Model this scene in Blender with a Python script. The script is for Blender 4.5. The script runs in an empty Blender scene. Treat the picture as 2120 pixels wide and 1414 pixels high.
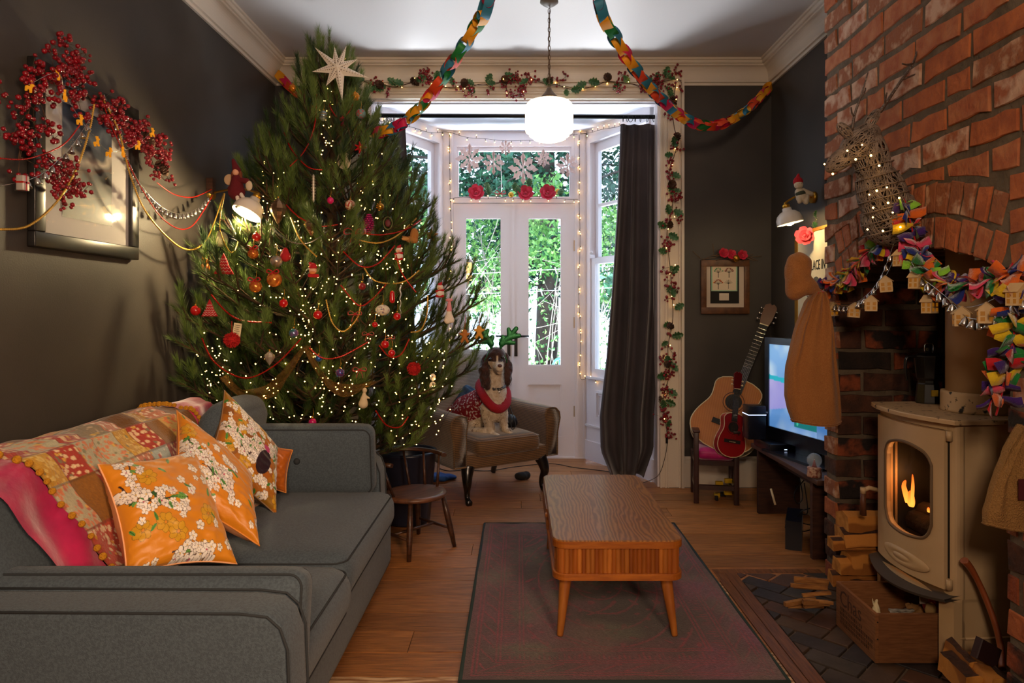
import bpy, bmesh, math, random
import numpy as np
from mathutils import Vector, Matrix, noise
random.seed(7); np.random.seed(7)
PI = math.pi
S = bpy.context.scene
# ---------------------------------------------------------------- camera, world, lights, exposure
F, CX, CY, H = 1413.0, 1073.0, 642.0, 1.25
cam = bpy.data.objects.new('camera', bpy.data.cameras.new('camera')); S.collection.objects.link(cam)
cam.location = (0, 0, H); cam.rotation_euler = (PI/2, 0, 0)
cam.data.sensor_width = 36; cam.data.lens = F/2120*36
cam.data.shift_x = -13/2120; cam.data.shift_y = -65/2120; cam.data.clip_start = .05
S.camera = cam
S.view_settings.view_transform = 'Standard'; S.view_settings.look = 'None'
S.view_settings.gamma = 1; S.view_settings.use_curve_mapping = False
S.view_settings.exposure = 0.35
try:
    S.cycles.use_denoising = True; S.cycles.sample_clamp_indirect = 4; S.cycles.max_bounces = 8
    S.cycles.transparent_max_bounces = 24; S.cycles.caustics_reflective = False; S.cycles.caustics_refractive = False
except Exception: pass
W = bpy.data.worlds.new('sky'); S.world = W; W.use_nodes = True
wn = W.node_tree; wn.nodes.clear()
_o = wn.nodes.new('ShaderNodeOutputWorld'); _b = wn.nodes.new('ShaderNodeBackground')
_tc = wn.nodes.new('ShaderNodeTexCoord'); _sp = wn.nodes.new('ShaderNodeSeparateXYZ'); _cr = wn.nodes.new('ShaderNodeValToRGB')
wn.links.new(_tc.outputs['Generated'], _sp.inputs[0]); wn.links.new(_sp.outputs['Z'], _cr.inputs[0])
_cr.color_ramp.elements[0].color = (.74, .85, 1, 1); _cr.color_ramp.elements[1].color = (.50, .66, 1, 1)
wn.links.new(_cr.outputs[0], _b.inputs[0]); _b.inputs[1].default_value = 3.4
wn.links.new(_b.outputs[0], _o.inputs[0])
def lamp(name, kind, loc, power, col, size=.1, aim=None, size_y=None, spot=None, blend=.5, spread=None):
    l = bpy.data.lights.new(name, kind); l.energy = power; l.color = col
    if kind == 'AREA':
        l.size = size
        if size_y: l.shape = 'RECTANGLE'; l.size_y = size_y
        if spread: l.spread = spread
    elif kind == 'SUN': l.angle = size
    else: l.shadow_soft_size = size
    if spot: l.spot_size = spot; l.spot_blend = blend
    o = bpy.data.objects.new(name, l); S.collection.objects.link(o); o.location = loc
    if aim is not None: o.rotation_euler = (Vector(aim)-Vector(loc)).to_track_quat('-Z', 'Y').to_euler()
    return o
WARM = (1, .60, .30)
# low overcast sun from the garden side
lamp('garden_sun', 'SUN', (1, 12, 8), 1.2, (.92, .95, 1), .5, (0, 0, 0))
# unseen warm fills added behind the camera, where the warm light comes from
lamp('rear_high_fill', 'AREA', (-.09, -.9, 2.2), 36, (1, .74, .52), .45, (.3, 3.5, 2.4))
lamp('rear_right_fill', 'AREA', (1.0, -.7, 1.55), 15, (1, .66, .42), .4, (-1.15, 2.6, 1.2), spread=1.5)
# low area light added outside the bay, standing in for daylight off the paving
lamp('paving_bounce_fill', 'AREA', (0, 6.9, .15), 600, (.92, .93, 1), 2.6, (.1, 3.4, 3.0), size_y=.5)
# ---------------------------------------------------------------- helpers
def at(px, py, d): return Vector(((px-CX)*d/F, d, H-(py-CY)*d/F))
def fd(py, z=0): return F*(H-z)/(py-CY)          # depth of a point at height z seen at row py
def lin(c):
    if isinstance(c, str):
        c = tuple(int(c[i:i+2], 16) for i in (0, 2, 4))
    return tuple((x/255/12.92 if x/255 <= .04045 else ((x/255+.055)/1.055)**2.4) for x in c[:3])
MATS = {}
def M(name, col='808080', rough=.6, metal=0, col2=None, ns=8, nd=3, bump=0, bs=60, emis=0, ecol=None, trans=0, sheen=0,
      wave=None, coat=0, alpha=1, stretch=None, spec=None, attr=None, vor=None, ior=1.45, contrast=(.35, .65)):
    if name in MATS: return MATS[name]
    m = bpy.data.materials.new(name); m.use_nodes = True; MATS[name] = m
    nt = m.node_tree; b = nt.nodes['Principled BSDF']
    N = nt.nodes.new; L = nt.links.new
    b.inputs['Base Color'].default_value = (*lin(col), 1); b.inputs['Roughness'].default_value = rough
    b.inputs['Metallic'].default_value = metal; b.inputs['IOR'].default_value = ior
    if sheen: b.inputs['Sheen Weight'].default_value = sheen; b.inputs['Sheen Roughness'].default_value = .4
    if coat: b.inputs['Coat Weight'].default_value = coat; b.inputs['Coat Roughness'].default_value = .15
    if trans: b.inputs['Transmission Weight'].default_value = trans
    if spec is not None: b.inputs['Specular IOR Level'].default_value = spec
    b.inputs['Alpha'].default_value = alpha
    tc = N('ShaderNodeTexCoord'); co = tc.outputs['Object']
    mp = N('ShaderNodeMapping'); L(co, mp.inputs[0]); mp.inputs['Scale'].default_value = stretch or (1, 1, 1)
    if stretch or wave:                      # each piece sees its own stretch of grain
        oi = N('ShaderNodeObjectInfo'); mu = N('ShaderNodeMath'); mu.operation = 'MULTIPLY'; mu.inputs[1].default_value = 37
        L(oi.outputs['Random'], mu.inputs[0]); cb = N('ShaderNodeCombineXYZ')
        for k in range(3): L(mu.outputs[0], cb.inputs[k])
        L(cb.outputs[0], mp.inputs['Location'])
    cout = None
    if attr:
        a = N('ShaderNodeAttribute'); a.attribute_name = attr; cout = a.outputs['Color']; L(cout, b.inputs['Base Color'])
        if emis:
            L(cout, b.inputs['Emission Color']); b.inputs['Emission Strength'].default_value = emis
    elif col2:
        cr = N('ShaderNodeValToRGB'); e = cr.color_ramp.elements
        e[0].color = (*lin(col), 1); e[1].color = (*lin(col2), 1); e[0].position, e[1].position = contrast
        if wave:
            w = N('ShaderNodeTexWave'); L(mp.outputs[0], w.inputs[0]); w.bands_direction = wave[1]
            w.inputs['Scale'].default_value = wave[0]; w.inputs['Distortion'].default_value = wave[2]
            w.inputs['Detail'].default_value = 3; w.inputs['Detail Scale'].default_value = wave[3] if len(wave) > 3 else 1.0
            fac = w.outputs['Fac']
        elif vor:
            w = N('ShaderNodeTexVoronoi'); w.inputs['Scale'].default_value = vor; L(mp.outputs[0], w.inputs['Vector']); fac = w.outputs['Distance']
        else:
            w = N('ShaderNodeTexNoise'); w.inputs['Scale'].default_value = ns; w.inputs['Detail'].default_value = nd
            L(mp.outputs[0], w.inputs['Vector']); fac = w.outputs['Fac']
        L(fac, cr.inputs[0]); cout = cr.outputs[0]
        if stretch:
            hv = N('ShaderNodeHueSaturation'); m2 = N('ShaderNodeMath'); m2.operation = 'MULTIPLY_ADD'; m2.inputs[1].default_value = .45; m2.inputs[2].default_value = .78
            L(oi.outputs['Random'], m2.inputs[0]); L(m2.outputs[0], hv.inputs['Value']); L(cout, hv.inputs['Color']); cout = hv.outputs[0]
        L(cout, b.inputs['Base Color'])
    if bump:
        n = N('ShaderNodeTexNoise'); n.inputs['Scale'].default_value = bs; n.inputs['Detail'].default_value = 4
        L(mp.outputs[0], n.inputs['Vector'])
        bp = N('ShaderNodeBump'); bp.inputs['Strength'].default_value = bump; bp.inputs['Distance'].default_value = .01
        L(n.outputs['Fac'], bp.inputs['Height']); L(bp.outputs[0], b.inputs['Normal'])
    if emis and not attr:
        b.inputs['Emission Color'].default_value = (*lin(ecol or col), 1); b.inputs['Emission Strength'].default_value = emis
    return m
def wm(o):
    b = Matrix.LocRotScale(o.location, o.rotation_euler, o.scale)
    return wm(o.parent) @ o.matrix_parent_inverse @ b if o.parent else b
def tag(o, label=None, cat=None, group=None, kind=None):
    if label: o['label'] = label
    if cat: o['category'] = cat
    if group: o['group'] = group
    if kind: o['kind'] = kind
    return o
def thing(name, label, cat, loc=(0, 0, 0), rz=0, group=None):
    o = bpy.data.objects.new(name, None); S.collection.objects.link(o)
    o.location = loc; o.rotation_euler = (0, 0, rz); o.empty_display_size = .05
    return tag(o, label, cat, group)
def link(name, me, parent=None, local=False):
    o = bpy.data.objects.new(name, me); S.collection.objects.link(o)
    if parent is not None:
        o.parent = parent
        if not local: o.matrix_parent_inverse = wm(parent).inverted()
    return o
def dup(o, parent=None):
    c = o.copy(); S.collection.objects.link(c); c.parent = parent
    for k in [x for x in S.collection.objects if x.parent == o]: dup(k, c)
    return c
class MB:
    def __init__(s): s.v = []; s.f = []; s.mi = []; s.sm = []
    def add(s, v, f, mi=0, smooth=False):
        n = len(s.v); s.v.extend([tuple(p) for p in v]); s.f.extend([tuple(i+n for i in q) for q in f])
        s.mi.extend([mi]*len(f)); s.sm.extend([smooth]*len(f)); return s
    def box(s, a, b, mi=0, mat=None, bev=0):
        x0, y0, z0 = [min(p, q) for p, q in zip(a, b)]; x1, y1, z1 = [max(p, q) for p, q in zip(a, b)]
        if bev:
            bm = bmesh.new(); bmesh.ops.create_cube(bm, size=1)
            for v in bm.verts: v.co = Vector(((x0+x1)/2+v.co.x*(x1-x0), (y0+y1)/2+v.co.y*(y1-y0), (z0+z1)/2+v.co.z*(z1-z0)))
            bmesh.ops.bevel(bm, geom=bm.edges[:], offset=bev, segments=2, affect='EDGES', profile=.6)
            return s.bm(bm, mi, mat, True)
        v = [Vector(p) for p in ((x0, y0, z0), (x1, y0, z0), (x1, y1, z0), (x0, y1, z0), (x0, y0, z1), (x1, y0, z1), (x1, y1, z1), (x0, y1, z1))]
        if mat is not None: v = [mat @ p for p in v]
        return s.add(v, [(0, 3, 2, 1), (4, 5, 6, 7), (0, 1, 5, 4), (1, 2, 6, 5), (2, 3, 7, 6), (3, 0, 4, 7)], mi)
    def bm(s, bm, mi=0, mat=None, smooth=False):
        bm.verts.ensure_lookup_table(); bm.verts.index_update()
        s.add([mat @ v.co if mat is not None else v.co for v in bm.verts], [[v.index for v in f.verts] for f in bm.faces], mi, smooth)
        bm.free(); return s
    def tube(s, path, r, n=8, mi=0, cap=True, smooth=True, closed=False, flat=1.0, up=None):
        P = [Vector(p) for p in path]; m = len(P); R = r if hasattr(r, '__len__') else [r]*m
        vs = []; prev = None
        for i, p in enumerate(P):
            if closed: t = P[(i+1) % m]-P[i-1]
            else: t = P[min(i+1, m-1)]-P[max(i-1, 0)]
            if t.length < 1e-9: t = Vector((0, 0, 1))
            t.normalize()
            if prev is None:
                u = Vector(up) if up else (Vector((0, 0, 1)) if abs(t.z) < .9 else Vector((1, 0, 0)))
            else: u = prev
            u = (u-t*u.dot(t))
            if u.length < 1e-6: u = t.orthogonal()
            u.normalize(); w = t.cross(u); prev = u
            for k in range(n):
                a = 2*PI*k/n; vs.append(p+(u*math.cos(a)*flat+w*math.sin(a))*R[i])
        fs = []
        for i in range(m if closed else m-1):
            j = (i+1) % m
            for k in range(n): fs.append((i*n+k, i*n+(k+1) % n, j*n+(k+1) % n, j*n+k))
        s.add(vs, fs, mi, smooth)
        if cap and not closed:
            b = len(s.v)-len(vs); s.f += [tuple(b+k for k in range(n))[::-1], tuple(b+(m-1)*n+k for k in range(n))]; s.mi += [mi]*2; s.sm += [False]*2
        return s
    def lathe(s, prof, c=(0, 0, 0), n=24, mi=0, mat=None, smooth=True, squash=None, wob=None, cap=True):
        vs = []; c = Vector(c)
        for r, z in prof:
            for k in range(n):
                a = 2*PI*k/n; rr = max(r, 1e-5)*(wob(a, z) if wob else 1)
                p = Vector((rr*math.cos(a)*(squash[0] if squash else 1), rr*math.sin(a)*(squash[1] if squash else 1), z))
                vs.append(c+(mat @ p if mat is not None else p))
        fs = []
        for i in range(len(prof)-1):
            for k in range(n): fs.append((i*n+k, i*n+(k+1) % n, (i+1)*n+(k+1) % n, (i+1)*n+k))
        if cap: fs.append(tuple(range(n))[::-1]); fs.append(tuple((len(prof)-1)*n+k for k in range(n)))
        return s.add(vs, fs, mi, smooth)
    def ball(s, c, r, n=12, mi=0, mat=None, sc=(1, 1, 1)):
        m = max(4, n*2//3); prof = [(math.sin(PI*i/m), -math.cos(PI*i/m)) for i in range(m+1)]
        mm = (mat if mat is not None else Matrix.Identity(3)) @ Matrix.Diagonal((r*sc[0], r*sc[1], r*sc[2]))
        return s.lathe(prof, c, n, mi, mm)
    def prism(s, poly, z0, z1, mat=None, mi=0, inset=0, smooth=False):
        n = len(poly); cx = sum(p[0] for p in poly)/n; cy = sum(p[1] for p in poly)/n
        T = (lambda p: mat @ Vector(p)) if mat is not None else (lambda p: Vector(p))
        vs = [T((x, y, z0)) for x, y in poly]
        if inset:
            vs += [T((x, y, z1-inset)) for x, y in poly]; vs2 = []
            for x, y in poly:
                d = Vector((cx-x, cy-y)); d = d.normalized()*min(inset, d.length*.5); vs2.append(T((x+d.x, y+d.y, z1)))
            vs += vs2; L = 3
        else: vs += [T((x, y, z1)) for x, y in poly]; L = 2
        fs = [tuple(range(n))[::-1], tuple((L-1)*n+k for k in range(n))]
        for l in range(L-1): fs += [(l*n+k, l*n+(k+1) % n, (l+1)*n+(k+1) % n, (l+1)*n+k) for k in range(n)]
        return s.add(vs, fs, mi, smooth)
    def grid(s, fn, nu, nv, mi=0, smooth=True, closed_u=False):
        vs = [fn(i/(nu if closed_u else nu-1), j/(nv-1)) for i in range(nu) for j in range(nv)]
        fs = []
        for i in range(nu if closed_u else nu-1):
            i2 = (i+1) % nu
            for j in range(nv-1): fs.append((i*nv+j, i2*nv+j, i2*nv+j+1, i*nv+j+1))
        return s.add(vs, fs, mi, smooth)
    def mesh(s, mats, name='mesh'):
        me = bpy.data.meshes.new(name); me.from_pydata([tuple(v) for v in s.v], [], s.f); me.update()
        for m in (mats if isinstance(mats, (list, tuple)) else [mats]): me.materials.append(m)
        me.polygons.foreach_set('material_index', s.mi); me.polygons.foreach_set('use_smooth', s.sm)
        return me
    def build(s, name, mats, parent=None, label=None, cat=None, group=None, kind=None, local=False, loc=None):
        if parent is None and loc is None:
            xs = [v[0] for v in s.v]; ys = [v[1] for v in s.v]; zs = [v[2] for v in s.v]
            loc = ((min(xs)+max(xs))/2, (min(ys)+max(ys))/2, min(zs))
        if parent is None: s.v = [(v[0]-loc[0], v[1]-loc[1], v[2]-loc[2]) for v in s.v]
        o = link(name, s.mesh(mats, name), parent, local)
        if parent is None: o.location = loc
        return tag(o, label, cat, group, kind)
def np_obj(name, V, Fc, mats, parent=None, label=None, cat=None, kind=None, mi=None, smooth=False, col=None, local=False, group=None):
    """one mesh from numpy: V (n,3), Fc (m,k) k=3 or 4"""
    me = bpy.data.meshes.new(name); V = np.asarray(V, dtype=np.float32); Fc = np.asarray(Fc, dtype=np.int32)
    m, k = Fc.shape
    me.vertices.add(len(V)); me.vertices.foreach_set('co', V.ravel())
    me.loops.add(m*k); me.loops.foreach_set('vertex_index', Fc.ravel())
    me.polygons.add(m); me.polygons.foreach_set('loop_start', np.arange(0, m*k, k, dtype=np.int32))
    if mi is not None: me.polygons.foreach_set('material_index', np.asarray(mi, dtype=np.int32))
    me.polygons.foreach_set('use_smooth', np.full(m, smooth, dtype=bool))
    me.update(); me.validate()
    for q in (mats if isinstance(mats, (list, tuple)) else [mats]): me.materials.append(q)
    if col is not None:
        ca = me.color_attributes.new('paint', 'FLOAT_COLOR', 'POINT')
        c4 = np.ones((len(V), 4), dtype=np.float32); c4[:, :3] = col; ca.data.foreach_set('color', c4.ravel())
    o = link(name, me, parent, local); return tag(o, label, cat, group, kind)
def ico(sub=1):
    bm = bmesh.new(); bmesh.ops.create_icosphere(bm, subdivisions=sub, radius=1)
    v = np.array([tuple(x.co) for x in bm.verts]); f = np.array([[q.index for q in x.verts] for x in bm.faces]); bm.free(); return v, f
def scatter(tv, tf, P, Sc, R=None):
    """copies of template at P (n,3), scale Sc (n,) or (n,3), rotation R (n,3,3) -> V,F"""
    P = np.asarray(P, float); n = len(P); Sc = np.asarray(Sc, float); Sc = Sc.reshape(n, -1)
    V = tv[None]*Sc[:, None, :]
    if R is not None: V = np.einsum('nij,nkj->nki', R, V)
    V = V+P[:, None]; Fx = tf[None]+(np.arange(n)*len(tv))[:, None, None]
    return V.reshape(-1, 3), Fx.reshape(-1, tf.shape[1])
def rand_rot(n):
    q = np.random.normal(size=(n, 4)); q /= np.linalg.norm(q, axis=1)[:, None]; w, x, y, z = q.T
    return np.stack([1-2*(y*y+z*z), 2*(x*y-z*w), 2*(x*z+y*w), 2*(x*y+z*w), 1-2*(x*x+z*z), 2*(y*z-x*w), 2*(x*z-y*w), 2*(y*z+x*w), 1-2*(x*x+y*y)], 1).reshape(n, 3, 3)
def spline(pts, n=10):
    P = [Vector(p) for p in pts]; out = []
    for i in range(len(P)-1):
        a = P[max(i-1, 0)]; b = P[i]; c = P[i+1]; d = P[min(i+2, len(P)-1)]
        for k in range(n):
            t = k/n; out.append(.5*((2*b)+(c-a)*t+(2*a-5*b+4*c-d)*t*t+(3*b-a-3*c+d)*t**3))
    return out+[P[-1]]
def even(path, step):
    P = [Vector(p) for p in path]; out = [P[0]]; acc = 0
    for a, b in zip(P, P[1:]):
        L = (b-a).length
        if L == 0: continue
        while acc+L >= step:
            t = (step-acc)/L; a = a+(b-a)*t; out.append(a); L = (b-a).length; acc = 0
        acc += L
    return out
def frame(o, x, z=None, y=None):
    """matrix with origin o, x axis x and z (or y) hints"""
    x = Vector(x).normalized()
    if y is not None:
        y = Vector(y); y = (y-x*y.dot(x)).normalized(); z = x.cross(y)
    else:
        z = Vector(z); z = (z-x*z.dot(x)).normalized(); y = z.cross(x)
    m = Matrix((x, y, z)).transposed().to_4x4(); m.translation = Vector(o); return m
def place(o, m): o.location, q, o.scale = m.decompose(); o.rotation_euler = q.to_euler(); return o
def clip_poly(poly, a, b, c):
    """keep ax+by<=c"""
    out = []
    for i in range(len(poly)):
        p, q = poly[i-1], poly[i]; dp = a*p[0]+b*p[1]-c; dq = a*q[0]+b*q[1]-c
        if (dp < 0) != (dq < 0):
            t = dp/(dp-dq); out.append((p[0]+(q[0]-p[0])*t, p[1]+(q[1]-p[1])*t))
        if dq < 0: out.append(q)
    return out
def clip_rect(poly, x0, x1, y0, y1):
    for a, b, c in ((-1, 0, -x0), (1, 0, x1), (0, -1, -y0), (0, 1, y1)):
        if len(poly) < 3: return []
        poly = clip_poly(poly, a, b, c)
    return poly if len(poly) > 2 else []
def area(poly): return abs(sum(poly[i-1][0]*poly[i][1]-poly[i][0]*poly[i-1][1] for i in range(len(poly))))/2
def blob(parts, vox=.008, name='blob', smooth=6, disp=0, dscale=20):
    """one continuous surface from tapered capsules (p0, p1, r0, r1) or ellipsoids (c, (rx,ry,rz), rot)"""
    mb = MB()
    for q in parts:
        if len(q) == 4:
            p0, p1, r0, r1 = Vector(q[0]), Vector(q[1]), q[2], q[3]
            mb.ball(p0, r0, 16); mb.ball(p1, r1, 16)
            if (p1-p0).length > 1e-5: mb.tube([p0, p1], [r0, r1], 16)
        else: mb.ball(q[0], 1, 18, mat=q[2] if len(q) > 2 else None, sc=q[1])
    me = mb.mesh([], 'tmp'); o = bpy.data.objects.new('tmp', me); S.collection.objects.link(o)
    r = o.modifiers.new('r', 'REMESH'); r.mode = 'VOXEL'; r.voxel_size = vox
    c = o.modifiers.new('s', 'SMOOTH'); c.factor = .5; c.iterations = smooth
    dg = bpy.context.evaluated_depsgraph_get(); dg.update()
    out = bpy.data.meshes.new_from_object(o.evaluated_get(dg)); out.name = name
    bpy.data.objects.remove(o); bpy.data.meshes.remove(me)
    if disp:
        for v in out.vertices:
            n = noise.noise(v.co*dscale); v.co = v.co+v.normal*n*disp
    out.polygons.foreach_set('use_smooth', [True]*len(out.polygons))
    return out
def paint_mats(me, mats, fn):
    for m in mats: me.materials.append(m)
    for p in me.polygons: p.material_index = fn(p.center, p.normal)
# raster canvas whose cells become the corner colours of a fine mesh (flat print only)
class Canvas:
    def __init__(s, w, h, bg):
        s.w, s.h = w, h; s.a = np.zeros((h, w, 3)); s.a[:] = lin(bg)
        s.y, s.x = np.mgrid[0:h, 0:w]; s.y = s.y/(h-1); s.x = s.x/(w-1); s.ar = w/h
    def put(s, m, c, o=1):
        s.a[m] = s.a[m]*(1-o)+np.array(lin(c))*o
    def disc(s, x, y, r, c, sy=1, rot=0, o=1):
        dx = (s.x-x)*s.ar; dy = s.y-y; ca, sa = math.cos(rot), math.sin(rot)
        u = dx*ca+dy*sa; v = -dx*sa+dy*ca; s.put((u/r)**2+(v/(r*sy))**2 < 1, c, o)
    def line(s, pts, wd, c, o=1):
        for (x0, y0), (x1, y1) in zip(pts, pts[1:]):
            x0_, x1_ = x0*s.ar, x1*s.ar; dx, dy = x1_-x0_, y1-y0; L = dx*dx+dy*dy+1e-12
            t = np.clip(((s.x*s.ar-x0_)*dx+(s.y-y0)*dy)/L, 0, 1)
            s.put((s.x*s.ar-x0_-t*dx)**2+(s.y-y0-t*dy)**2 < wd*wd, c, o)
    def rect(s, x0, y0, x1, y1, c, o=1): s.put((s.x >= x0) & (s.x <= x1) & (s.y >= y0) & (s.y <= y1), c, o)
    def noise(s, amt, cell=1):
        n = np.random.rand(s.h//cell+1, s.w//cell+1); n = np.repeat(np.repeat(n, cell, 0), cell, 1)[:s.h, :s.w]
        s.a *= (1+amt*(n-.5))[..., None]; s.a = np.clip(s.a, 0, 1)
    def leaf(s, x, y, L, rot, c, wd=.35, dark=None):
        s.disc(x+math.cos(rot)*L/2/s.ar, y+math.sin(rot)*L/2, L/2, c, wd, rot)
        if dark: s.line([(x, y), (x+math.cos(rot)*L/s.ar, y+math.sin(rot)*L)], .0016, dark)
    def flower(s, x, y, r, c='efe6dc', line_='6a5348', mid='d9b45e', n=5):
        a0 = random.random()*6
        for k in range(n):
            a = a0+2*PI*k/n; s.disc(x+math.cos(a)*r*.55/s.ar, y+math.sin(a)*r*.55, r*.52, line_, .82, a)
            s.disc(x+math.cos(a)*r*.55/s.ar, y+math.sin(a)*r*.55, r*.46, c, .8, a)
        s.disc(x, y, r*.16, mid)
    def sheet(s, name, fn, mats, parent=None, smooth=True, **k):
        """fn(u,v)->point for the whole canvas; u right, v down"""
        V = np.array([fn(i/(s.w-1), j/(s.h-1)) for j in range(s.h) for i in range(s.w)])
        J, I = np.mgrid[0:s.h-1, 0:s.w-1]; b = (J*s.w+I).ravel()
        return np_obj(name, V, np.stack([b, b+s.w, b+s.w+1, b+1], 1), mats, parent, smooth=smooth, col=s.a.reshape(-1, 3), **k)
def sgn(v, e): return math.copysign(abs(v)**e, v)
def cushion(mb, c, size, puff=.03, ex=.35, n=14, mat=None, mi=0):
    """soft box: centre, full size; superquadric edges and domed faces"""
    bm = bmesh.new(); bmesh.ops.create_cube(bm, size=2); bmesh.ops.subdivide_edges(bm, edges=bm.edges[:], cuts=n, use_grid_fill=True)
    for v in bm.verts:
        x, y, z = v.co; r = min(size)*.42; hf = Vector(size)/2
        g = lambda t: math.copysign(1-(1-abs(t))**1.35, t)
        u = Vector((g(x)*hf.x, g(y)*hf.y, g(z)*hf.z)); i = Vector([max(-(h-r), min(h-r, c)) for h, c in zip(hf, u)])
        if (u-i).length > 1e-6: u = i+(u-i).normalized()*r
        w = max(0, (1-x*x))*max(0, (1-y*y)); u.z += puff*w*(1 if z > 0 else -1)*abs(z)
        v.co = u
    mm = Matrix.Translation(Vector(c))
    if mat is not None: mm = mm @ mat.to_4x4()
    return mb.bm(bm, mi, mm, True)
def rounded(w, d, r, n=5):
    out = []
    for cx, cy, a0 in ((w/2-r, d/2-r, 0), (-w/2+r, d/2-r, PI/2), (-w/2+r, -d/2+r, PI), (w/2-r, -d/2+r, 1.5*PI)):
        for k in range(n+1): a = a0+PI/2*k/n; out.append((cx+r*math.cos(a), cy+r*math.sin(a)))
    return out
# ---------------------------------------------------------------- materials of the setting
wallm = M('wall_paint', '3c3733', .55, col2='433d38', ns=3, bump=.08, bs=180)
ceilm = M('ceiling_paint', 'c9c2be', .7, bump=.05, bs=90)
trimm = M('trim_paint', 'd9cdbd', .35, bump=.04, bs=60)
baym = M('bay_paint', 'dcd6da', .35, bump=.04, bs=60)
board = M('floor_board', 'b87840', .42, col2='744622', ns=7, nd=8, stretch=(1.2, 14, 1), bump=.25, bs=16, contrast=(.3, .75), spec=.6)
board2 = M('floor_board_worn', 'd0ab82', .45, col2='8a5a30', ns=6, nd=10, stretch=(1.4, 11, 1), bump=.25, bs=16, contrast=(.42, .58))
boardb = M('floor_board_border', '8a5630', .4, col2='4c2c18', ns=7, nd=8, stretch=(14, 1.2, 1), bump=.2, bs=16, contrast=(.3, .75))
darkm = M('under_floor', '20160f', .9)
mortar = M('mortar', '6a5b4a', .95, col2='554838', ns=14, bump=.6, bs=70)
soot = M('soot_masonry', '1d1815', .95, col2='2a211c', ns=9, bump=.5, bs=40)
BR = [M('brick_orange', 'b4663a', .9, col2='96502e', ns=14, nd=8, bump=.7, bs=55),
      M('brick_red', '9c5434', .9, col2='b0704a', ns=20, nd=8, bump=.7, bs=55),
      M('brick_pale', 'c4a088', .92, col2='9a5a3c', ns=16, nd=9, bump=.8, bs=50, contrast=(.42, .6)),
      M('brick_brown', '8e5638', .92, col2='bc9478', ns=22, nd=9, bump=.8, bs=50, contrast=(.5, .68))]
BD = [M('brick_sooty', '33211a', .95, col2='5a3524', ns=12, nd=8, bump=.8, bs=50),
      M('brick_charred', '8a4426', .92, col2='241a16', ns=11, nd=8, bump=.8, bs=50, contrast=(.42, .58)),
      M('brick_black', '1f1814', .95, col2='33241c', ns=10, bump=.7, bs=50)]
XL, XR, X0, YB, ZC = -1.72, 1.79, 1.431, 4.83, 3.0
YN = -1.3      # wall behind the camera
def struct(name, mb, mats, parent=None, label=None):
    o = mb.build(name, mats, parent, label); o['kind'] = 'structure' if parent is None else o.get('kind', '')
    if parent is not None: del o['kind']
    return o
# floor
mb = MB().box((XL-.1, YN-.1, -.06), (2.05, 4.97, -.021)).box((-1.1, 4.83, -.06), (1.05, 5.9, -.021)); floor = struct('floor', mb, darkm)
rows = []; y = YN
while y < 5.88: rows.append((y, y+.165)); y += .165
for k, (y0, y1) in enumerate(rows):
    if y1 <= 4.85: x0, x1 = XL, (.93 if y1 < 3.2 else XR)
    else:
        t = min(1, max(0, (y0-4.83)/.94)); x0, x1 = -1.08+.45*t, 1.03-.45*t
    if y0 > 5.75: continue
    cuts = [x0]; x = x0+random.uniform(.5, 2.0)
    while x < x1-.3: cuts.append(x); x += random.uniform(1.2, 2.2)
    cuts.append(x1)
    for a, b in zip(cuts, cuts[1:]):
        z = random.uniform(-.0015, .0)
        MB().box((a+.0015, y0+.0022, -.02), (b-.0015, y1-.0022, z)).build('floorboard', board2 if random.random() < .42 and 1.6 < y0 < 3.6 else board, floor)
MB().box((.932, YN, -.02), (.975, 3.24, .001)).build('floorboard', boardb, floor)
MB().box((.977, YN, -.02), (1.03, 3.24, .003)).build('floorboard', boardb, floor)
MB().box((.932, 3.243, -.02), (1.45, 3.29, .002)).build('floorboard', boardb, floor)
# hearth of herringbone tiles
hearth = struct('hearth', MB().box((1.03, 1.0, -.05), (2.02, 3.24, -.008)), M('grout', '6e5f50', .95, col2='5a4c3e', ns=20, bump=.3))
TL = [M('tile_slate', '3a302e', .6, col2='2a2424', ns=9, bump=.25, bs=40), M('tile_brown', '56402f', .65, col2='403026', ns=9, bump=.25, bs=40),
      M('tile_rust', '5c3c2c', .65, col2='4a3226', ns=9, bump=.25, bs=40), M('tile_grey', '4a4038', .6, col2='38302a', ns=9, bump=.25, bs=40)]
w_ = .098; ca = math.sqrt(.5)
for r in range(-30, 40):
    for k in range(-14, 16):
        for (cx, cy, wx, wy) in ((r+4*k, r, 2, 1), (r+3+4*k, r, 1, 2)):
            g = .05; poly = [(cx+g, cy+g), (cx+wx-g, cy+g), (cx+wx-g, cy+wy-g), (cx+g, cy+wy-g)]
            poly = [((x-y)*ca*w_+1.5, (x+y)*ca*w_+1.0) for x, y in poly]
            if min(p[0] for p in poly) > 1.98 or max(p[0] for p in poly) < 1.03 or min(p[1] for p in poly) > 3.24 or max(p[1] for p in poly) < 1.2: continue
            poly = clip_rect(poly, 1.035, 1.98, 1.2, 3.235)
            if poly and area(poly) > .0012:
                MB().prism(poly, -.008, random.uniform(0, .004), inset=.0025).build('tile', random.choice(TL), hearth)
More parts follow.
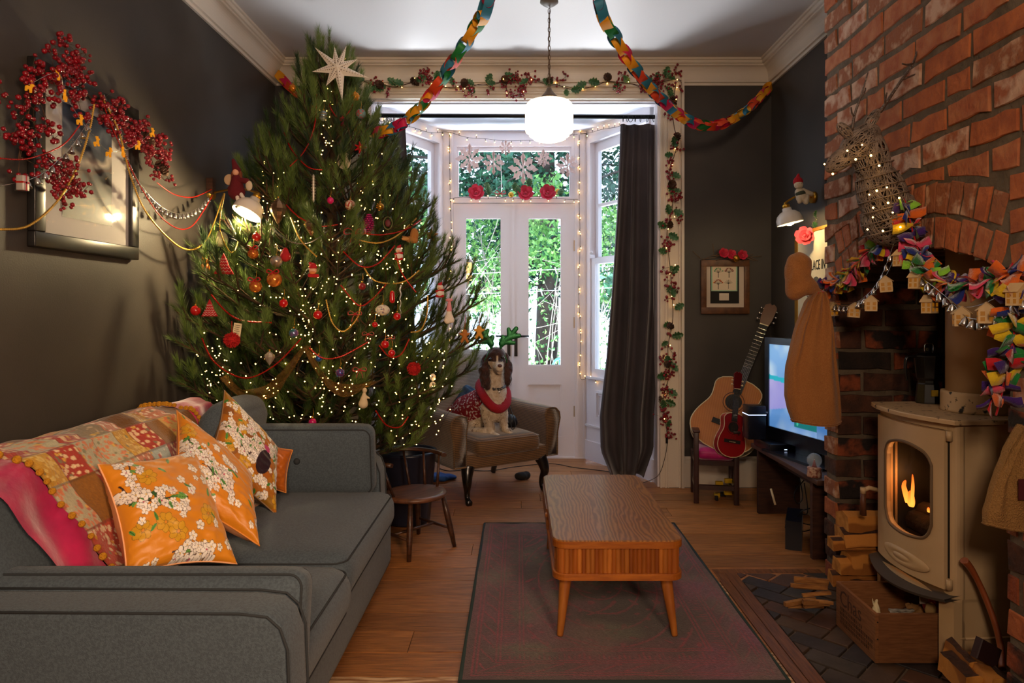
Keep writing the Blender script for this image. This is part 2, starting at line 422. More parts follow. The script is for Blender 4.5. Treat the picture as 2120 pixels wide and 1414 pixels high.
# walls
struct('ceiling', MB().box((XL-.1, YN-.1, ZC), (2.05, YB+.12, ZC+.1)), ceilm)
struct('wall_left', MB().box((XL-.1, YN-.1, -.05), (XL, YB, ZC)), wallm)
struct('wall_right', MB().box((XR, 3.19, -.05), (XR+.1, YB, ZC)), wallm)
struct('wall_front', MB().box((XL-.1, YN-.1, 0), (2.05, YN, ZC)), M('front_wall', '6a6258', .7))
struct('wall_back', MB().box((XL-.1, YB, -.05), (-1.053, YB+.12, ZC)).box((.998, YB, -.05), (XR+.1, YB+.12, ZC)).box((-1.053, YB, 2.737), (.998, YB+.12, ZC)), wallm)
struct('wall_side', MB().box((XR, YN, 0), (XR+.1, 1.1, ZC)), wallm)
# baseboards
def base_prof(a, b, n, name):
    a, b, n = Vector(a), Vector(b), Vector(n); mb = MB(); pts = [(0, 0), (.02, 0), (.02, .17), (.013, .185), (.013, .2), (.004, .215), (0, .215)]
    vs = []
    for p in (a, b): vs += [p+n*t+Vector((0, 0, z)) for t, z in pts]
    k = len(pts); mb.add(vs, [(i, (i+1) % k, k+(i+1) % k, k+i) for i in range(k)]+[tuple(range(k)), tuple(range(2*k-1, k-1, -1))])
    return struct(name, mb, trimm)
base_prof((XL, YN, 0), (XL, YB, 0), (1, 0, 0), 'baseboard_left')
base_prof((1.165, YB, 0), (XR, YB, 0), (0, -1, 0), 'baseboard_back')
base_prof((XR, YB, 0), (XR, 3.2, 0), (-1, 0, 0), 'baseboard_right')
base_prof((XL, YB, 0), (-1.215, YB, 0), (0, -1, 0), 'baseboard_corner')
# cornice
prof = [(0, .165), (.014, .165), (.016, .148), (.03, .146), (.032, .138)]
for k in range(9):
    a = PI/2*k/8; prof.append((.034+.046*(1-math.cos(a)), .132-.085*math.sin(a)))
prof += [(.084, .044), (.084, .036), (.096, .034), (.1, .028), (.1, .016), (.112, .014), (.112, 0), (0, 0)]
def cornice(a, b, n, name, ma=0, mbt=0):
    a, b, n = Vector(a), Vector(b), Vector(n); d = (b-a).normalized(); vs = []; k = len(prof)
    for p, e in ((a, ma), (b, -mbt)): vs += [p+n*t+d*t*e+Vector((0, 0, ZC-z)) for t, z in prof]
    mb = MB().add(vs, [(i, (i+1) % k, k+(i+1) % k, k+i) for i in range(k)]+[tuple(range(k)), tuple(range(2*k-1, k-1, -1))])
    return struct(name, mb, trimm)
cornice((XL, YN, 0), (XL, YB, 0), (1, 0, 0), 'trim_1', 0, 1)
cornice((XL, YB, 0), (XR, YB, 0), (0, -1, 0), 'trim_2', 1, 1)
cornice((XR, YB, 0), (XR, 3.19, 0), (-1, 0, 0), 'trim_3', 1, 0)
# architrave around the bay opening
def archi(x0, x1, z0, z1, name, horiz=False):
    mb = MB()
    if horiz:
        mb.box((x0, YB-.022, z0), (x1, YB, z1)).box((x0, YB-.034, z0), (x1, YB-.02, z0+.012)).box((x0, YB-.03, z0+.035), (x1, YB-.02, z0+.045)).box((x0, YB-.03, z0+.055), (x1, YB-.02, z0+.06)).box((x0, YB-.042, z1-.02), (x1, YB-.02, z1))
    else:
        s = 1 if x1 > 0 else -1; i, o = (x0, x1) if s > 0 else (x1, x0)
        mb.box((x0, YB-.022, z0), (x1, YB, z1)).box((i, YB-.034, z0), (i+s*.012, YB-.02, z1)).box((i+s*.035, YB-.032, z0), (i+s*.047, YB-.02, z1)).box((i+s*.055, YB-.029, z0), (i+s*.062, YB-.02, z1))
        mb.box((o, YB-.045, z0), (o-s*.02, YB-.02, z1)).box((o-s*.026, YB-.034, z0), (o-s*.034, YB-.02, z1))
    return struct(name, mb, trimm)
struct('trim_8', MB().box((.985, YB, 0), (.999, YB+.13, 2.737)).box((-1.054, YB, 0), (-1.04, YB+.13, 2.737)).box((-1.054, YB, 2.725), (.999, YB+.13, 2.738)), baym)
archi(.998, 1.165, 0, 2.90, 'trim_4'); archi(-1.22, -1.053, 0, 2.90, 'trim_5'); archi(-1.053, .998, 2.737, 2.838, 'trim_6', True)
# ---------------------------------------------------------------- bay
struct('ceiling_bay', MB().prism([(-1.2, 4.95), (1.15, 4.95), (.72, 5.9), (-.8, 5.9)], 2.76, 2.84), M('bay_ceiling', 'd4d8e4', .6))
glassm = bpy.data.materials.new('window_glass'); glassm.use_nodes = True; _n = glassm.node_tree; _n.nodes.clear()
_t = _n.nodes.new('ShaderNodeBsdfTransparent'); _g = _n.nodes.new('ShaderNodeBsdfGlossy'); _m = _n.nodes.new('ShaderNodeMixShader'); _oo = _n.nodes.new('ShaderNodeOutputMaterial')
_g.inputs['Roughness'].default_value = .02; _t.inputs[0].default_value = (.93, .97, .98, 1); _lw = _n.nodes.new('ShaderNodeLayerWeight'); _pw = _n.nodes.new('ShaderNodeMath'); _pw.operation = 'POWER'; _pw.inputs[1].default_value = 4
_n.links.new(_lw.outputs['Facing'], _pw.inputs[0]); _fr = _n.nodes.new('ShaderNodeMath'); _fr.operation = 'MULTIPLY_ADD'; _fr.inputs[1].default_value = .3; _fr.inputs[2].default_value = .012; _n.links.new(_pw.outputs[0], _fr.inputs[0])
_n.links.new(_fr.outputs[0], _m.inputs[0]); _n.links.new(_t.outputs[0], _m.inputs[1]); _n.links.new(_g.outputs[0], _m.inputs[2]); _n.links.new(_m.outputs[0], _oo.inputs[0])
def seg(A, B):
    A = Vector((*A, 0)); B = Vector((*B, 0)); x = (B-A).normalized()
    y = Vector((-x.y, x.x, 0))     # outwards
    m = Matrix((x, y, Vector((0, 0, 1)))).transposed().to_4x4(); m.translation = A; return m, (B-A).length
def B_(mb, m, s0, s1, z0, z1, t0, t1): mb.box((s0, t0, z0), (s1, t1, z1), mat=m)
m, L = seg((-.62, 5.77), (.56, 5.77)); q = -.62
mb = MB()
B_(mb, m, -.03, .07, 0, 2.76, -.02, .1); B_(mb, m, 1.098, 1.21, 0, 2.76, -.02, .1); B_(mb, m, .07, 1.1, 2.70, 2.76, 0, .1)
for s in (-.012, .05, 1.115, 1.17): B_(mb, m, s, s+.012, 0, 2.74, -.028, 0)
struct('wall_bay', mb, baym)
w1 = struct('window_1', (lambda b: (B_(b, m, .07, 1.1, 2.155, 2.2, -.012, .08), B_(b, m, .07, 1.1, 2.635, 2.70, .0, .08), B_(b, m, .07, .098, 2.2, 2.635, .0, .08), B_(b, m, 1.07, 1.1, 2.2, 2.635, .0, .08), b)[-1])(MB()), baym)
b = MB(); B_(b, m, .098, 1.07, 2.6, 2.635, .02, .06); B_(b, m, .098, .114, 2.2, 2.6, .02, .06); B_(b, m, 1.054, 1.07, 2.2, 2.6, .02, .06); B_(b, m, .114, 1.054, 2.2, 2.213, .02, .06); b.build('window_frame', baym, w1)
b = MB(); B_(b, m, .114, 1.054, 2.21, 2.6, .035, .039); b.build('pane', glassm, w1)
blackm = M('black_metal', '0b0b0c', .4, metal=.4)
for k, (s0, s1, g0, g1) in enumerate(((.071, .574, .170, .478), (.578, 1.098, .70, .986))):
    b = MB(); z0, z1, za, zb = .008, 2.152, .78, 2.03
    B_(b, m, s0, g0, z0, z1, 0, .045); B_(b, m, g1, s1, z0, z1, 0, .045); B_(b, m, g0, g1, zb, z1, 0, .045); B_(b, m, g0, g1, .62, za, 0, .045); B_(b, m, g0, g1, z0, .18, 0, .045)
    door = struct('door_%d' % (k+1), b, baym)
    b = MB(); B_(b, m, g0, g1, .18, .62, .018, .035); B_(b, m, g0, g0+.012, .18, .62, .008, .02); B_(b, m, g1-.012, g1, .18, .62, .008, .02); B_(b, m, g0+.0125, g1-.0125, .18, .19, .008, .02); B_(b, m, g0+.0125, g1-.0125, .61, .62, .008, .02); b.build('door_panel', baym, door)
    b = MB(); B_(b, m, g0, g1, za, zb, .02, .024); b.build('pane', glassm, door)
    b = MB()
    for (a0, a1, c0, c1) in ((g0, g0+.008, za, zb), (g1-.008, g1, za, zb), (g0+.0085, g1-.0085, za, za+.008), (g0+.0085, g1-.0085, zb-.008, zb)): B_(b, m, a0, a1, c0, c1, .006, .02)
    b.build('glazing_bead', baym, door)
    hs = .54 if k == 0 else .6
    b = MB(); B_(b, m, hs-.014, hs+.014, .86, 1.06, -.008, 0); b.build('handle_plate', blackm, door)
    b = MB(); pth = [m @ Vector((hs, -.01, 1.03)), m @ Vector((hs, -.04, 1.03)), m @ Vector((hs+(-.11 if k == 0 else .11), -.045, 1.03))]; b.tube(pth, .009, 8); b.build('lever', blackm, door)
    b = MB(); hx = s0+.004 if k == 0 else s1-.004
    for z in (.35, 1.1, 1.75): B_(b, m, hx-.006, hx+.006, z, z+.09, -.006, .001)
    b.build('hinge', M('hinge_brass', '9a8a78', .4, metal=.6), door)
b = MB(); B_(b, m, .566, .586, .008, 2.152, -.008, 0); b.build('trim_7', baym)['kind'] = 'structure'
struct('trim_9', MB().box((-.62, 5.745, -.03), (.56, 5.90, .010)), baym)
for nm, A, B, flip in (('window_2', (.56, 5.77), (1.0, 4.95), False), ('window_3', (-1.06, 4.95), (-.62, 5.77), True)):
    m, L = seg(A, B)
    fl = (lambda s: L-s) if flip else (lambda s: s)
    def Q(b, s0, s1, z0, z1, t0, t1): s0, s1 = sorted((fl(s0), fl(s1))); B_(b, m, s0, s1, z0, z1, t0, t1)
    wl = MB(); Q(wl, 0, L, 0, .68, 0, .1); Q(wl, 0, .06, .68, 2.76, 0, .1); Q(wl, .86, L, .68, 2.76, 0, .1); Q(wl, 0, L, 2.68, 2.76, 0, .1)
    Q(wl, .0, L, .28, .295, -.012, 0); Q(wl, 0, L, 0, .16, -.012, 0)
    for (a0, a1, c0, c1) in ((.1955, .7045, .36, .375), (.1955, .7045, .57, .585), (.18, .195, .36, .585), (.705, .72, .36, .585)): Q(wl, a0, a1, c0, c1, -.014, 0)
    for (a0, a1, c0, c1) in ((.2135, .6865, .385, .393), (.2135, .6865, .552, .56), (.205, .213, .385, .56), (.687, .695, .385, .56)): Q(wl, a0, a1, c0, c1, -.008, 0)
    struct('wall_bay_right' if not flip else 'wall_bay_left', wl, baym)
    fr = MB(); Q(fr, .06, .86, .68, .70, -.03, .1); Q(fr, .06, .095, .7, 2.68, -.01, .09); Q(fr, .825, .86, .7, 2.68, -.01, .09); Q(fr, .095, .825, 2.64, 2.68, -.01, .09)
    win = struct(nm, fr, baym)
    sh = MB()
    for (a0, a1, c0, c1) in ((.095, .145, 1.65, 2.64), (.775, .825, 1.65, 2.64), (.145, .775, 2.565, 2.64), (.145, .775, 1.65, 1.69), (.145, .775, 2.105, 2.13)): Q(sh, a0, a1, c0, c1, .04, .075)
    sh.build('sash', baym, win)
    sh = MB()
    for (a0, a1, c0, c1) in ((.095, .15, .7, 1.68), (.77, .825, .7, 1.68), (.15, .77, 1.63, 1.68), (.15, .77, .7, .765)): Q(sh, a0, a1, c0, c1, .003, .038)
    sh.build('sash', baym, win)
    g = MB(); Q(g, .145, .775, 2.13, 2.565, .055, .058); g.build('pane', glassm, win)
    g = MB(); Q(g, .145, .775, 1.69, 2.105, .055, .058); g.build('pane', glassm, win)
    g = MB(); Q(g, .15, .77, .765, 1.63, .02, .023); g.build('pane', glassm, win)
    c = MB(); Q(c, .105, .125, 1.68, 1.71, -.02, .02); c.ball(m @ Vector((fl(.115), -.01, 1.73)), .014, 10); c.build('sash_horn', baym, win)
# ---------------------------------------------------------------- chimney breast, brick by brick
bm_cuts = MB()
core = MB()
Rin, Rout, ZA, YA = 1.256, 1.478, .224, 2.545
core.box((X0+.007, 1.1, 0), (2.0, 1.995, ZC)); core.box((X0+.007, 3.085, 0), (2.0, 3.178, ZC))
yy = np.linspace(1.995, 3.085, 15)
for a, b in zip(yy, yy[1:]):
    zt = ZA+math.sqrt(Rin**2-((a+b)/2-YA)**2)+.004; core.box((X0+.007, a, zt), (2.0, b, ZC))
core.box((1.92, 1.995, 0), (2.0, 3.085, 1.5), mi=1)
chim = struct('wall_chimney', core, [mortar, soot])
def face_brick(poly, mat, rot='x'):
    """poly in (y,z) on the breast face, or (x,z) on the reveal facing the camera"""
    pts = []
    n = len(poly)
    for i in range(n):
        p, q = Vector(poly[i]), Vector(poly[(i+1) % n]); L = (q-p).length; k = max(1, int(L/.05))
        for j in range(k):
            t = j/k; v = p+(q-p)*t; v += Vector((random.gauss(0, .003), random.gauss(0, .003))); pts.append((v.x, v.y))
    d = random.uniform(.002, .008)
    if rot == 'x': m = Matrix(((0, 0, -1, X0+.012), (1, 0, 0, 0), (0, 1, 0, 0), (0, 0, 0, 1)))
    else: m = Matrix(((1, 0, 0, 0), (0, 0, -1, 3.085), (0, 1, 0, 0), (0, 0, 0, 1)))
    if rot == 'x': pts = pts[::-1]
    b = MB(); b.prism(pts, -.008, d+.006, mat=m, inset=.004); return b.build('brick', mat, chim)
PT = .0972; row = 0; z = 0
while z < ZC-.02:
    y = 3.19-(0 if row % 2 else 0); seq = 0
    y = 3.192; first = True
    while y > 1.62:
        if first: L = .115 if row % 2 else .24
        else: L = random.choice([.24, .24, .24, .115, .2])
        first = False
        y1, y0 = y, y-L+.0
        z0, z1 = z+.010+random.uniform(0, .004), min(z+PT-.009-random.uniform(0, .004), ZC-.004)
        y -= L+.018
        y0 = max(y0, 1.6)
        jit = lambda: random.uniform(-.003, .003)
        poly = [(y0, z0+jit()), (y1, z0+jit()), (y1, z1+jit()), (y0, z1+jit())]
        # fire opening and arch
        def arch_z(yq, R): v = R*R-(yq-YA)**2; return ZA+math.sqrt(v) if v > 0 else 0
        if z0 < 1.72:
            a_, b_ = 2.0, 3.083
            if z1 < 1.36:                       # piers
                if y1 <= a_+.02: pass
                elif y0 >= b_-.01: pass
                elif y0 < a_ and y1 > a_: poly = [(y0, z0), (min(y1, a_+.003), z0), (min(y1, a_+.003), z1), (y0, z1)]
                elif y0 < b_ and y1 > b_: poly = [(b_, z0), (y1, z0), (y1, z1), (b_, z1)]
                else: continue
                if poly[1][0]-poly[0][0] < .03: continue
            else:
                h = .535                       # ring width half-chord
                if YA-h-.02 < y1 and y0 < YA+h+.02:
                    if y0 < YA-h-.02 < y1 and z0 < 1.62: poly = [(y0, z0), (YA-h-.02, z0), (YA-h-.02, z1), (y0, z1)]; yb = None
                    elif y0 < YA+h+.02 < y1 and z1 < arch_z(YA+h, Rout): poly = [(YA+h+.02, z0), (y1, z0), (y1, z1), (YA+h+.02, z1)]
                    else:
                        f0, f1 = arch_z(y0, Rout)+.012, arch_z(y1, Rout)+.012
                        if max(f0, f1) > z1-.012 and min(f0, f1) > z1-.03: continue
                        if min(f0, f1) > z0:
                            q0, q1 = max(z0, min(f0, z1-.006)), max(z0, min(f1, z1-.006)); poly = [(y0, q0), (y1, q1), (y1, z1), (y0, z1)]
                        elif max(f0, f1) > z0:
                            poly = [(y0, max(z0, min(f0, z1-.008))), (y1, max(z0, min(f1, z1-.008))), (y1, z1), (y0, z1)]
                    if poly[1][0]-poly[0][0] < .025: continue
        c = sum(p[0] for p in poly)/4
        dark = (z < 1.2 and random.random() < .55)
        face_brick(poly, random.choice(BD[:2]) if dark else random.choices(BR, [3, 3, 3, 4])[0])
    z += PT; row += 1
# two rings of soldier bricks
for ri, (ra, rb) in enumerate(((Rin, Rin+.105), (Rin+.117, Rout))):
    n = 15 if ri == 0 else 16; h = math.asin(.535/((ra+rb)/2)); 
    for k in range(n):
        a0, a1 = -h+2*h*k/n, -h+2*h*(k+1)/n; g = .0055
        P = lambda a, r: (YA+r*math.sin(a), ZA+r*math.cos(a))
        e = lambda: random.uniform(-.005, .005)
        face_brick([P(a0+g/ra, ra+e()), P(a1-g/ra, ra+e()), P(a1-g/rb, rb+e()), P(a0+g/rb, rb+e())], random.choice(BR[:2]+[BR[3]]))
# courses inside the fireplace, facing the room
z = 0; row = 0
while z < 1.40:
    x = 1.445; first = True
    while x < 1.9:
        L = .10 if first and row % 2 else random.choice([.235, .235, .2]); first = False
        x1 = min(x+L, 1.915)
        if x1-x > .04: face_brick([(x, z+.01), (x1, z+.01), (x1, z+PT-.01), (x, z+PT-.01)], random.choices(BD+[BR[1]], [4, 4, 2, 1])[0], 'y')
        x += L+.014
    z += PT; row += 1
# bricks on the corner facing the alcove show as the rough edge of the breast
# ================================================================ big furniture
fabric = M('grey_fabric', '4b5760', .85, col2='404a53', ns=160, nd=2, bump=.35, bs=420, sheen=.12, contrast=(.4, .6))
piping = M('grey_piping', '2a2e32', .85)
def pipe(parent, path, r=.0032, mat=piping, name='piping', closed=False):
    return MB().tube(path, r, 6, closed=closed).build(name, mat, parent)
# ---- rug
W_, L_ = 1.10, 1.69
cv = Canvas(300, 460, '4c3832')
rs = np.random.RandomState(3)
def fnoise(w, h, cells, seed):
    r = np.random.RandomState(seed); out = np.zeros((h, w))
    for c, a in cells:
        g = r.rand(c*h//w+3, c+3); yy = np.linspace(0, c*h/w, h); xx = np.linspace(0, c, w)
        y0 = yy.astype(int); x0 = xx.astype(int); fy = (yy-y0)[:, None]; fx = (xx-x0)[None]; fy = fy*fy*(3-2*fy); fx = fx*fx*(3-2*fx)
        A = g[y0][:, x0]; B = g[y0][:, x0+1]; C_ = g[y0+1][:, x0]; D = g[y0+1][:, x0+1]
        out += a*((A*(1-fx)+B*fx)*(1-fy)+(C_*(1-fx)+D*fx)*fy)
    return out
def mixc(cv, m, c): cv.a = cv.a*(1-m[..., None])+np.array(lin(c))*m[..., None]
n1 = fnoise(300, 460, [(4, .6), (9, .4)], 1); n2 = fnoise(300, 460, [(5, .6), (11, .4)], 2)
mixc(cv, np.clip((n1-.5)*4, 0, 1)*.55, '6e6852'); mixc(cv, np.clip((n2-.5)*4, 0, 1)*.5, '7a3a4c')
ed = np.clip(1-np.minimum(np.minimum(cv.x, 1-cv.x)*W_, np.minimum(cv.y, 1-cv.y)*L_)/.30, 0, 1)
mixc(cv, np.clip(ed*1.4, 0, 1)*.3, '6e3a44')
mixc(cv, (np.clip((cv.x-.6)*2.5, 0, 1)*np.clip(n2*1.6-.5, 0, 1))*.55, '8a2a62')
pat = np.zeros(cv.x.shape, bool); X_ = cv.x*W_; Y_ = cv.y*L_; D_ = np.minimum(np.minimum(X_, W_-X_), np.minimum(Y_, L_-Y_))
for d in (.035, .05, .115, .13, .20, .215): pat |= abs(D_-d) < .003
al = np.where(np.minimum(X_, W_-X_) < np.minimum(Y_, L_-Y_), Y_, X_)
pat |= (abs(D_-.083-.022*np.sign(np.sin(al*62))*abs(np.sin(al*31))) < .004) & (D_ < .12)
pat |= (abs(((al*14) % 1)-.5)*.08+.14 > D_-.01) & (abs(D_-.165) < .022) & (((al*56) % 1) < .35)
cen = D_ > .225
rr = np.hypot((X_-W_/2)/.3, (Y_-L_/2)/.55)
pat |= cen & ((abs(np.sin(X_*34+3*np.sin(Y_*16)))*abs(np.cos(Y_*28+2*np.sin(X_*22)))) > .86)
pat |= cen & (abs(((rr*4) % 1)-.5) < .05)
worn = np.clip(.85-n1*.9+rs.rand(460, 300)*.5-.1, 0, 1)
mixc(cv, pat*worn*.8, '962a3c')
cv.noise(.5); cv.noise(.35, 2)
rug = thing('rug', 'faded red, grey and purple oriental rug bound in dark green under the coffee table', 'rug', (-.195+W_/2, 3.97-L_/2, 0))
x0, y1 = -.195, 3.97
cv.sheet('pile', lambda u, v: (x0+u*W_, y1-v*L_, .012+.0015*math.sin(u*31+v*17)), M('rug_pile', rough=.95, attr='paint', bump=.5, bs=300, sheen=.2), rug)
rp = [(x0, y1, .007), (x0+W_, y1, .007), (x0+W_, y1-L_, .007), (x0, y1-L_, .007)]
mb = MB()
for a, b in zip(rp, rp[1:]+rp[:1]): mb.tube([a, b], .008, 8)
mb.build('bound_edge', M('rug_edge', '2c3a38', .95), rug)
# ---- coffee table
oak = M('oak_top', '92602f', .45, col2='704624', wave=(13, 'X', 22, .6), stretch=(1.5, .3, 1), bump=.05, bs=200, coat=.1, contrast=(.0, 1.0))
teak = M('teak_edge', 'a8601f', .35, col2='8c4a18', ns=5, stretch=(2, 2, 14), coat=.2)
teakl = M('teak_leg', 'b4702c', .4, col2='955420', ns=4, stretch=(10, 10, 1), coat=.2)
slat = [M('slat_a', 'a05a1e', .42, col2='8a4816', ns=6, stretch=(6, 6, 1)), M('slat_b', 'b06a2a', .42, col2='96561e', ns=6, stretch=(6, 6, 1)), M('slat_c', '8e4a18', .42, col2='7a3e14', ns=6, stretch=(6, 6, 1))]
TX0, TX1, TY0, TY1 = .130, .622, 2.55, 3.58
tc_, tw, tl = (TX0+TX1)/2, TX1-TX0, TY1-TY0; ty = (TY0+TY1)/2
table = thing('coffee_table', 'low oak coffee table with rounded corners, tambour front and tapered legs on the rug', 'table', (tc_, ty, 0))
mt = Matrix.Translation((tc_, ty, 0))
MB().prism(rounded(tw, tl, .055, 7), .362, .388, mt, inset=.004).build('tabletop', oak, table)
MB().prism(rounded(tw+.001, tl+.001, .055, 7), .358, .3835, mt).build('edge_band', teak, table)
MB().prism(rounded(tw, tl, .055, 7), .238, .262, mt, inset=.003).build('bottom_board', teak, table)
MB().prism(rounded(tw-.05, tl-.05, .04, 6), .262, .358, mt).build('carcase', slat[2], table)
ns_ = 27; sm = []
for k in range(3): b = MB(); b.prism([(-.0078, -.004), (.0078, -.004), (.0078, .004), (.003, .0068), (-.003, .0068), (-.0078, .004)][::-1], .0, .096); sm.append(b.mesh(slat[k], 'slat'))
for k in range(ns_):
    for yy_, s in ((TY0+.020, -1), (TY1-.020, 1)):
        o = link('slat', random.choice(sm), table); o.location = (TX0+.036+(tw-.072)*k/(ns_-1), yy_, .262); o.rotation_euler = (0, 0, PI if s < 0 else 0)
for k in range(5):
    for sx in (-1, 1):
        for sy in (-1, 1):
            a = PI/2*(k+.5)/5; o = link('slat', sm[k % 3], table)
            cx_, cy_ = tc_+sx*(tw/2-.038-.0), ty+sy*(tl/2-.038); o.location = (cx_+sx*.018*math.cos(a), cy_+sy*.018*math.sin(a), .262); o.rotation_euler = (0, 0, math.atan2(sy*math.sin(a), sx*math.cos(a))-PI/2)
b = MB()
b.box((TX0+.008, TY0+.055, .266), (TX0+.022, ty-.008, .354)); b.build('sliding_panel', teak, table)
b = MB(); b.box((TX0-.004, ty+.008, .264), (TX0+.012, TY1-.06, .354)); b.build('sliding_panel', teak, table)
b = MB(); b.tube([(TX0-.006, ty-.02, .345), (TX0-.006, ty-.06, .345)], .006, 6); b.build('panel_pull', teakl, table)
for sx in (-1, 1):
    for sy in (-1, 1):
        b = MB(); top = Vector((tc_+sx*(tw/2-.055), ty+sy*(tl/2-.09), .24)); bot = Vector((tc_+sx*(tw/2-.028), ty+sy*(tl/2-.02-.02), .014))
        b.tube([bot, bot+(top-bot)*.02, top+(bot-top)*.1, top], [.0105, .012, .024, .025], 14); b.build('leg', teakl, table)
# ---- sofa
sofa = thing('sofa', 'long blue-grey fabric sofa with piped seat cushions along the left wall', 'sofa', (-1.0, 2.33, 0))
MB().box((-1.50, 1.48, .08), (-.585, 3.16, .30), bev=.03).build('base', fabric, sofa)
# back: sloped slab with rounded top
def back_fn(u, v):
    # u along length, v around the section
    sec = [(-1.52, .10), (-1.54, .5), (-1.50, .77), (-1.44, .83), (-1.36, .84), (-1.30, .81), (-1.20, .55), (-1.14, .30), (-1.14, .10)]
    t = v*(len(sec)-1); i = min(int(t), len(sec)-2); f = t-i; x = sec[i][0]*(1-f)+sec[i+1][0]*f; z = sec[i][1]*(1-f)+sec[i+1][1]*f
    e = max(0, abs(u-.5)*2-.9)/.1; z = z-(.05*e*e if z > .3 else 0); return (x, 1.50+u*1.60, z)
b = MB(); b.grid(back_fn, 20, 41); b.build('backrest', fabric, sofa)
def arm(y, s, front=-.475):
    b = MB()
    pf = [(-1.44, .08), (front+.03, .08), (front+.012, .30), (front+.004, .52), (front-.012, .565), (front-.04, .59), (front-.1, .597), (-1.2, .60), (-1.44, .60)]
    m_ = Matrix(((1, 0, 0, 0), (0, 0, 1, y), (0, 1, 0, 0), (0, 0, 0, 1)))
    bm = bmesh.new(); vs = [bm.verts.new((x, 0, z)) for x, z in pf]; f = bm.faces.new(vs); r = bmesh.ops.extrude_face_region(bm, geom=[f])
    bmesh.ops.translate(bm, verts=[v for v in r['geom'] if isinstance(v, bmesh.types.BMVert)], vec=(0, s, 0)); bmesh.ops.recalc_face_normals(bm, faces=bm.faces)
    bmesh.ops.bevel(bm, geom=[e for e in bm.edges if abs(e.verts[0].co.y-e.verts[1].co.y) < 1e-6], offset=.016, segments=3, affect='EDGES', profile=.6)
    b.bm(bm, 0, Matrix.Translation((0, y, 0)), True); o = b.build('armrest', fabric, sofa)
    for yy in (y, y+s): pipe(o, [(x, yy+(.003 if yy == y+s else -.003)*(1 if s > 0 else -1)*1, z) for x, z in [(front+.03, .1), (front+.012, .30), (front+.004, .52), (front-.012, .565), (front-.04, .59), (front-.1, .597), (-1.42, .602)]], .003)
arm(1.47, .12, -.50); arm(3.06, .12, -.625)
def ccushion(name, c, size, puff, mat=None, parent=sofa, ring=None, button=None, m=fabric, ex=.3):
    b = MB(); cushion(b, c, size, puff, mat=mat); o = b.build(name, m, parent)
    mm = Matrix.Translation(Vector(c)) @ (mat.to_4x4() if mat is not None else Matrix.Identity(4))
    if ring:
        for zs in ring:
            pts = []
            for k in range(64):
                r = min(size)*.42; rp_ = rounded(size[0]-.5*r, size[1]-.5*r, r*.75, 15)[k]
                pts.append(mm @ Vector((rp_[0], rp_[1], zs*(size[2]/2-r+r*.72))))
            pipe(o, pts, .003, closed=True, mat=piping if m == fabric else m)
    if button is not None: MB().ball(mm @ Vector(button), .014, 10, sc=(1, 1, 1)).build('button', piping, o)
    return o
ccushion('seat_cushion', (-.875, 1.86, .375), (.72, .60, .155), .02, ring=(1, -1))
ccushion('seat_cushion', (-.90, 2.61, .375), (.72, .87, .155), .022, ring=(1, -1))
tilt = lambda rx, ry=0, rz=0: Matrix.Rotation(rz, 3, 'Z') @ Matrix.Rotation(ry, 3, 'Y') @ Matrix.Rotation(rx, 3, 'X')
# side cushions leaning on the arms (local z = thickness)
c1 = ccushion('side_cushion', (-1.0, 2.985, .60), (.75, .31, .11), .03, mat=tilt(math.radians(98)), ring=(1, -1), button=(.06, .02, .085))
c2 = ccushion('side_cushion', (-.98, 1.645, .50), (.95, .25, .10), .03, mat=tilt(math.radians(80)), ring=(1, -1))
ccushion('back_cushion', (-1.21, 2.86, .68), (.16, .42, .36), .03, mat=tilt(0, math.radians(12)), ring=None)
# ---- quilt over the back, with magenta velvet border and pompoms
qp = [(-1.55, .68), (-1.545, .80), (-1.50, .848), (-1.40, .868), (-1.32, .85), (-1.27, .78), (-1.22, .68), (-1.18, .58), (-1.12, .50), (-1.04, .475)]
def sec(t, P=qp):
    t = min(max(t, 0), 1)*(len(P)-1); i = min(int(t), len(P)-2); f = t-i; f = f*f*(3-2*f)*.3+f*.7; return P[i][0]*(1-f)+P[i+1][0]*f, P[i][1]*(1-f)+P[i+1][1]*f
def qshape(u, v, off=0, y0=1.58, y1=2.80):
    x, z = sec(v); y = y0+u*(y1-y0)+.30*max(0, v-.3)*(1-u*.85)
    w = .006*math.sin(u*40+v*3)+.007*math.sin(v*26+u*9)+.006*noise.noise(Vector((u*9, v*9, 3)))
    n = Vector((.6, 0, .8)) if v < .4 else Vector((.9, 0, .35)); return Vector((x, y, z))+n*(.016+w+off)
cv = Canvas(260, 260, 'a86a28')
cols = ['c8952e', 'b84a34', 'aab8b0', 'b8b090', '6e4412', 'c47a5a', 'c9a05a', '8a5a1e', 'a83a2c', 'b0b69c', '8a7a62', 'b88428']
pats = ['e2c16a', 'e4d0a8', 'e8dcc8', 'd87a4a', '6e4412', 'f0dcc0', 'd86a3a', '8a5a1e', 'ecd0a0', 'c06a4a', 'c8b090', 'e0cc80']
rq = random.Random(5); gx, gy = 9, 7
for i in range(gx):
    for j in range(gy):
        k = rq.randrange(len(cols)); a0, a1, b0, b1 = i/gx, (i+1)/gx, j/gy, (j+1)/gy
        cv.rect(a0, b0, a1, b1, cols[k])
        if cols[k] not in ('6e4412', '8a5a1e'):
            for _ in range(46): x, y = rq.uniform(a0, a1), rq.uniform(b0, b1); r = rq.uniform(.003, .010); m_ = ((cv.x-x)**2+(cv.y-y)**2 < r*r) & (cv.x > a0) & (cv.x < a1) & (cv.y > b0) & (cv.y < b1); cv.put(m_, pats[k] if rq.random() < .7 else rq.choice(['c0503a', '7a7a5a', 'e0b040']), .8)
        cv.rect(a0, b0, a0+.004, b1, '5a3a1a', .5); cv.rect(a0, b0, a1, b0+.005, '5a3a1a', .5)
cv.noise(.25)
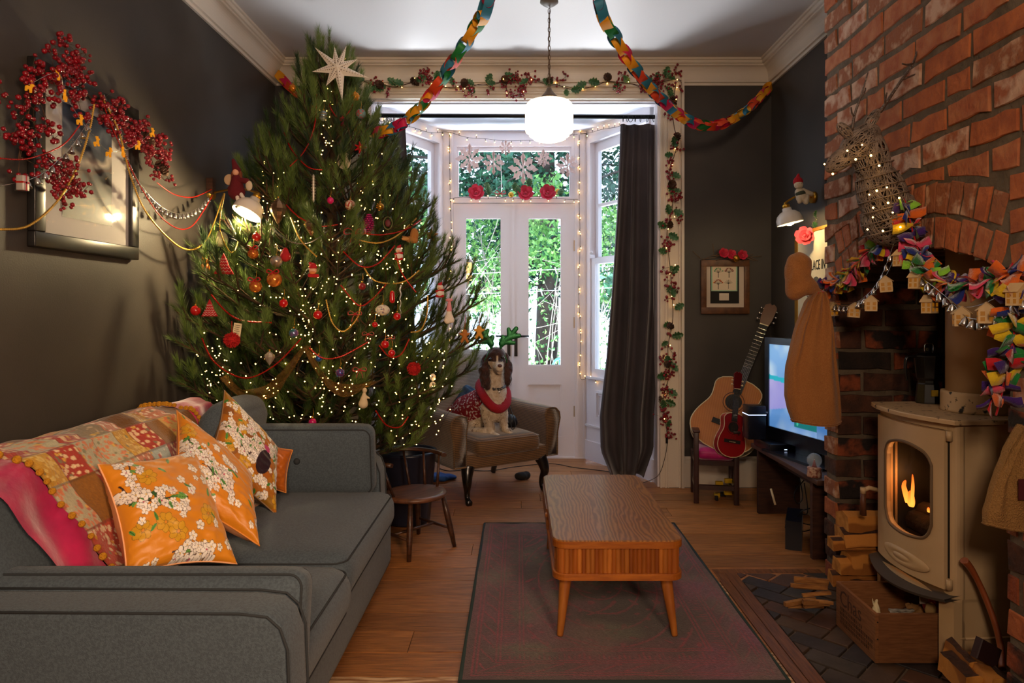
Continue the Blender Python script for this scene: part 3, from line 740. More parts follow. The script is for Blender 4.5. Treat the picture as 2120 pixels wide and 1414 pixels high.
quilt = thing('patchwork_quilt', 'floral patchwork quilt with magenta velvet borders and mustard pompoms over the sofa back', 'quilt', (-1.35, 2.2, .5))
Q0, Q1 = .135, .90
cv.sheet('patchwork', lambda u, v: qshape(Q0+u*(Q1-Q0), v), M('quilt_cotton', rough=.85, attr='paint', bump=.35, bs=120, sheen=.2), quilt)
velvet = M('magenta_velvet', '9c0c44', .5, col2='c81a58', ns=9, nd=4, bump=.2, bs=30, sheen=1, contrast=(.4, .7))
b = MB(); b.grid(lambda u, v: qshape(u*Q0, v, .004*math.sin(v*20+u*7)), 14, 50); b.build('velvet_border', velvet, quilt)
b = MB(); b.grid(lambda u, v: qshape(Q1+u*.17, v*.75+.02, .004*math.sin(v*16)), 12, 46); b.build('velvet_border', velvet, quilt)
pm = M('mustard_wool', 'd9981c', .95, col2='b87a14', ns=200, bump=.8, bs=300); pmesh = MB().ball((0, 0, 0), .0105, 10).mesh(pm, 'pompom')
for u, side in ((Q0, -1), (Q1, 1)):
    for k in range(26):
        p = qshape(u, .06+.93*k/25 if side < 0 else .2+.5*k/25, .012)
        o = link('pompom', pmesh, quilt); o.location = p+Vector((0, side*.008, 0)); o.scale = [random.uniform(.8, 1.1)]*3
# ---- scatter pillows
def pillow(c4, thick, name, label, canvas, back='e8a878', group=None, cornerpull=.06, seam='d98a3a'):
    A, B, C_, D = [Vector(p) for p in c4]; cen = (A+B+C_+D)/4; n = (B-A).cross(D-A).normalized()
    if n.y > 0: n = -n
    root = thing(name, label, 'cushion', (cen.x, cen.y, min(p.z for p in c4)), group=group)
    def base(u, v): return A*(1-u)*(1-v)+B*u*(1-v)+C_*u*v+D*(1-u)*v
    def f(u, v, s):
        a, b = 2*u-1, 2*v-1
        pa = 2*cornerpull*(1-b*b); pb = 2*cornerpull*(1-a*a)
        uu = .5+.5*a*(1-pa*(abs(a)**2)); vv = .5+.5*b*(1-pb*(abs(b)**2))
        h = thick/2*((1-a*a)*(1-b*b))**.42
        h *= 1+.10*noise.noise(Vector((a*2.2, b*2.2, cen.x*7)))
        h += .004*noise.noise(Vector((a*5, b*9, 2)))*(1 if abs(a) < .98 and abs(b) < .98 else 0)
        return base(uu, vv)+n*h*s
    canvas.sheet('printed_face', lambda u, v: f(u, v, 1), M('satin_print', rough=.42, attr='paint', bump=.12, bs=60, sheen=.3), root)
    b = MB(); b.grid(lambda u, v: f(u, v, -1), 24, 24); b.build('plain_back', M('back_'+back, back, .6, bump=.1, bs=60), root)
    pth = [f(k/20, 0, 0) for k in range(20)]+[f(1, k/20, 0) for k in range(20)]+[f(1-k/20, 1, 0) for k in range(20)]+[f(0, 1-k/20, 0) for k in range(20)]
    b = MB(); b.tube(pth, .0028, 6, closed=True); b.build('seam', M('seam_'+seam, seam, .7), root)
    return root
def floral(bg, seed, dense=1.0, dark=False, focus=None):
    cv = Canvas(210, 210, bg); r = random.Random(seed); random.seed(seed)
    if dark:
        for _ in range(26): cv.disc(r.random(), r.random(), r.uniform(.04, .12), r.choice(['a85a14', '8a6a1e', 'b4741c', '7a4a1c']), 1, 0, .7)
    for _ in range(int(7*dense)):                       # golden shaded blossoms
        x, y = r.random(), r.random()
        for k in range(7): a = 2*PI*k/7; cv.disc(x+.05*math.cos(a), y+.05*math.sin(a), .038, '8a6416', .8, a); cv.disc(x+.05*math.cos(a), y+.05*math.sin(a), .034, 'd09a22', .8, a)
    for _ in range(4 if not dark else 6):               # branches
        x, y = r.random(), r.random(); a = r.uniform(0, 6); pts = [(x, y)]
        for k in range(7): a += r.uniform(-.5, .5); x += .09*math.cos(a); y += .09*math.sin(a); pts.append((x, y))
        cv.line(pts, .008, '3c2420')
        for p in pts[1:]:
            a2 = r.uniform(0, 6); cv.line([p, (p[0]+.06*math.cos(a2), p[1]+.06*math.sin(a2))], .004, '3c2420')
            for _ in range(2): cv.leaf(p[0], p[1], r.uniform(.06, .10), r.uniform(0, 6), r.choice(['4e8a3a', '6aa04a', '2e5a2a']), .36, '1e3a1a')
            for _ in range(4 if not dark else 6): cv.flower(p[0]+r.uniform(-.09, .09), p[1]+r.uniform(-.09, .09), r.uniform(.034, .056), r.choice(['efe6dc', 'f4ece4', 'e8d8cc']), '54403a', r.choice(['d9b45e', 'c0506a']))
    for _ in range(int(30*dense)): cv.flower(r.random(), r.random(), r.uniform(.03, .05), 'f0e6da', '54403a')
    for _ in range(int(14*dense)): cv.leaf(r.random(), r.random(), r.uniform(.05, .09), r.uniform(0, 6), r.choice(['4e8a3a', '5a9a44']), .36, '1e3a1a')
    if dark: cv.disc(.62, .6, .10, '2a1620', 1.9, .35); cv.disc(.66, .38, .05, 'c03a78')
    random.seed(seed+100); return cv
P1 = [at(203, 962, 1.97), at(402, 930, 2.28), at(490, 1168, 2.02), at(262, 1195, 1.82)]
P2 = [at(366, 850, 2.40), at(520, 985, 2.42), at(537, 1130, 2.16), at(352, 1035, 2.10)]
P3 = [at(465, 808, 2.72), at(574, 925, 2.82), at(572, 1066, 2.62), at(424, 965, 2.50)]
P4 = [at(520, 905, 2.84), at(606, 932, 2.88), at(592, 1020, 2.82), at(505, 1010, 2.76)]
pillow(P4, .10, 'scatter_cushion', 'small plain orange satin cushion half hidden behind the dark blossom cushion', (lambda c: (c.noise(.06, 6), c)[1])(Canvas(60, 60, 'b45c10')), 'b05c14')
pillow(P3, .13, 'scatter_cushion', 'brown and white blossom cushion standing on its corner farthest along the sofa', floral('b06a1c', 21, 2.2, True), 'b08a5a', seam='8a6a4a')
pillow(P2, .14, 'scatter_cushion', 'bright orange cushion with a white blossom sprig, middle of the sofa pillows', floral('d4841a', 8, .6), 'f0a878')
pillow(P1, .15, 'scatter_cushion', 'large orange cushion with white blossoms and green leaves, nearest on the sofa', floral('d8881c', 14, .9), 'f0b080', seam='f0b080')
random.seed(11)
# ---- armchair
cord = M('corduroy', '7a5a3a', .8, col2='4e3824', wave=(28, 'Z', .6, 1), bump=.25, bs=120, sheen=.4, contrast=(.2, .8))
cord2 = M('corduroy_back', '8f8478', .85, col2='6f6458', wave=(30, 'Z', 1.2, 1), bump=.3, bs=120, sheen=.4, contrast=(.2, .8))
ebon = M('ebonised_wood', '14100e', .25, coat=.4)
ac = thing('armchair', 'brown corduroy armchair with rolled arms and black cabriole legs by the glazed doors', 'armchair', (-.235, 4.79, 0), math.radians(33.4))
b = MB(); b.box((-.33, -.30, .22), (.33, .34, .32), bev=.02); b.build('seat_base', cord, ac, local=True)
b = MB(); cushion(b, (0, -.03, .355), (.50, .63, .12), .012)
sc_ = b.build('seat_cushion', cord, ac, local=True)
for zz in (.400, .312): pipe(sc_, [(( .245*(1 if math.cos(a) > 0 else -1)*min(1, abs(math.cos(a))*1.35)), -.03+.305*(1 if math.sin(a) > 0 else -1)*min(1, abs(math.sin(a))*1.35), zz) for a in [2*PI*k/48 for k in range(48)]], .004, cord, closed=True).matrix_parent_inverse.identity()
def backf(u, v):
    a = u*2*PI; w = .33; e = .42; cx_, cy_ = sgn(math.cos(a), e)*w, sgn(math.sin(a), .7)*.075
    z = .28+v*.67; tp = max(0, v-.88)/.12; k = math.sqrt(max(0, 1-tp*tp))*.98+.02
    return (cx_*(.92+.06*v)*(1 if v < .9 else .9+.1*k), .29+cy_*k+.13*v, z-(.015*(cx_/w)**4 if v > .8 else 0))
b = MB(); b.grid(backf, 40, 24, closed_u=True); b.build('backrest', cord2, ac, local=True)
for s in (-1, 1):
    b = MB(); ring = []
    pr = [(-.06, .24), (-.062, .40), (-.075, .455), (-.088, .50), (-.08, .545), (-.045, .575), (.0, .58), (.045, .57), (.06, .53), (.05, .49), (.045, .45), (.045, .24)]
    ys = [(-.30, .93), (-.315, .985), (-.29, 1), (-.1, 1), (.12, 1), (.34, 1)]
    vs = []; n = len(pr)
    for y, k in ys:
        for x, z in pr: vs.append((s*(.355-x*.85*k), y, .40+(z-.40)*k+(.03*max(0, y+.1))))
    b.add(vs, [(i*n+j, i*n+(j+1) % n, (i+1)*n+(j+1) % n, (i+1)*n+j) for i in range(len(ys)-1) for j in range(n)]+[tuple(range(n)), tuple(range(len(ys)*n-1, (len(ys)-1)*n-1, -1))], 0, True)
    b.build('armrest', cord, ac, local=True)
for sx, sy in ((-1, -1), (1, -1), (-1, 1), (1, 1)):
    b = MB()
    if sy < 0: pth = [(sx*.285, -.27, .235), (sx*.30, -.285, .19), (sx*.305, -.295, .14), (sx*.295, -.275, .08), (sx*.295, -.28, .035), (sx*.30, -.31, .012), (sx*.302, -.325, .008)]; rr_ = [.045, .038, .030, .020, .018, .024, .015]
    else: pth = [(sx*.28, .30, .235), (sx*.285, .32, .12), (sx*.29, .36, .02), (sx*.29, .365, .005)]; rr_ = [.03, .024, .020, .02]
    b.tube(spline(pth, 5), list(np.interp(np.linspace(0, 1, (len(pth)-1)*5+1), np.linspace(0, 1, len(pth)), rr_)), 12); b.build('leg', ebon, ac, local=True)
# ---- child's windsor chair
elm = M('dark_elm', '4a2c1c', .4, col2='2e1a10', ns=6, stretch=(3, 3, 12), coat=.15)
elms = M('elm_seat', '6e4630', .4, col2='4a2c1c', ns=5, stretch=(2, 12, 2), coat=.15)
wc = thing('childs_chair', "small dark wooden child's chair with a curved spindle back beside the sofa end", 'chair', (-.535, 3.60, 0), math.radians(47)); wc.scale = (1.12, 1.12, 1.02); wc.location.x -= .015
b = MB(); b.lathe([(0, .262), (.12, .262), (.148, .268), (.155, .278), (.15, .288), (.13, .291), (.06, .286), (0, .285)], (0, 0, 0), 32, squash=(1.0, 1.0), wob=lambda a, z: 1-.10*max(0, math.sin(a))); b.build('seat', elms, wc, local=True)
for sx in (-1, 1):
    for sy in (-1, 1):
        b = MB(); t_ = Vector((sx*.095, sy*.095, .27)); q_ = Vector((sx*.135, sy*.135, .0))
        b.tube([q_, q_+(t_-q_)*.35, q_+(t_-q_)*.6, t_], [.009, .0135, .014, .010], 10); b.build('leg', elm, wc, local=True)
    b = MB(); b.tube([(sx*.122, -.12, .095), (sx*.122, 0, .095), (sx*.122, .12, .095)], [.006, .009, .006], 8); b.build('stretcher', elm, wc, local=True)
b = MB(); b.tube([(-.12, 0, .095), (.12, 0, .095)], .007, 8); b.build('stretcher', elm, wc, local=True)
for s in (.5,):
    arcp = []
    for k in range(25):
        a = math.radians(-28+236*k/24); arcp.append((.175*math.cos(a), .02+.165*math.sin(a)+.02, .455+.012*max(0, math.sin(a))))
    b = MB(); b.tube(arcp, .014, 8, flat=.8); b.build('arm_bow', elm, wc, local=True)
for dg_ in (-8, 28, 62, 118, 152, 188):
    a = math.radians(dg_); p0 = (.128*math.cos(a), .128*math.sin(a)*.95, .28); p1 = (.172*math.cos(a), .04+.165*math.sin(a), .455)
    b = MB(); b.tube([p0, p1], [.007, .006], 8); b.build('spindle', elm, wc, local=True)
# ---- curtains and pole
curt = M('curtain_cloth', '40383b', .75, col2='383134', ns=5, bump=.1, bs=200, sheen=.3)
def curtain(name, label, L, R, d0, folds, cat='curtain'):
    """L, R: lists of (py, px) giving the two edges; d0 depth"""
    root = thing(name, label, cat, at((L[-1][1]+R[-1][1])/2, L[-1][0], d0))
    ly, lx = zip(*L); ry, rx = zip(*R); y0, y1 = ly[0], ly[-1]
    def f(u, v):
        py = y0+(y1-y0)*v; xl = np.interp(py, ly, lx); xr = np.interp(py, ry, rx); p = at(xl+(xr-xl)*u, py, d0)
        k = .3+.7*min(1, v*2.5); ph = folds*2*PI*u+.8*math.sin(3*v+u*4)
        p.y += -.045*k*math.sin(ph)-.02*k*math.sin(ph*.5+1)-.012*noise.noise(Vector((u*6, v*5, 1)))
        p.x += .012*k*math.cos(ph); 
        if v > .93: p.y += -.03*(v-.93)/.07*math.sin(ph*.7)
        return p
    b = MB(); b.grid(f, 120, 60); o = b.build('drape', curt, root)
    sol = o.modifiers.new('t', 'SOLIDIFY'); sol.thickness = .004
    b = MB(); b.grid(lambda u, v: f(u, v*.02)+Vector((0, -.006, 0)), 120, 3); b.build('heading_tape', curt, root)
    return root, f
cr_, f1 = curtain('curtain', 'full-length charcoal curtain hanging at the right of the bay', [(258, 1284), (420, 1276), (620, 1262), (740, 1252), (860, 1238), (930, 1240), (985, 1262)], [(258, 1366), (420, 1364), (620, 1366), (860, 1352), (930, 1352), (985, 1330)], 4.93, 3.2)
cl_, f2 = curtain('curtain', 'charcoal curtain at the left of the bay behind the tree', [(258, 762), (600, 766), (985, 790)], [(258, 838), (420, 846), (560, 852), (700, 856), (985, 868)], 4.95, 4)
pole = thing('curtain_pole', 'long black metal curtain pole across the bay opening', 'curtain pole', at(1065, 240, 4.93))
MB().tube([at(765, 239, 4.93), at(1366, 242, 4.93)], .0155, 14).build('rod', blackm, pole)
for px in (766, 1364): MB().tube([at(px, 240, 4.93), at(px+(3 if px > 1000 else -3), 240, 4.93)], .032, 16).build('end_plate', blackm, pole)
rg = MB(); rg.tube([(0, .022*math.cos(a), .022*math.sin(a)) for a in [2*PI*k/20 for k in range(20)]], .0022, 6, closed=True); rgm = rg.mesh(blackm, 'ring')
for px in (1290, 1299, 1306, 1315, 1326, 1340, 1353, 1358, 776, 783, 790, 797, 806, 816, 828):
    o = link('ring', rgm, pole); o.location = at(px, 246, 4.93); o.rotation_euler = (0, 0, random.uniform(-.7, .7))
# ---- pendant lamp
pend = thing('pendant_lamp', 'cream opal glass schoolhouse pendant lamp hanging on a chain', 'pendant lamp', at(1137, 245, 3.85))
brz = M('aged_bronze', '5e4a38', .45, metal=.7)
gl = M('opal_glass', 'fff0d8', .3, emis=1.6, ecol='ffe4c0')
pc = at(1137, 245, 3.85); dm = 3.85/F
prof_ = [(17, -38), (33, -36), (44, -32), (49.5, -24), (49.5, 15), (48, 20), (50, 22), (49, 28), (41, 31), (42, 36), (34, 39), (33, 43), (24, 46), (12, 49.5), (0, 50.5)]
def flute(a, z): return 1+(.008*math.cos(a*36) if -.065 < z < .1 else 0)
MB().lathe([(r*dm, -z*dm) for r, z in prof_[::-1]], pc, 72, wob=flute).build('glass_shade', gl, pend)
MB().lathe([(r*dm, -z*dm) for r, z in ((21, -35), (22, -39), (14, -48), (7, -56), (5, -62), (3, -64))], pc, 24).build('gallery', brz, pend)
ch = MB(); zt, zb = 2.965, pc.z+64*dm; n = int((zt-zb)/.026); 
for k in range(n):
    z = zb+.026*k+.013; R_ = Matrix.Rotation(PI/2*(k % 2)+.4, 4, 'Z'); ring = [Vector((pc.x, pc.y, z))+R_ @ Vector((.007*math.cos(a), 0, .017*math.sin(a))) for a in [2*PI*j/10 for j in range(10)]]
    ch.tube(ring, .0022, 5, closed=True)
ch.tube([(pc.x+.004, pc.y, zb), (pc.x-.004, pc.y, (zb+zt)/2), (pc.x+.004, pc.y, zt)], .0025, 5)
ch.build('chain', brz, pend)
MB().lathe([(0, 3.0), (.05, 3.0), (.052, 2.985), (.03, 2.968), (.01, 2.96), (0, 2.958)][::-1], (pc.x, pc.y, 0), 24).build('ceiling_rose', M('rose_grey', '6e665e', .5), pend)
# ================================================================ garden
struct('ground', MB().box((-6, 5.9, -.35), (6, 14, -.15)), M('paving', '9a9894', .8, col2='7c7a76', ns=3))
ICO1 = ico(1); ICO2 = ico(2)
def leaf_tpl(n=1):
    v = np.array([(0, 0, 0), (.5, .3, .12), (1, 0, 0), (.5, -.3, .12)]); return v, np.array([[0, 1, 2], [0, 2, 3]])
LT = leaf_tpl()
def cloud(name, pts, size, mats, parent, kind='stuff'):
    n = len(pts); R = rand_rot(n); V, Fc = scatter(LT[0], LT[1], pts, size*(.6+.8*np.random.rand(n)), R)
    mi = np.repeat(np.random.randint(0, len(mats), n), 2); return np_obj(name, V, Fc, mats, parent, kind=kind, mi=mi)
def box_pts(n, c, s, lump=0):
    P = np.array(c)+(np.random.rand(n, 3)-.5)*2*np.array(s)
    if lump: keep = np.array([noise.noise(Vector(p)*lump) > -.12 for p in P]); P = P[keep]
    return P
def branchy(mb, a, b, r, sub=3, depth=2):
    a, b = Vector(a), Vector(b); mid = (a+b)/2+Vector([random.gauss(0, .06)*(b-a).length for _ in range(3)])
    mb.tube(spline([a, mid, b], 4), list(np.linspace(r, r*.45, 9)), 5)
    if depth > 0:
        for _ in range(sub):
            t = random.uniform(.3, .95); p = a+(b-a)*t; d = (b-a).normalized()+Vector([random.gauss(0, .55) for _ in range(3)])
            branchy(mb, p, p+d.normalized()*(b-a).length*random.uniform(.3, .5), r*.5, sub, depth-1)
lf = [M('leaf_bright', '689c4a', .6, col2='8cbc68', ns=3), M('leaf_mid', '487c38', .6, col2='649850', ns=3)]
lm = [M('leaf_ivy', '2f5f30', .6), M('leaf_ivy_pale', '5f8e58', .6)]
lc = [M('conifer_dark', '2c5a48', .8, col2='3f7258', ns=5), M('conifer_mid', '447a58', .8)]
bark = M('garden_bark', '6a5c54', .9, col2='4a403a', ns=8)
pbark = M('pale_stems', 'a49a90', .9)
hd = thing('privet_hedge', 'bright green leafy hedge on bare stems outside the door glass', 'hedge', (0, 7.3, -.15))
P = box_pts(15000, (0, 7.3, 1.95), (2.6, .35, .55), 2.5); P[:, 2] += .18*np.sin(P[:, 0]*4); cloud('foliage', P, .06, lf, hd)
P = box_pts(9000, (0, 7.3, 1.0), (2.6, .3, .9), 3.5); cloud('ivy_leaves', P, .05, lm+lf, hd)
mb = MB()
for k in range(46):
    x = random.uniform(-2, 2); branchy(mb, (x, 7.25+random.uniform(-.2, .2), -.2), (x+random.uniform(-.3, .3), 7.2+random.uniform(-.2, .2), random.uniform(1.3, 2.2)), .010, 2, 1)
tag(mb.build('bare_stems', pbark, hd), kind='stuff')
for k, (x, y, nm) in enumerate(((-1.6, 8.6, 'tall dark conifer left of centre behind the garden hedge'), (.35, 8.9, 'dark conifer with drooping boughs behind the middle of the hedge'), (1.9, 8.4, 'dark spreading conifer behind the right end of the hedge'))):
    tr = thing('conifer_tree', nm, 'tree', (x, y, -.15))
    mb = MB(); mb.tube([(x, y, -.2), (x+.05, y, 2), (x, y, 4.6)], [.17, .13, .06], 10); tag(mb.build('trunk', bark, tr))
    mb = MB(); P = []
    for i in range(70):
        z = random.uniform(1.5, 4.6); a = random.uniform(0, 2*PI); L = random.uniform(.8, 1.7)
        q = Vector((x+L*math.cos(a), y+L*math.sin(a), z+random.uniform(-.5, .25))); p0 = Vector((x, y, z))
        mb.tube(spline([p0, (p0+q)/2+Vector((0, 0, .12)), q], 4), list(np.linspace(.022, .006, 9)), 5)
        for j in range(150):
            t = random.uniform(.25, 1); P.append(p0+(q-p0)*t+Vector((random.gauss(0, .13), random.gauss(0, .13), random.gauss(-.02, .07))))
    tag(mb.build('boughs', bark, tr), kind='stuff'); cloud('needles', np.array(P), .085, lc, tr)
fence = thing('garden_fence', 'low dark red wooden fence boards behind the hedge stems', 'fence', (0, 7.75, -.15))
fm = M('red_fence', '6a2c2a', .8); fb = MB().box((-.1, -.012, 0), (.1, .012, .72)).mesh(fm, 'fence_board')
for k in range(24): o = link('fence_board', fb, fence); o.location = (-2.5+k*.215, 7.75, -.15)
wl = thing('washing_line', 'two pale washing lines with pegs strung outside the door glass', 'washing line', (0, 6.75, 1.4))
wmat = M('line_cord', 'c8d0d6', .6); pegm = MB().box((-.006, -.006, -.05), (.006, .006, .02)).mesh(M('peg', 'd8d4cc', .6), 'peg')
for (y0_, y1_) in ((572, 553), (612, 598)):
    p = [at(800, y0_+4, 6.75), at(1060, (y0_+y1_)/2, 6.75), at(1300, y1_-4, 6.75)]; MB().tube(spline(p, 6), .0035, 5).build('line', wmat, wl)
    for px in (1000, 1120, 1150, 1248): o = link('peg', pegm, wl); o.location = at(px, y0_+4+(y1_-y0_-8)*(px-800)/500, 6.75); o.rotation_euler = (0, random.uniform(-.5, .5), 0)
gc = thing('garden_chair', 'pale turquoise garden chair back showing at the bottom of the right door pane', 'chair', at(1160, 790, 6.6))
tq = M('turquoise_paint', '5ab4c8', .5)
cp = [at(1143, 800, 6.6), at(1145, 757, 6.6), at(1156, 743, 6.6), at(1180, 742, 6.6), at(1192, 756, 6.6), at(1194, 800, 6.6)]
MB().tube(spline(cp, 6), .012, 8).build('back_hoop', tq, gc)
for px in (1158, 1168, 1178): MB().tube([at(px, 800, 6.6), at(px, 744, 6.6)], .007, 6).build('back_bar', tq, gc)
MB().prism(rounded(.3, .3, .05), .35, .38, Matrix.Translation(at(1168, 800, 6.5)-Vector((0, 0, .35+.04)))).build('seat', tq, gc)
for sx in (-1, 1): MB().tube([at(1168+sx*22, 795, 6.6), at(1168+sx*24, 642+F*1.42/6.6, 6.6)], .01, 6).build('leg', tq, gc)
lant = thing('garden_lantern', 'glowing amber box lantern seen at the left of the left door pane', 'lantern', at(975, 580, 7.0))
MB().box(at(960, 580, 7.0), at(977, 543, 7.1)).build('shade', M('amber_glow', 'e8a860', .5, emis=.8), lant); MB().box(at(958, 543, 6.99), at(979, 539, 7.11)).build('lid', bark, lant)
MB().tube([at(968, 580, 7.05), at(968, 642+F*1.4/7.05, 7.05)], .02, 8).build('post', bark, lant)
# ================================================================ the tree
AX, AY = -1.08, 3.92
RZ = [.40, .6, .85, 1.1, 1.36, 1.6, 1.85, 2.15, 2.45, 2.8]; RR = [.55, .70, .84, .86, .78, .63, .46, .27, .10, .02]
def trad(z): return float(np.interp(z, RZ, RR))
def dsurf(px, py, k=.93):
    d = 2.9
    while d < 3.95:
        p = at(px, py, d)
        if math.hypot(p.x-AX, p.y-AY) < k*trad(p.z): return d
        d += .015
    return 3.9
ndm = [M('pine_needle', '36481a', .5, col2='4e6226', ns=6), M('pine_needle_tip', '4e662a', .5, col2='6c8240', ns=6), M('pine_needle_dark', '223818', .55)]
barkm = M('pine_bark', '4a3420', .9, col2='2e2014', ns=20, bump=.5)
tree = thing('christmas_tree', 'tall bushy pine tree with long needles, decorated and strung with warm lights', 'tree', (AX, AY, 0))
trunk = MB(); trunk.tube([(AX, AY, .05), (AX+.01, AY, 1.2), (AX+.02, AY-.02, 2.3), (AX+.01, AY-.03, 2.72)], [.05, .042, .02, .008], 10); trunk.build('trunk', barkm, tree)
twigs = MB(); shoots = []      # (p0, p1, kind)
def clampp(p):
    p = Vector(p)
    p.x = max(p.x, -1.66)
    if p.z < .84: p.y = max(p.y, 3.30)
    if p.y > 4.55 and p.z < 3: p.y = 4.55
    return p
def bough(a, q, r0=.012, n=9, tipk=1, spread=.2):
    a, q = Vector(a), Vector(q); L = (q-a).length
    mid = a+(q-a)*.55+Vector((0, 0, -.07*L)); path = [clampp(p) for p in spline([a, mid, q], 6)]
    twigs.tube(path, list(np.linspace(r0, .004, len(path))), 5)
    shoots.append((path[-4], path[-1]+(path[-1]-path[-2]).normalized()*.02, 1)); shoots.append((path[-7], path[-4], 0))
    side = (q-a).cross(Vector((0, 0, 1))); side = side.normalized() if side.length > .01 else Vector((1, 0, 0))
    for k in range(n):
        t = .28+.68*(k+random.random()*.5)/n; i = min(int(t*(len(path)-1)), len(path)-2); p = path[i]; dr = (path[i+1]-p).normalized()
        s = (1 if k % 2 else -1); l = spread*(1.15-t)*random.uniform(.8, 1.3)+.05
        d2 = (dr*.75+side*s*random.uniform(.4, 1.0)+Vector((0, 0, random.uniform(.15, .8)))).normalized()
        e = clampp(p+d2*l); m = p+(e-p)*.5+Vector((0, 0, -.01)); up = clampp(e+Vector((0, 0, .05))+d2*.04)
        twigs.tube([p, m, e], [.005, .0045, .004], 4, cap=False); shoots.append((m, e, 0)); shoots.append((e-(e-m)*.3, up, 1))
rt = random.Random(4)
z = .52; lev = 0
while z < 2.5:
    R_ = trad(z+.08); nb = 7 if z < 1.9 else 4; a0 = lev*2.4
    for k in range(nb):
        a = a0+2*PI*k/nb+rt.uniform(-.25, .25); r = R_*rt.uniform(.82, 1.06)
        e = Vector((AX+r*math.cos(a), AY+r*math.sin(a), z+rt.uniform(.0, .14)+.10*(1 if z < 1.6 else 1.6)))
        bough((AX, AY, z-.04*R_), clampp(e), .011, 11 if z < 1.9 else 7, 1, .26 if z < 2 else .14)
    z += .118; lev += 1
for (px, py, d) in [(1000, 622, 3.82), (944, 572, 3.86), (925, 520, 3.9), (886, 428, 3.95), (905, 500, 3.85), (822, 365, 4.0), (800, 300, 4.0), (985, 700, 3.7), (935, 790, 3.62), (965, 745, 3.7), (880, 880, 3.6), (815, 330, 3.95), (850, 920, 3.55),
                    (612, 148, 3.95), (642, 138, 3.95), (575, 240, 3.8), (543, 318, 3.75), (592, 262, 3.9), (456, 452, 3.62), (398, 512, 3.42), (415, 570, 3.38), (352, 640, 3.3), (362, 705, 3.26), (366, 790, 3.25), (430, 850, 3.3), (500, 470, 3.5), (560, 400, 3.55), (735, 172, 3.9), (748, 205, 3.9), (790, 262, 3.98), (640, 640, 3.1), (560, 700, 3.12), (720, 720, 3.1), (600, 560, 3.2), (780, 620, 3.2)]:
    q = at(px, py, d); sz = max(.45, q.z-.28-.2*random.random()) if q.z < 2.2 else q.z-.25
    bough((AX, AY, sz), q, .010, 9 if q.z < 2.2 else 4, 1, .2 if q.z < 2.1 else .08)
tip = at(681, 62, 3.9); shoots.append((Vector((AX+.01, AY-.03, 2.60)), tip, 1)); shoots.append((Vector((AX+.02, AY-.02, 2.3)), Vector((AX+.01, AY-.03, 2.62)), 0))
twigs.tube([(AX+.01, AY-.03, 2.6), tip-Vector((0, 0, .04))], [.009, .005], 5)
tag(twigs.build('branches', barkm, tree), kind='stuff')
def hides_lamp(s):
    m = (s[0]+s[1])/2; px, py = CX+m.x/m.y*F, CY-(m.z-H)/m.y*F; return 455 < px < 570 and 325 < py < 478 and m.y < 3.72
shoots = [s for s in shoots if not hides_lamp(s)]
A_ = np.array([tuple(s[0]) for s in shoots]); B2 = np.array([tuple(s[1]) for s in shoots]); K_ = np.array([s[2] for s in shoots])
NV, NF, NM = [], [], []; off = 0
for i in range(len(shoots)):
    L = np.linalg.norm(B2[i]-A_[i]); n = int(60+520*L) if K_[i] else int(40+340*L)
    n = min(n, 150); d = (B2[i]-A_[i])/max(L, 1e-6); t = np.random.rand(n)**.85; base = A_[i]+d*L*t[:, None]
    r = np.random.normal(size=(n, 3)); r -= (r@d)[:, None]*d; r /= np.linalg.norm(r, axis=1)[:, None]+1e-9
    ang = np.random.uniform(.35, .8, n)*(1-.35*t); nd_ = d*np.cos(ang)[:, None]+r*np.sin(ang)[:, None]; nd_[:, 2] += .12; ln = np.random.uniform(.045, .072, n)*(1-.25*t)
    w = np.cross(nd_, np.random.normal(size=(n, 3))); w /= np.linalg.norm(w, axis=1)[:, None]+1e-9; w *= .0011
    V = np.stack([base-w, base+w, base+nd_*ln[:, None]], 1).reshape(-1, 3); V[:, 0] = np.maximum(V[:, 0], -1.712); NV.append(V)
    NF.append(np.arange(off, off+3*n).reshape(-1, 3)); off += 3*n; NM.append(np.full(n, 1 if (K_[i] and random.random() < .6) else (2 if random.random() < .35 else 0)))
np_obj('needles', np.concatenate(NV), np.concatenate(NF), ndm, tree, kind='stuff', mi=np.concatenate(NM))
pot = thing('tree_bucket', 'dark navy plastic bucket holding the foot of the pine tree', 'bucket', (AX+.1, AY, 0))
# bucket sits to the right where the photograph shows it between sofa and armchair
pc_ = at(845, 940, 4.05)
pot.location = (pc_.x, pc_.y, 0)
MB().lathe([(0, 0), (.125, 0), (.13, .01), (.165, .40), (.172, .405), (.17, .42), (.155, .42), (.15, .38), (.12, .05), (0, .05)], (pc_.x, pc_.y, 0), 32).build('body', M('navy_plastic', '1c2030', .3), pot)
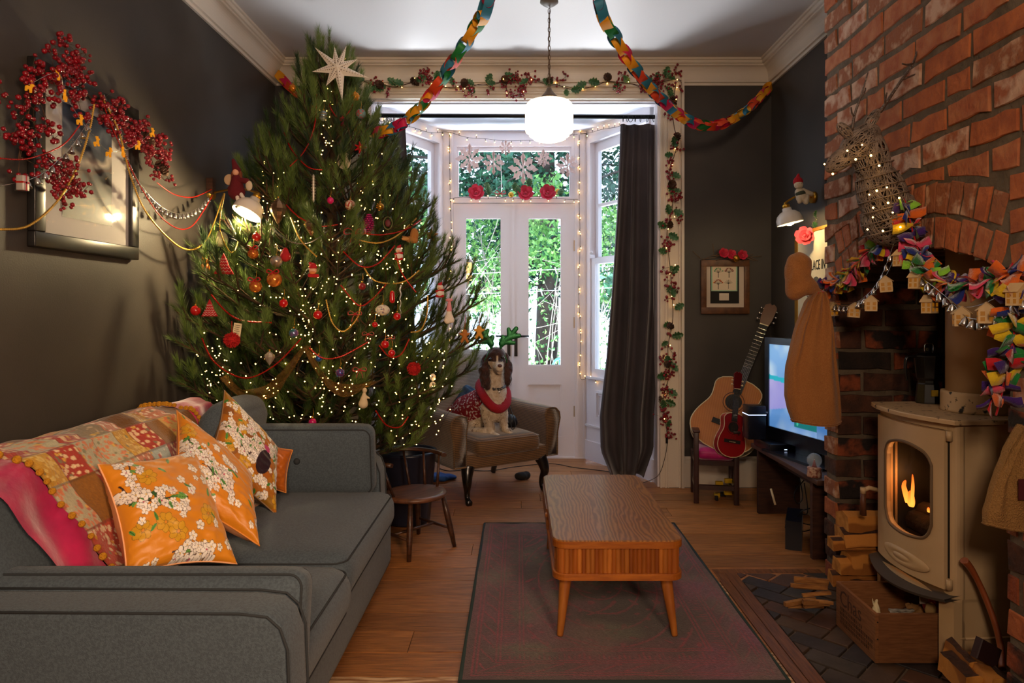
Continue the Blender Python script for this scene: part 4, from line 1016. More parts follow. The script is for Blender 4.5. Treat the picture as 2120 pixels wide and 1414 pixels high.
# ---------------------------------------------------------------- fairy lights on the tree
bulbm = M('warm_bulb', 'ffd27a', .3, emis=22, ecol='ffc15e')
wirem = M('green_wire', '10140e', .5)
def lightstring(name, label, cat, pts, r=.0027, wire=None, wr=.0012, group=None, parent=None):
    root = thing(name, label, cat, tuple(pts[0]), group=group) if parent is None else parent
    V, Fc = scatter(ICO1[0], ICO1[1], [tuple(p) for p in pts], np.array([r*random.uniform(.8, 1.25) for _ in pts]))
    np_obj('bulbs', V, Fc, bulbm, root, kind='stuff', smooth=True)
    if wire is not None: MB().tube(wire, wr, 4).build('wire', wirem, root)
    return root
rt = random.Random(9); LP = []
clus = [(575, 430, 20, 26, 20), (560, 360, 30, 30, 10), (545, 370, 8, 40, 10), (680, 300, 14, 60, 16), (680, 250, 12, 60, 14), (690, 140, 12, 60, 14), (760, 400, 30, 40, 20), (840, 460, 40, 20, 16), (820, 560, 30, 30, 26),
        (440, 740, 22, 40, 26), (460, 790, 26, 40, 18), (560, 830, 40, 50, 26), (640, 690, 16, 60, 28), (690, 790, 50, 50, 44), (620, 660, 20, 40, 12), (800, 700, 40, 60, 24), (720, 600, 70, 80, 44), (860, 800, 40, 50, 26), (910, 840, 24, 40, 18),
        (600, 560, 80, 60, 18), (540, 480, 40, 60, 20), (700, 480, 70, 40, 18), (900, 740, 20, 30, 16), (720, 860, 60, 30, 12), (840, 890, 40, 30, 18), (640, 740, 120, 120, 30), (570, 610, 40, 30, 8), (960, 700, 14, 14, 8)]
for (cx_, cy_, sx, sy, n) in clus:
    for _ in range(n):
        px, py = rt.gauss(cx_, sx*.7), rt.gauss(cy_, sy*.7)
        if py > 935 or px < 395 or py < 105: continue
        LP.append(at(px, py, dsurf(px, py)-rt.uniform(-.02, .06)))
wp = sorted(LP, key=lambda p: (round(p.z*9), p.x*(1 if round(p.z*9) % 2 else -1)))
lightstring('tree_lights', 'long string of warm white fairy lights wound through the pine tree', 'fairy lights', LP, wire=[p+Vector((0, .012, 0)) for p in wp], wr=.0009)
# ---------------------------------------------------------------- bead garlands
redb = M('red_bead', 'b01c10', .25, metal=.3); goldb = M('gold_bead', 'e0b050', .3, metal=.55); silb = M('silver_bead', 'c8c0b8', .25, metal=.9)
def beadchain(label, pts, m, r=.0046, parent=None, group=None, cat='bead garland', step=.0085):
    path = even(spline(pts, 8), step/2); P2, R2 = [], []
    for k, p in enumerate(path): P2.append(p); R2.append(r if k % 2 else r*.28)
    b = MB(); b.tube(P2, R2, 6); return b.build('bead_garland', m, None, label, cat, group)
def ts(l, off=.085): return [at(x, y, dsurf(x, y)-off) for x, y in l]
for m, lab, l in [(redb, 'red bead string from the star down the upper left of the tree', [(655, 195), (652, 255), (632, 310), (600, 345)]),
    (redb, 'short red bead swag just under the white star', [(677, 190), (685, 225), (706, 246), (728, 222), (736, 190)]),
    (redb, 'red bead string at the upper left edge of the tree', [(588, 275), (604, 310), (636, 345), (668, 352)]),
    (redb, 'red bead swag above the pompom on the left of the tree', [(437, 610), (468, 645), (502, 664), (562, 668)]),
    (redb, 'long red bead swag across the lower left of the tree', [(418, 700), (440, 745), (482, 776), (522, 781), (574, 752), (624, 700)]),
    (redb, 'red bead swag right of the net ribbon', [(640, 720), (668, 741), (706, 738), (762, 708)]),
    (redb, 'red bead swag beside the big red bow', [(872, 455), (838, 476), (792, 486), (752, 483)]),
    (redb, 'red bead swag below the big red bow', [(710, 520), (746, 551), (782, 546), (818, 508)]),
    (redb, 'red bead V beside the embroidered dome', [(705, 590), (742, 632), (770, 620), (800, 588)]),
    (redb, 'red bead swag around the pair of red baubles', [(785, 715), (806, 738), (830, 734), (848, 700)]),
    (redb, 'red bead string beside the glass icicle', [(820, 528), (832, 565), (862, 606)]),
    (redb, 'red bead string beside the mercury glass teardrop', [(592, 424), (620, 450), (660, 468), (700, 465)]),
    (redb, 'red bead swag low on the right of the tree', [(778, 850), (800, 880), (828, 884), (846, 862)]),
    (goldb, 'gold bead string in the middle of the tree', [(602, 450), (622, 496), (656, 532)]),
    (goldb, 'gold bead loop in the centre of the tree', [(675, 620), (688, 668), (712, 686), (740, 658), (747, 628)]),
    (goldb, 'gold bead swag under the big red bow', [(735, 495), (782, 503), (822, 488), (862, 452)]),
    (goldb, 'thin gold bead swag right of centre', [(752, 552), (778, 582), (832, 585), (868, 560)]),
    (goldb, 'gold bead swag beside the hanging gnome', [(850, 688), (872, 682), (884, 650), (886, 610)]),
    (silb, 'silver bead string below the glass teardrops', [(560, 470), (600, 500), (642, 502), (684, 474)])]:
    beadchain(lab, ts(l), m, .0048)
# ---------------------------------------------------------------- ornaments
goldm = M('gold_metal', 'c89838', .3, metal=.9); silm = M('silver_metal', 'c4c0bc', .22, metal=.95)
redg = M('red_gloss', 'b40e14', .18, coat=.6); cordm = M('red_ribbon', 'a01014', .6)
def orn(name, label, px, py, off=.07, cat='ornament', d=None):
    d = d or dsurf(px, py)-off; return thing(name, label, cat, at(px, py, d)), at(px, py, d), d/F
def bauble(px, py, r, m, label, deco=None, capm=None, sc=(1, 1, 1), off=.07, cat='bauble'):
    root, c, s = orn('bauble', label, px, py, off, cat); R_ = r*s
    b = MB(); b.ball(c, R_, 24, sc=sc)
    o = b.build('ball', m, root)
    MB().lathe([(0, -.0), (.0045, 0), (.005, .006), (.003, .008), (0, .008)], c+Vector((0, 0, R_*sc[2]*.97)), 10).build('cap', capm or goldm, root)
    MB().tube([c+Vector((0, 0, R_*sc[2]+.006)), c+Vector((.004, 0, R_*sc[2]+.02)), c+Vector((0, .01, R_*sc[2]+.045))], .0011, 4).build('hook', capm or goldm, root)
    if deco == 'bow':
        b = MB(); t = c+Vector((0, -R_*.5, R_))
        for s_ in (-1, 1):
            b.tube(spline([t, t+Vector((s_*.02, -.005, .012)), t+Vector((s_*.028, -.004, .0)), t+Vector((s_*.012, -.004, -.006)), t], 4), .0028, 5, flat=2.2, up=(0, 1, 0)); b.tube([t, t+Vector((s_*.012, -.01, -.022))], .0028, 5)
        b.build('ribbon', cordm, root)
    if deco == 'band':
        b = MB()
        for z in (-.25, .25): b.tube([c+Vector((R_*math.cos(a)*.97, R_*math.sin(a)*.97, z*R_)) for a in [2*PI*k/24 for k in range(24)]], .0016, 4, closed=True)
        b.build('band', goldm, root)
    if deco == 'dots':
        V, Fc = scatter(*ICO1, [tuple(c+Vector((math.cos(a)*math.cos(e), math.sin(a)*math.cos(e), math.sin(e)))*0+c+Vector((math.cos(a)*math.cos(e), math.sin(a)*math.cos(e), math.sin(e)))*R_-c*0) if 0 else tuple(c+Vector((math.cos(a)*math.cos(e), math.sin(a)*math.cos(e), math.sin(e)))*R_) for a, e in [(random.uniform(0, 6.3), random.uniform(-1, 1)) for _ in range(26)]], np.full(26, .0028))
        np_obj('beading', V, Fc, M('blue_bead', '3a6a8a', .3), root, kind='stuff')
    return root
copper = M('copper_glass', 'b8622a', .22, metal=.5, col2='d88a3a', ns=60, contrast=(.45, .6))
for a in [(607, 183, 8.5, M('amber_glass', 'c8781c', .2, metal=.4), 'small amber glass bauble at the top left tip of the tree', None),
    (670, 240, 11, M('silver_blue', 'b8c0c4', .22, metal=.6, col2='7a98a8', ns=80), 'silver and blue patterned bauble under the paper star', 'band'),
    (735, 200, 9.5, M('orange_globe', 'd8861c', .25, metal=.3), 'orange globe bauble right of the paper star', 'band'),
    (747, 236, 10.5, M('teal_print', '6a8c88', .35, col2='a8403a', ns=90, contrast=(.5, .62)), 'teal bauble with a red print near the curtain rail', None),
    (684, 415, 7, M('hot_pink', 'c81464', .35), 'small hot pink bauble in the upper middle of the tree', None),
    (725, 425, 11, M('printed_red', 'c8b8a0', .3, col2='a8302a', ns=110, contrast=(.48, .55)), 'cream and red printed bauble at mid height of the tree', None),
    (787, 428, 8.5, M('antique_gold', 'b88430', .25, metal=.8), 'small antique gold bauble hanging by red beads at the right', None),
    (752, 478, 6.5, M('lilac_glass', 'a888a0', .25, metal=.3), 'small lilac bauble beside the magenta glitter cone', None),
    (455, 495, 16.5, M('cream_yarn', 'd8cca8', .7, col2='c0b488', wave=(60, 'Z', 1), bump=.2), 'cream yarn-wound ball lit by the wall lamp', None),
    (531, 491, 9, redg, 'red apple bauble hanging under the left wall lamp', None),
    (524, 525, 11, copper, 'copper glass bauble with a gold bow left of the grey one', 'bow'),
    (572, 541, 12.5, M('grey_pearl', '8a98a0', .25, metal=.5, col2='b08a6a', ns=50), 'grey iridescent bauble beside the red felt bell', None),
    (568, 579, 15.5, copper, 'large copper bauble with a red ribbon', 'bow'),
    (529, 593, 13, copper, 'copper bauble with a red ribbon below the grey one', 'bow'),
    (587, 628, 9, redg, 'glossy red bauble left of the tree centre', None),
    (405, 643, 10.5, redg, 'glossy red bauble at the far left edge of the tree', None),
    (658, 652, 9.5, redg, 'glossy red bauble hanging in the centre of the tree', None),
    (608, 690, 10, M('teal_foil', '3a8a84', .25, metal=.6, col2='8a5aa0', ns=50), 'teal foil bauble low in the centre of the tree', None),
    (750, 593, 7.5, M('dark_red', '7a1018', .4), 'dark red bauble above the embroidered dome', None),
    (797, 713, 8.5, redg, 'upper of two red baubles at the lower right', None),
    (811, 731, 7.5, redg, 'lower of two red baubles at the lower right', None),
    (647, 874, 8, M('magenta_gloss', 'a80e5a', .25), 'magenta bauble just above the sofa arm', None),
    (660, 742, 7, M('blue_foil', '2a5aa0', .3, metal=.5), 'blue foil bauble under the point of the net ribbon', None),
    (704, 772, 9, M('blue_sequin', '1e4a8a', .3, metal=.5, col2='8a2a6a', ns=120), 'blue sequin ball below the net ribbon', 'dots'),
    (776, 672, 6, redg, 'tiny red bauble below the embroidered dome', None),
    (822, 655, 8, redg, 'red bauble under the glass icicle', None)]:
    bauble(a[0], a[1], a[2], a[3], a[4], a[5])
bauble(792, 642, 15, M('embroidered', 'cfc6b0', .8, col2='9a7a80', ns=90, contrast=(.55, .62)), 'white embroidered dome hanging on a yellow ribbon', 'dots', sc=(1, 1, .75))
glassd = M('mercury_glass', 'c8a888', .12, metal=.85, col2='8a6a50', ns=30)
def drop(px, py, w, h, label, m=glassd, facets=9):
    root, c, s = orn('glass_drop', label, px, py, .09, 'ornament')
    pr = [(0, -1), (.18, -.85), (.55, -.45), (.85, -.05), (1, .2), (.9, .5), (.55, .75), (.22, .9), (.14, 1), (0, 1.02)]
    MB().lathe([(r*w*s, z*h*s) for r, z in pr], c, facets, smooth=False, wob=lambda a, z: 1+.05*math.cos(a*facets+z*90)).build('drop', m, root)
    MB().lathe([(0, 0), (.004, 0), (.004, .008), (0, .008)], c+Vector((0, 0, h*s)), 8).build('cap', goldm, root)
drop(576, 438, 17, 28, 'large mercury glass teardrop on the upper left of the tree')
drop(645, 470, 15, 20, 'mercury glass drop in the upper middle of the tree')
drop(558, 742, 11, 15, 'small clear glass drop above the net ribbon', M('clear_drop', 'd8c8b0', .08, metal=.7))
root, c, s = orn('icicle_ornament', 'pale carved spindle ornament high in the middle of the tree', 649, 390)
pr = [(0, -30)]; 
for k in range(9): pr += [(2.2, -26+k*6), (5.2-abs(k-4)*.5, -23+k*6)]
MB().lathe([(r*s, z*s) for r, z in pr+[(1.5, 28), (0, 30)]], c, 12).build('spindle', M('pale_pewter', 'b8b0a0', .4, metal=.6), root)
root, c, s = orn('icicle_ornament', 'twisted clear glass icicle on the right of the tree', 829, 620)
MB().tube([c+Vector((.003*math.cos(k), .003*math.sin(k), (30-k*3)*s)) for k in range(22)], list(np.linspace(.005, .0012, 22)), 6).build('icicle', M('icicle_glass', 'd8d8d4', .1, metal=.5), root)
root, c, s = orn('icicle_ornament', 'magenta glitter pine cone ornament at the right of the tree', 764, 463)
b = MB()
for k in range(9):
    for j in range(7): a = 2*PI*j/7+k*.4; R_ = 8*s*math.sin(PI*(k+1)/10.5); p = c+Vector((R_*math.cos(a), R_*math.sin(a), (18-k*4.4)*s)); b.ball(p, 3.4*s, 6, sc=(1, 1, .6))
tag(b.build('scales', M('magenta_glitter', '9a0e5a', .3, metal=.5), root), kind='stuff'); MB().lathe([(0, -20*s), (5*s, -8*s), (6*s, 8*s), (2*s, 19*s), (0, 20*s)], c, 10).build('core', M('magenta_core', '7a0a48', .5), root)
# wood slice, ring, star
root, c, s = orn('wood_slice', 'pale round wooden slice hanging high right of the tree middle', 712, 333)
MB().prism([(14*s*math.cos(a), 18*s*math.sin(a)) for a in [2*PI*k/24 for k in range(24)]], -.004, .004, frame(c, (1, .2, 0), y=(0, 0, 1)), inset=.001).build('slice', M('pale_wood', 'bfae90', .6), root)
root, c, s = orn('ring_ornament', 'oval wicker ring with a dark red centre on a green ribbon', 803, 462)
MB().tube([c+Vector((9*s*math.cos(a), 0, 13*s*math.sin(a))) for a in [2*PI*k/24 for k in range(24)]], .003, 6, closed=True).build('ring', M('olive', '5a5a34', .7), root); MB().ball(c, 6*s, 14, sc=(1, .4, 1.3)).build('centre', M('plum', '5a1c24', .6), root)
MB().tube([c+Vector((0, 0, 13*s)), c+Vector((-.004, 0, 26*s)), c+Vector((-.01, .01, 36*s))], .0032, 6).build('ribbon', M('lime_ribbon', '7ac83a', .5), root)
def star_poly(n, R, r): return [((R if k % 2 == 0 else r)*math.sin(PI*k/n), (R if k % 2 == 0 else r)*math.cos(PI*k/n)) for k in range(2*n)]
def star3d(mb, c, n, R, r, t, mat, mi=0):
    pl = star_poly(n, R, r); P = [(0, 0, t)]+[(x, y, 0) for x, y in pl]+[(0, 0, -t)]; N = len(pl)
    mb.add([mat @ Vector(p) for p in P], [(0, 1+k, 1+(k+1) % N) for k in range(N)]+[(N+1, 1+(k+1) % N, 1+k) for k in range(N)], mi)
root, c, s = orn('star_ornament', 'gold five-pointed star hanging at the right edge of the tree', 892, 487)
b = MB(); star3d(b, c, 5, 17*s, 7*s, 4*s, frame(c, (1, .1, -.1), y=(-.1, 0, 1))); b.build('star', M('bronze_gold', 'a06c28', .4, metal=.6), root); MB().tube([c+Vector((0, 0, 16*s)), c+Vector((.003, 0, 30*s))], .001, 4).build('thread', goldm, root)
# white perforated paper star
ps = thing('paper_star', 'large white perforated paper star near the top of the tree', 'star', at(700, 145, 3.62)); c = at(699, 142, 3.62); s = 3.62/F
papm = M('white_card', 'e4dcd0', .7); holem = M('star_hole', '4a3018', .8)
Lr = [52, 40, 46, 62, 46, 66, 30, 34, 60]; An = [12, 48, 92, 118, 172, 200, 262, 300, 322]
An = [20, 62, 104, 172, 212, 260, 312, 352]; Lr = [52, 46, 66, 68, 44, 52, 62, 46]
Fm = frame(c, (1, .15, 0), y=(0, 0, 1)); Ns = len(An); pts = [(0, 0, .035)]
for k in range(Ns):
    a = math.radians(An[k]); a2 = math.radians((An[k]+(An[(k+1) % Ns]+(360 if k == Ns-1 else 0)))/2)
    pts.append((Lr[k]*s*math.sin(a), Lr[k]*s*math.cos(a), 0)); pts.append((20*s*math.sin(a2), 20*s*math.cos(a2), .006))
b = MB(); N = len(pts)-1; b.add([Fm @ Vector(p) for p in pts]+[Fm @ Vector((0, 0, -.035))], [(0, 1+k, 1+(k+1) % N) for k in range(N)]+[(N+1, 1+(k+1) % N, 1+k) for k in range(N)]); b.build('star_body', papm, ps)
b = MB()
for k in range(Ns):
    a = math.radians(An[k]); 
    for t in np.linspace(.14, .82, 9):
        for side in (-1, 1):
            r = Lr[k]*s*t; wid = (1-t)*8*s*.5*side; x = r*math.sin(a)+wid*math.cos(a); y = r*math.cos(a)-wid*math.sin(a); zz = .035*(1-t)+.0012-abs(wid)*.55
            q = Fm @ Vector((x, y, zz)); b.lathe([(.0028*(1-t*.5), 0), (0, .0004)], q, 6, mat=Matrix((Fm.col[0][:3], Fm.col[1][:3], Fm.col[2][:3])).transposed())
tag(b.build('punched_holes', holem, ps), kind='stuff')
# felt figures (one soft body each, built in tree space)
felt_r = M('felt_red', 'a81820', .9, bump=.3, bs=200); felt_w = M('felt_white', 'd8ccc0', .9, bump=.3, bs=200); felt_b = M('felt_brown', 'a06a34', .9, bump=.3, bs=200); skinm = M('doll_skin', 'd8a080', .7); blk = M('felt_black', '16120f', .8)
def fig(name, label, px, py, parts, cat='ornament', off=.08, ribbon=None, d=None, group=None):
    """parts: list of (part name, material, [capsules/ellipsoids in px units relative, x right, y towards room(-), z up])"""
    root, c, s = orn(name, label, px, py, off, cat, d)
    if group: root['group'] = group
    for pn, m, caps in parts:
        cc = []
        for q in caps:
            if len(q) == 4: cc.append((c+Vector(q[0])*s, c+Vector(q[1])*s, q[2]*s, q[3]*s))
            else: cc.append((c+Vector(q[0])*s, tuple(v*s for v in q[1])))
        me = blob(cc, max(.0012, 1.0*s), pn, 2); me.materials.append(m); link(pn, me, root)
    if ribbon: MB().tube([c+Vector(ribbon[0])*s, c+Vector(ribbon[1])*s], .0015, 5).build('thread', cordm, root)
    return root
fig('glass_owl', 'orange glass owl ornament at the left edge of the tree', 425, 551, [('body', M('orange_glass', 'c8501c', .15, coat=.5, col2='e88a2c', ns=40), [((0, 0, -6), (10, 8, 14)), ((0, 0, 12), (8, 7, 8)), ((-5, 0, 18), (-6, 0, 22), 2, 1), ((5, 0, 18), (6, 0, 22), 2, 1)]), ('eye', blk, [((-3, -6, 13), (1.8, 1.8, 1.8))]), ('eye', blk, [((3, -6, 13), (1.8, 1.8, 1.8))])])
def felt_tree(px, py, w, h, label, rows_):
    root, c, s = orn('felt_tree', label, px, py)
    MB().prism([(x*s*w, y*s*h) for x, y in ((-1, -1), (1, -1), (.62, -.35), (.55, -.3), (.3, .4), (0, 1), (-.3, .4), (-.55, -.3), (-.62, -.35))], -.006, .006, frame(c, (1, .2, 0), y=(0, 0, 1)), inset=.003).build('felt_shape', felt_r, root)
    b = MB(); fm_ = frame(c, (1, .2, 0), y=(0, 0, 1))
    for r in rows_:
        wd = w*(.9-.9*(r+1)/2)
        b.tube([fm_ @ Vector((wd*s*t, (r*h+(-2 if k % 2 else 1))*s, .0068)) for k, t in enumerate(np.linspace(-1, 1, 9))], .0011, 4)
    tag(b.build('stitching', felt_w, root), kind='stuff')
felt_tree(463, 546, 20, 22, 'red felt tree with white stitched branches under the wall lamp', (-.7, -.4, -.1, .2, .45))
felt_tree(434, 637, 16, 18, 'dark red striped felt tree at the left beside a red bauble', (-.8, -.55, -.3, 0, .3))
fig('bell_ornament', 'small red felt bell beside the grey bauble', 591, 524, [('bell', felt_r, [((0, 0, -7), (0, 0, 5), 11, 6), ((0, 0, 8), (3, 3, 4))]), ('trim', felt_w, [((-9, -3, -7), (9, -3, -7), 2, 2)])])
fig('santa_head', 'small red-hatted bearded head ornament in the middle of the tree', 648, 560, [('face', skinm, [((0, -1, 0), (8, 7, 8))]), ('beard', M('felt_orange', 'c87a48', .9), [((0, -3, -4), (7, 6, 4))]), ('hat', felt_r, [((0, 0, 8), (-6, 0, 15), 8, 3), ((0, -1, 6), (9, 8, 3.5))]), ('scarf', felt_r, [((-7, 0, -10), (9, 0, -11), 4, 4)])])
def pompom(px, py, r, label, m, tagc=False):
    root, c, s = orn('pompom', label, px, py, .1)
    n = 900; d = np.random.normal(size=(n, 3)); d /= np.linalg.norm(d, axis=1)[:, None]; w = np.cross(d, np.random.normal(size=(n, 3))); w /= np.linalg.norm(w, axis=1)[:, None]; R_ = r*s
    tipp = np.array(c)+d*R_*(.85+.25*np.random.rand(n, 1)); V = np.stack([np.array(c)+d*R_*.3-w*.0016, np.array(c)+d*R_*.3+w*.0016, tipp+w*.0012, tipp-w*.0012], 1).reshape(-1, 3)
    np_obj('yarn', V, np.arange(4*n).reshape(-1, 4), m, root, kind='stuff'); MB().ball(c, R_*.75, 14).build('core', m, root)
    MB().tube([c+Vector((0, 0, R_)), c+Vector((.0, 0, R_+.05))], .0018, 5).build('thread', cordm, root)
redy = M('red_yarn', 'b41a18', .9)
pompom(480, 704, 16, 'fluffy red pompom hanging low on the left of the tree', redy); pompom(857, 763, 14, 'fluffy red pompom hanging low on the right of the tree', redy)
root, c, s = orn('gift_tag', 'cream card tag with lines of text behind the left red pompom', 491, 683, .085, 'tag')
fm_ = frame(c, (1, .1, -.15), y=(.15, 0, 1)); MB().prism([(-8*s, -14*s), (8*s, -14*s), (8*s, 14*s), (-8*s, 14*s)], -.0006, .0006, fm_).build('card', M('cream_card', 'd8c8a0', .8), root)
b = MB(); [b.box((-6*s, (9-k*4)*s, .0006), ((5-(k % 3))*s, (10-k*4)*s, .0009), mat=fm_) for k in range(6)]; tag(b.build('printed_lines', M('print_ink', '4a3a2a', .8), root), kind='stuff')
def bow(px, py, r, label, m=felt_r):
    root, c, s = orn('ribbon_bow', label, px, py, .09, 'bow')
    for sx in (-1, 1):
        b = MB(); pts = spline([(0, 0, 0), (sx*.6, -.1, .45), (sx*1.05, -.12, .25), (sx*.95, -.1, -.15), (0, 0, 0)], 6); path = [c+Vector(p)*r*s for p in pts]; b.tube(path, r*s*.26, 6, flat=.15, up=(0, 0, 1)); b.build('loop', m, root)
        b = MB(); path = [c+Vector(p)*r*s for p in spline([(0, 0, 0), (sx*.35, -.1, -.6), (sx*.5, -.1, -1.25)], 4)]; b.tube(path, r*s*.2, 6, flat=.15, up=(1, 0, 0)); b.build('tail', m, root)
    MB().ball(c, r*s*.2, 10).build('knot', m, root)
satr = M('red_satin', 'b00c14', .4, sheen=.4)
bow(735, 482, 20, 'large red satin bow in the upper middle of the tree', satr); bow(745, 766, 13, 'red bow low in the middle of the tree', satr); bow(735, 650, 13, 'red bow beside the gold bead loop', satr); bow(762, 692, 11, 'slim red bow below the embroidered dome', satr); bow(808, 700, 9, 'tiny red bow above the pair of red baubles', satr)
fig('glass_lantern', 'small red glass lantern right of the embroidered dome', 812, 614, [('body', redg, [((0, 0, -8), (0, 0, 7), 6, 5)]), ('cap', goldm, [((0, 0, 11), (3, 3, 2.5))])])
def striped(px, py, label, name='striped_figure'):
    return fig(name, label, px, py, [('body', felt_w, [((0, 0, -6), (9, 7, 9)), ((0, 0, 7), (7, 6, 7))]), ('hat', felt_r, [((0, 0, 12), (3, 0, 17), 5, 2)]), ('band', felt_r, [((-7, -3, -1), (7, -3, 1), 2.6, 2.6)]), ('base', felt_r, [((-6, -3, -11), (6, -3, -11), 3, 3)]), ('face', skinm, [((0, -5, 5), (3.5, 2.5, 3))])])
striped(826, 525, 'red and white knitted figure right of the red bow'); striped(911, 602, 'red and white striped figure on the right edge by the door')
root = fig('gnome', 'gnome with a pink hat and long white beard hanging at the right', 930, 645, [('hat', M('pink_felt', 'd88a94', .9), [((0, 0, 4), (0, 0, 20), 6, 3), ((0, 0, 24), (8, 5, 3.5))]), ('face', skinm, [((0, -3, 2), (3, 3, 3))]), ('beard', M('white_wool', 'e4d8cc', .95, bump=.5, bs=200), [((0, 0, -3), (-3, 0, -18), 6, 8), ((0, 0, -3), (5, 0, -18), 5, 6)])])
def ginger(px, py, label, m, d):
    return fig('gingerbread_man', label, px, py, [('biscuit', m, [((0, 0, 7), (5.5, 2.5, 5.5)), ((0, 0, 3), (0, 0, -5), 5, 5), ((-3, 0, 1), (-9, 0, 3), 3, 2.5), ((3, 0, 1), (9, 0, 3), 3, 2.5), ((-3, 0, -7), (-6, 0, -13), 3.2, 3), ((3, 0, -7), (6, 0, -13), 3.2, 3)])], ribbon=((0, 0, 12), (2, 0, 42)), d=d)
ginger(962, 694, 'darker gingerbread man on a red thread at the tree edge', M('biscuit_dark', 'a8682c', .8), 3.58); ginger(992, 686, 'golden gingerbread man in front of the dog antlers', M('biscuit_gold', 'd0963c', .8), 3.60)
fig('fabric_bird', 'tan felt bird with raised wing beside the gold star', 850, 488, [('body', felt_b, [((8, 0, 2), (9, 6, 14)), ((-2, 0, -8), (10, 0, -10), 7, 6), ((-4, 0, -8), (-16, 0, -2), 6, 2)]), ('wing', M('felt_tan', 'b8844a', .9), [((-10, -6, -7), (8, 2, 4))])])
fig('angel_doll', 'cream cloth doll hanging low on the right of the tree', 752, 824, [('body', M('cream_cloth', 'c8b490', .9), [((0, 0, -12), (2, 0, 8), 10, 4), ((3, 0, 16), (5, 5, 5.5)), ((4, 0, 4), (12, 0, 0), 3, 2)])])
fig('glitter_poinsettia', 'red glitter poinsettia at the upper right of the tree', 747, 306, [('petals', M('red_glitter', 'c01414', .35, metal=.3), [((0, 0, 0), (12*math.cos(a), -2, 12*math.sin(a)), 4, 1.5) for a in [2*PI*k/7 for k in range(7)]]), ('heart', goldm, [((0, -4, 0), (3, 3, 3))])])
root, c, s = orn('button_snowman', 'two linked white wooden discs hanging at the right of the tree', 896, 790, .09, 'ornament', 3.5)
for dz, r in ((9, 7.5), (-9, 9)): MB().prism([(r*s*math.cos(a)*.8, r*s*math.sin(a)) for a in [2*PI*k/20 for k in range(20)]], -.003, .003, frame(c+Vector((0, 0, dz*s)), (1, .3, 0), y=(0, 0, 1)), inset=.001).build('disc', M('white_wood', 'd8d0c4', .6), root)
b = MB(); [b.ball(c+Vector((0, -.004, z*s)), 1.3*s, 6) for z in (-5, -9, -13, 10)]; tag(b.build('dots', blk, root), kind='stuff')
# dark gold net ribbon
netm = M('gold_net', '7a561c', .7, col2='5c4014', ns=60, alpha=.5, metal=.2)
nr = thing('net_ribbon', 'gold net ribbon swagged across the low front of the tree', 'ribbon', at(600, 780, dsurf(600, 780)))
for pth, wd in (([(462, 782), (500, 815), (552, 812), (590, 780), (625, 728), (636, 722)], .030), ([(636, 722), (660, 770), (690, 800), (730, 808), (775, 790)], .032)):
    pp = spline([at(x, y, dsurf(x, y)-.05) for x, y in pth], 8)
    b = MB(); n = len(pp)
    def nf(u, v, pp=pp, n=n, wd=wd):
        i = min(int(u*(n-1)), n-1); p = pp[i]; return p+Vector((.012*math.sin(v*9+u*5), .018*math.sin(v*8+u*17), (v-.5)*2*wd*(.35+.65*math.sin(PI*min(1, max(.12, u))))))
    b.grid(nf, n, 9); b.build('net', netm, nr)
random.seed(31)
# ================================================================ berry garlands
berm = M('berry_red', '8e0c1c', .3, col2='6c0a18', ns=40, coat=.3); stemm = M('twig_brown', '4a3222', .85)
holly = M('holly_green', '2c5230', .45, col2='4a7444', ns=20); hollyv = M('holly_edge', 'c8c49a', .5); conem = M('cone_brown', '3a2418', .8, col2='5c3e2a', ns=60)
hp = []
for k in range(9):
    t = k/8; w = .016*math.sin(PI*min(1, t*1.02))**.6*(1.25 if k % 2 else .72); hp.append((w, t*.05))
_v = [(0, z, .0) for _, z in hp]+[(w, z, .004) for w, z in hp]+[(-w, z, .004) for w, z in hp]
_f = [(k, k+9, k+10, k+1) for k in range(8)]+[(k+1, k+19, k+18, k) for k in range(8)]
b = MB().add(_v, _f, 0, False); b.add([(x*1.12, z*1.02-.0005, y-.0006) for x, z, y in [(a[0], a[1], a[2]) for a in _v]], _f, 1); hollym = b.mesh([holly, hollyv], 'holly_leaf')
b = MB()
for k in range(6):
    for j in range(7):
        a = 2*PI*j/7+k*.45; R_ = .017*math.sin(PI*(k+1.2)/7.6); d = Vector((math.cos(a), math.sin(a), .35)); p = Vector((0, 0, .028-k*.0085)); w = Vector((-math.sin(a), math.cos(a), 0))*.006
        b.add([p+d*R_*.3-w*.5, p+d*R_*.3+w*.5, p+d*R_*1.1+w+Vector((0, 0, .004)), p+d*R_*1.25+Vector((0, 0, .005)), p+d*R_*1.1-w+Vector((0, 0, .004))], [(0, 1, 2, 3, 4)])
b.lathe([(0, -.02), (.008, -.012), (.010, .01), (0, .03)], (0, 0, 0), 8); conemesh = b.mesh(conem, 'pine_cone')
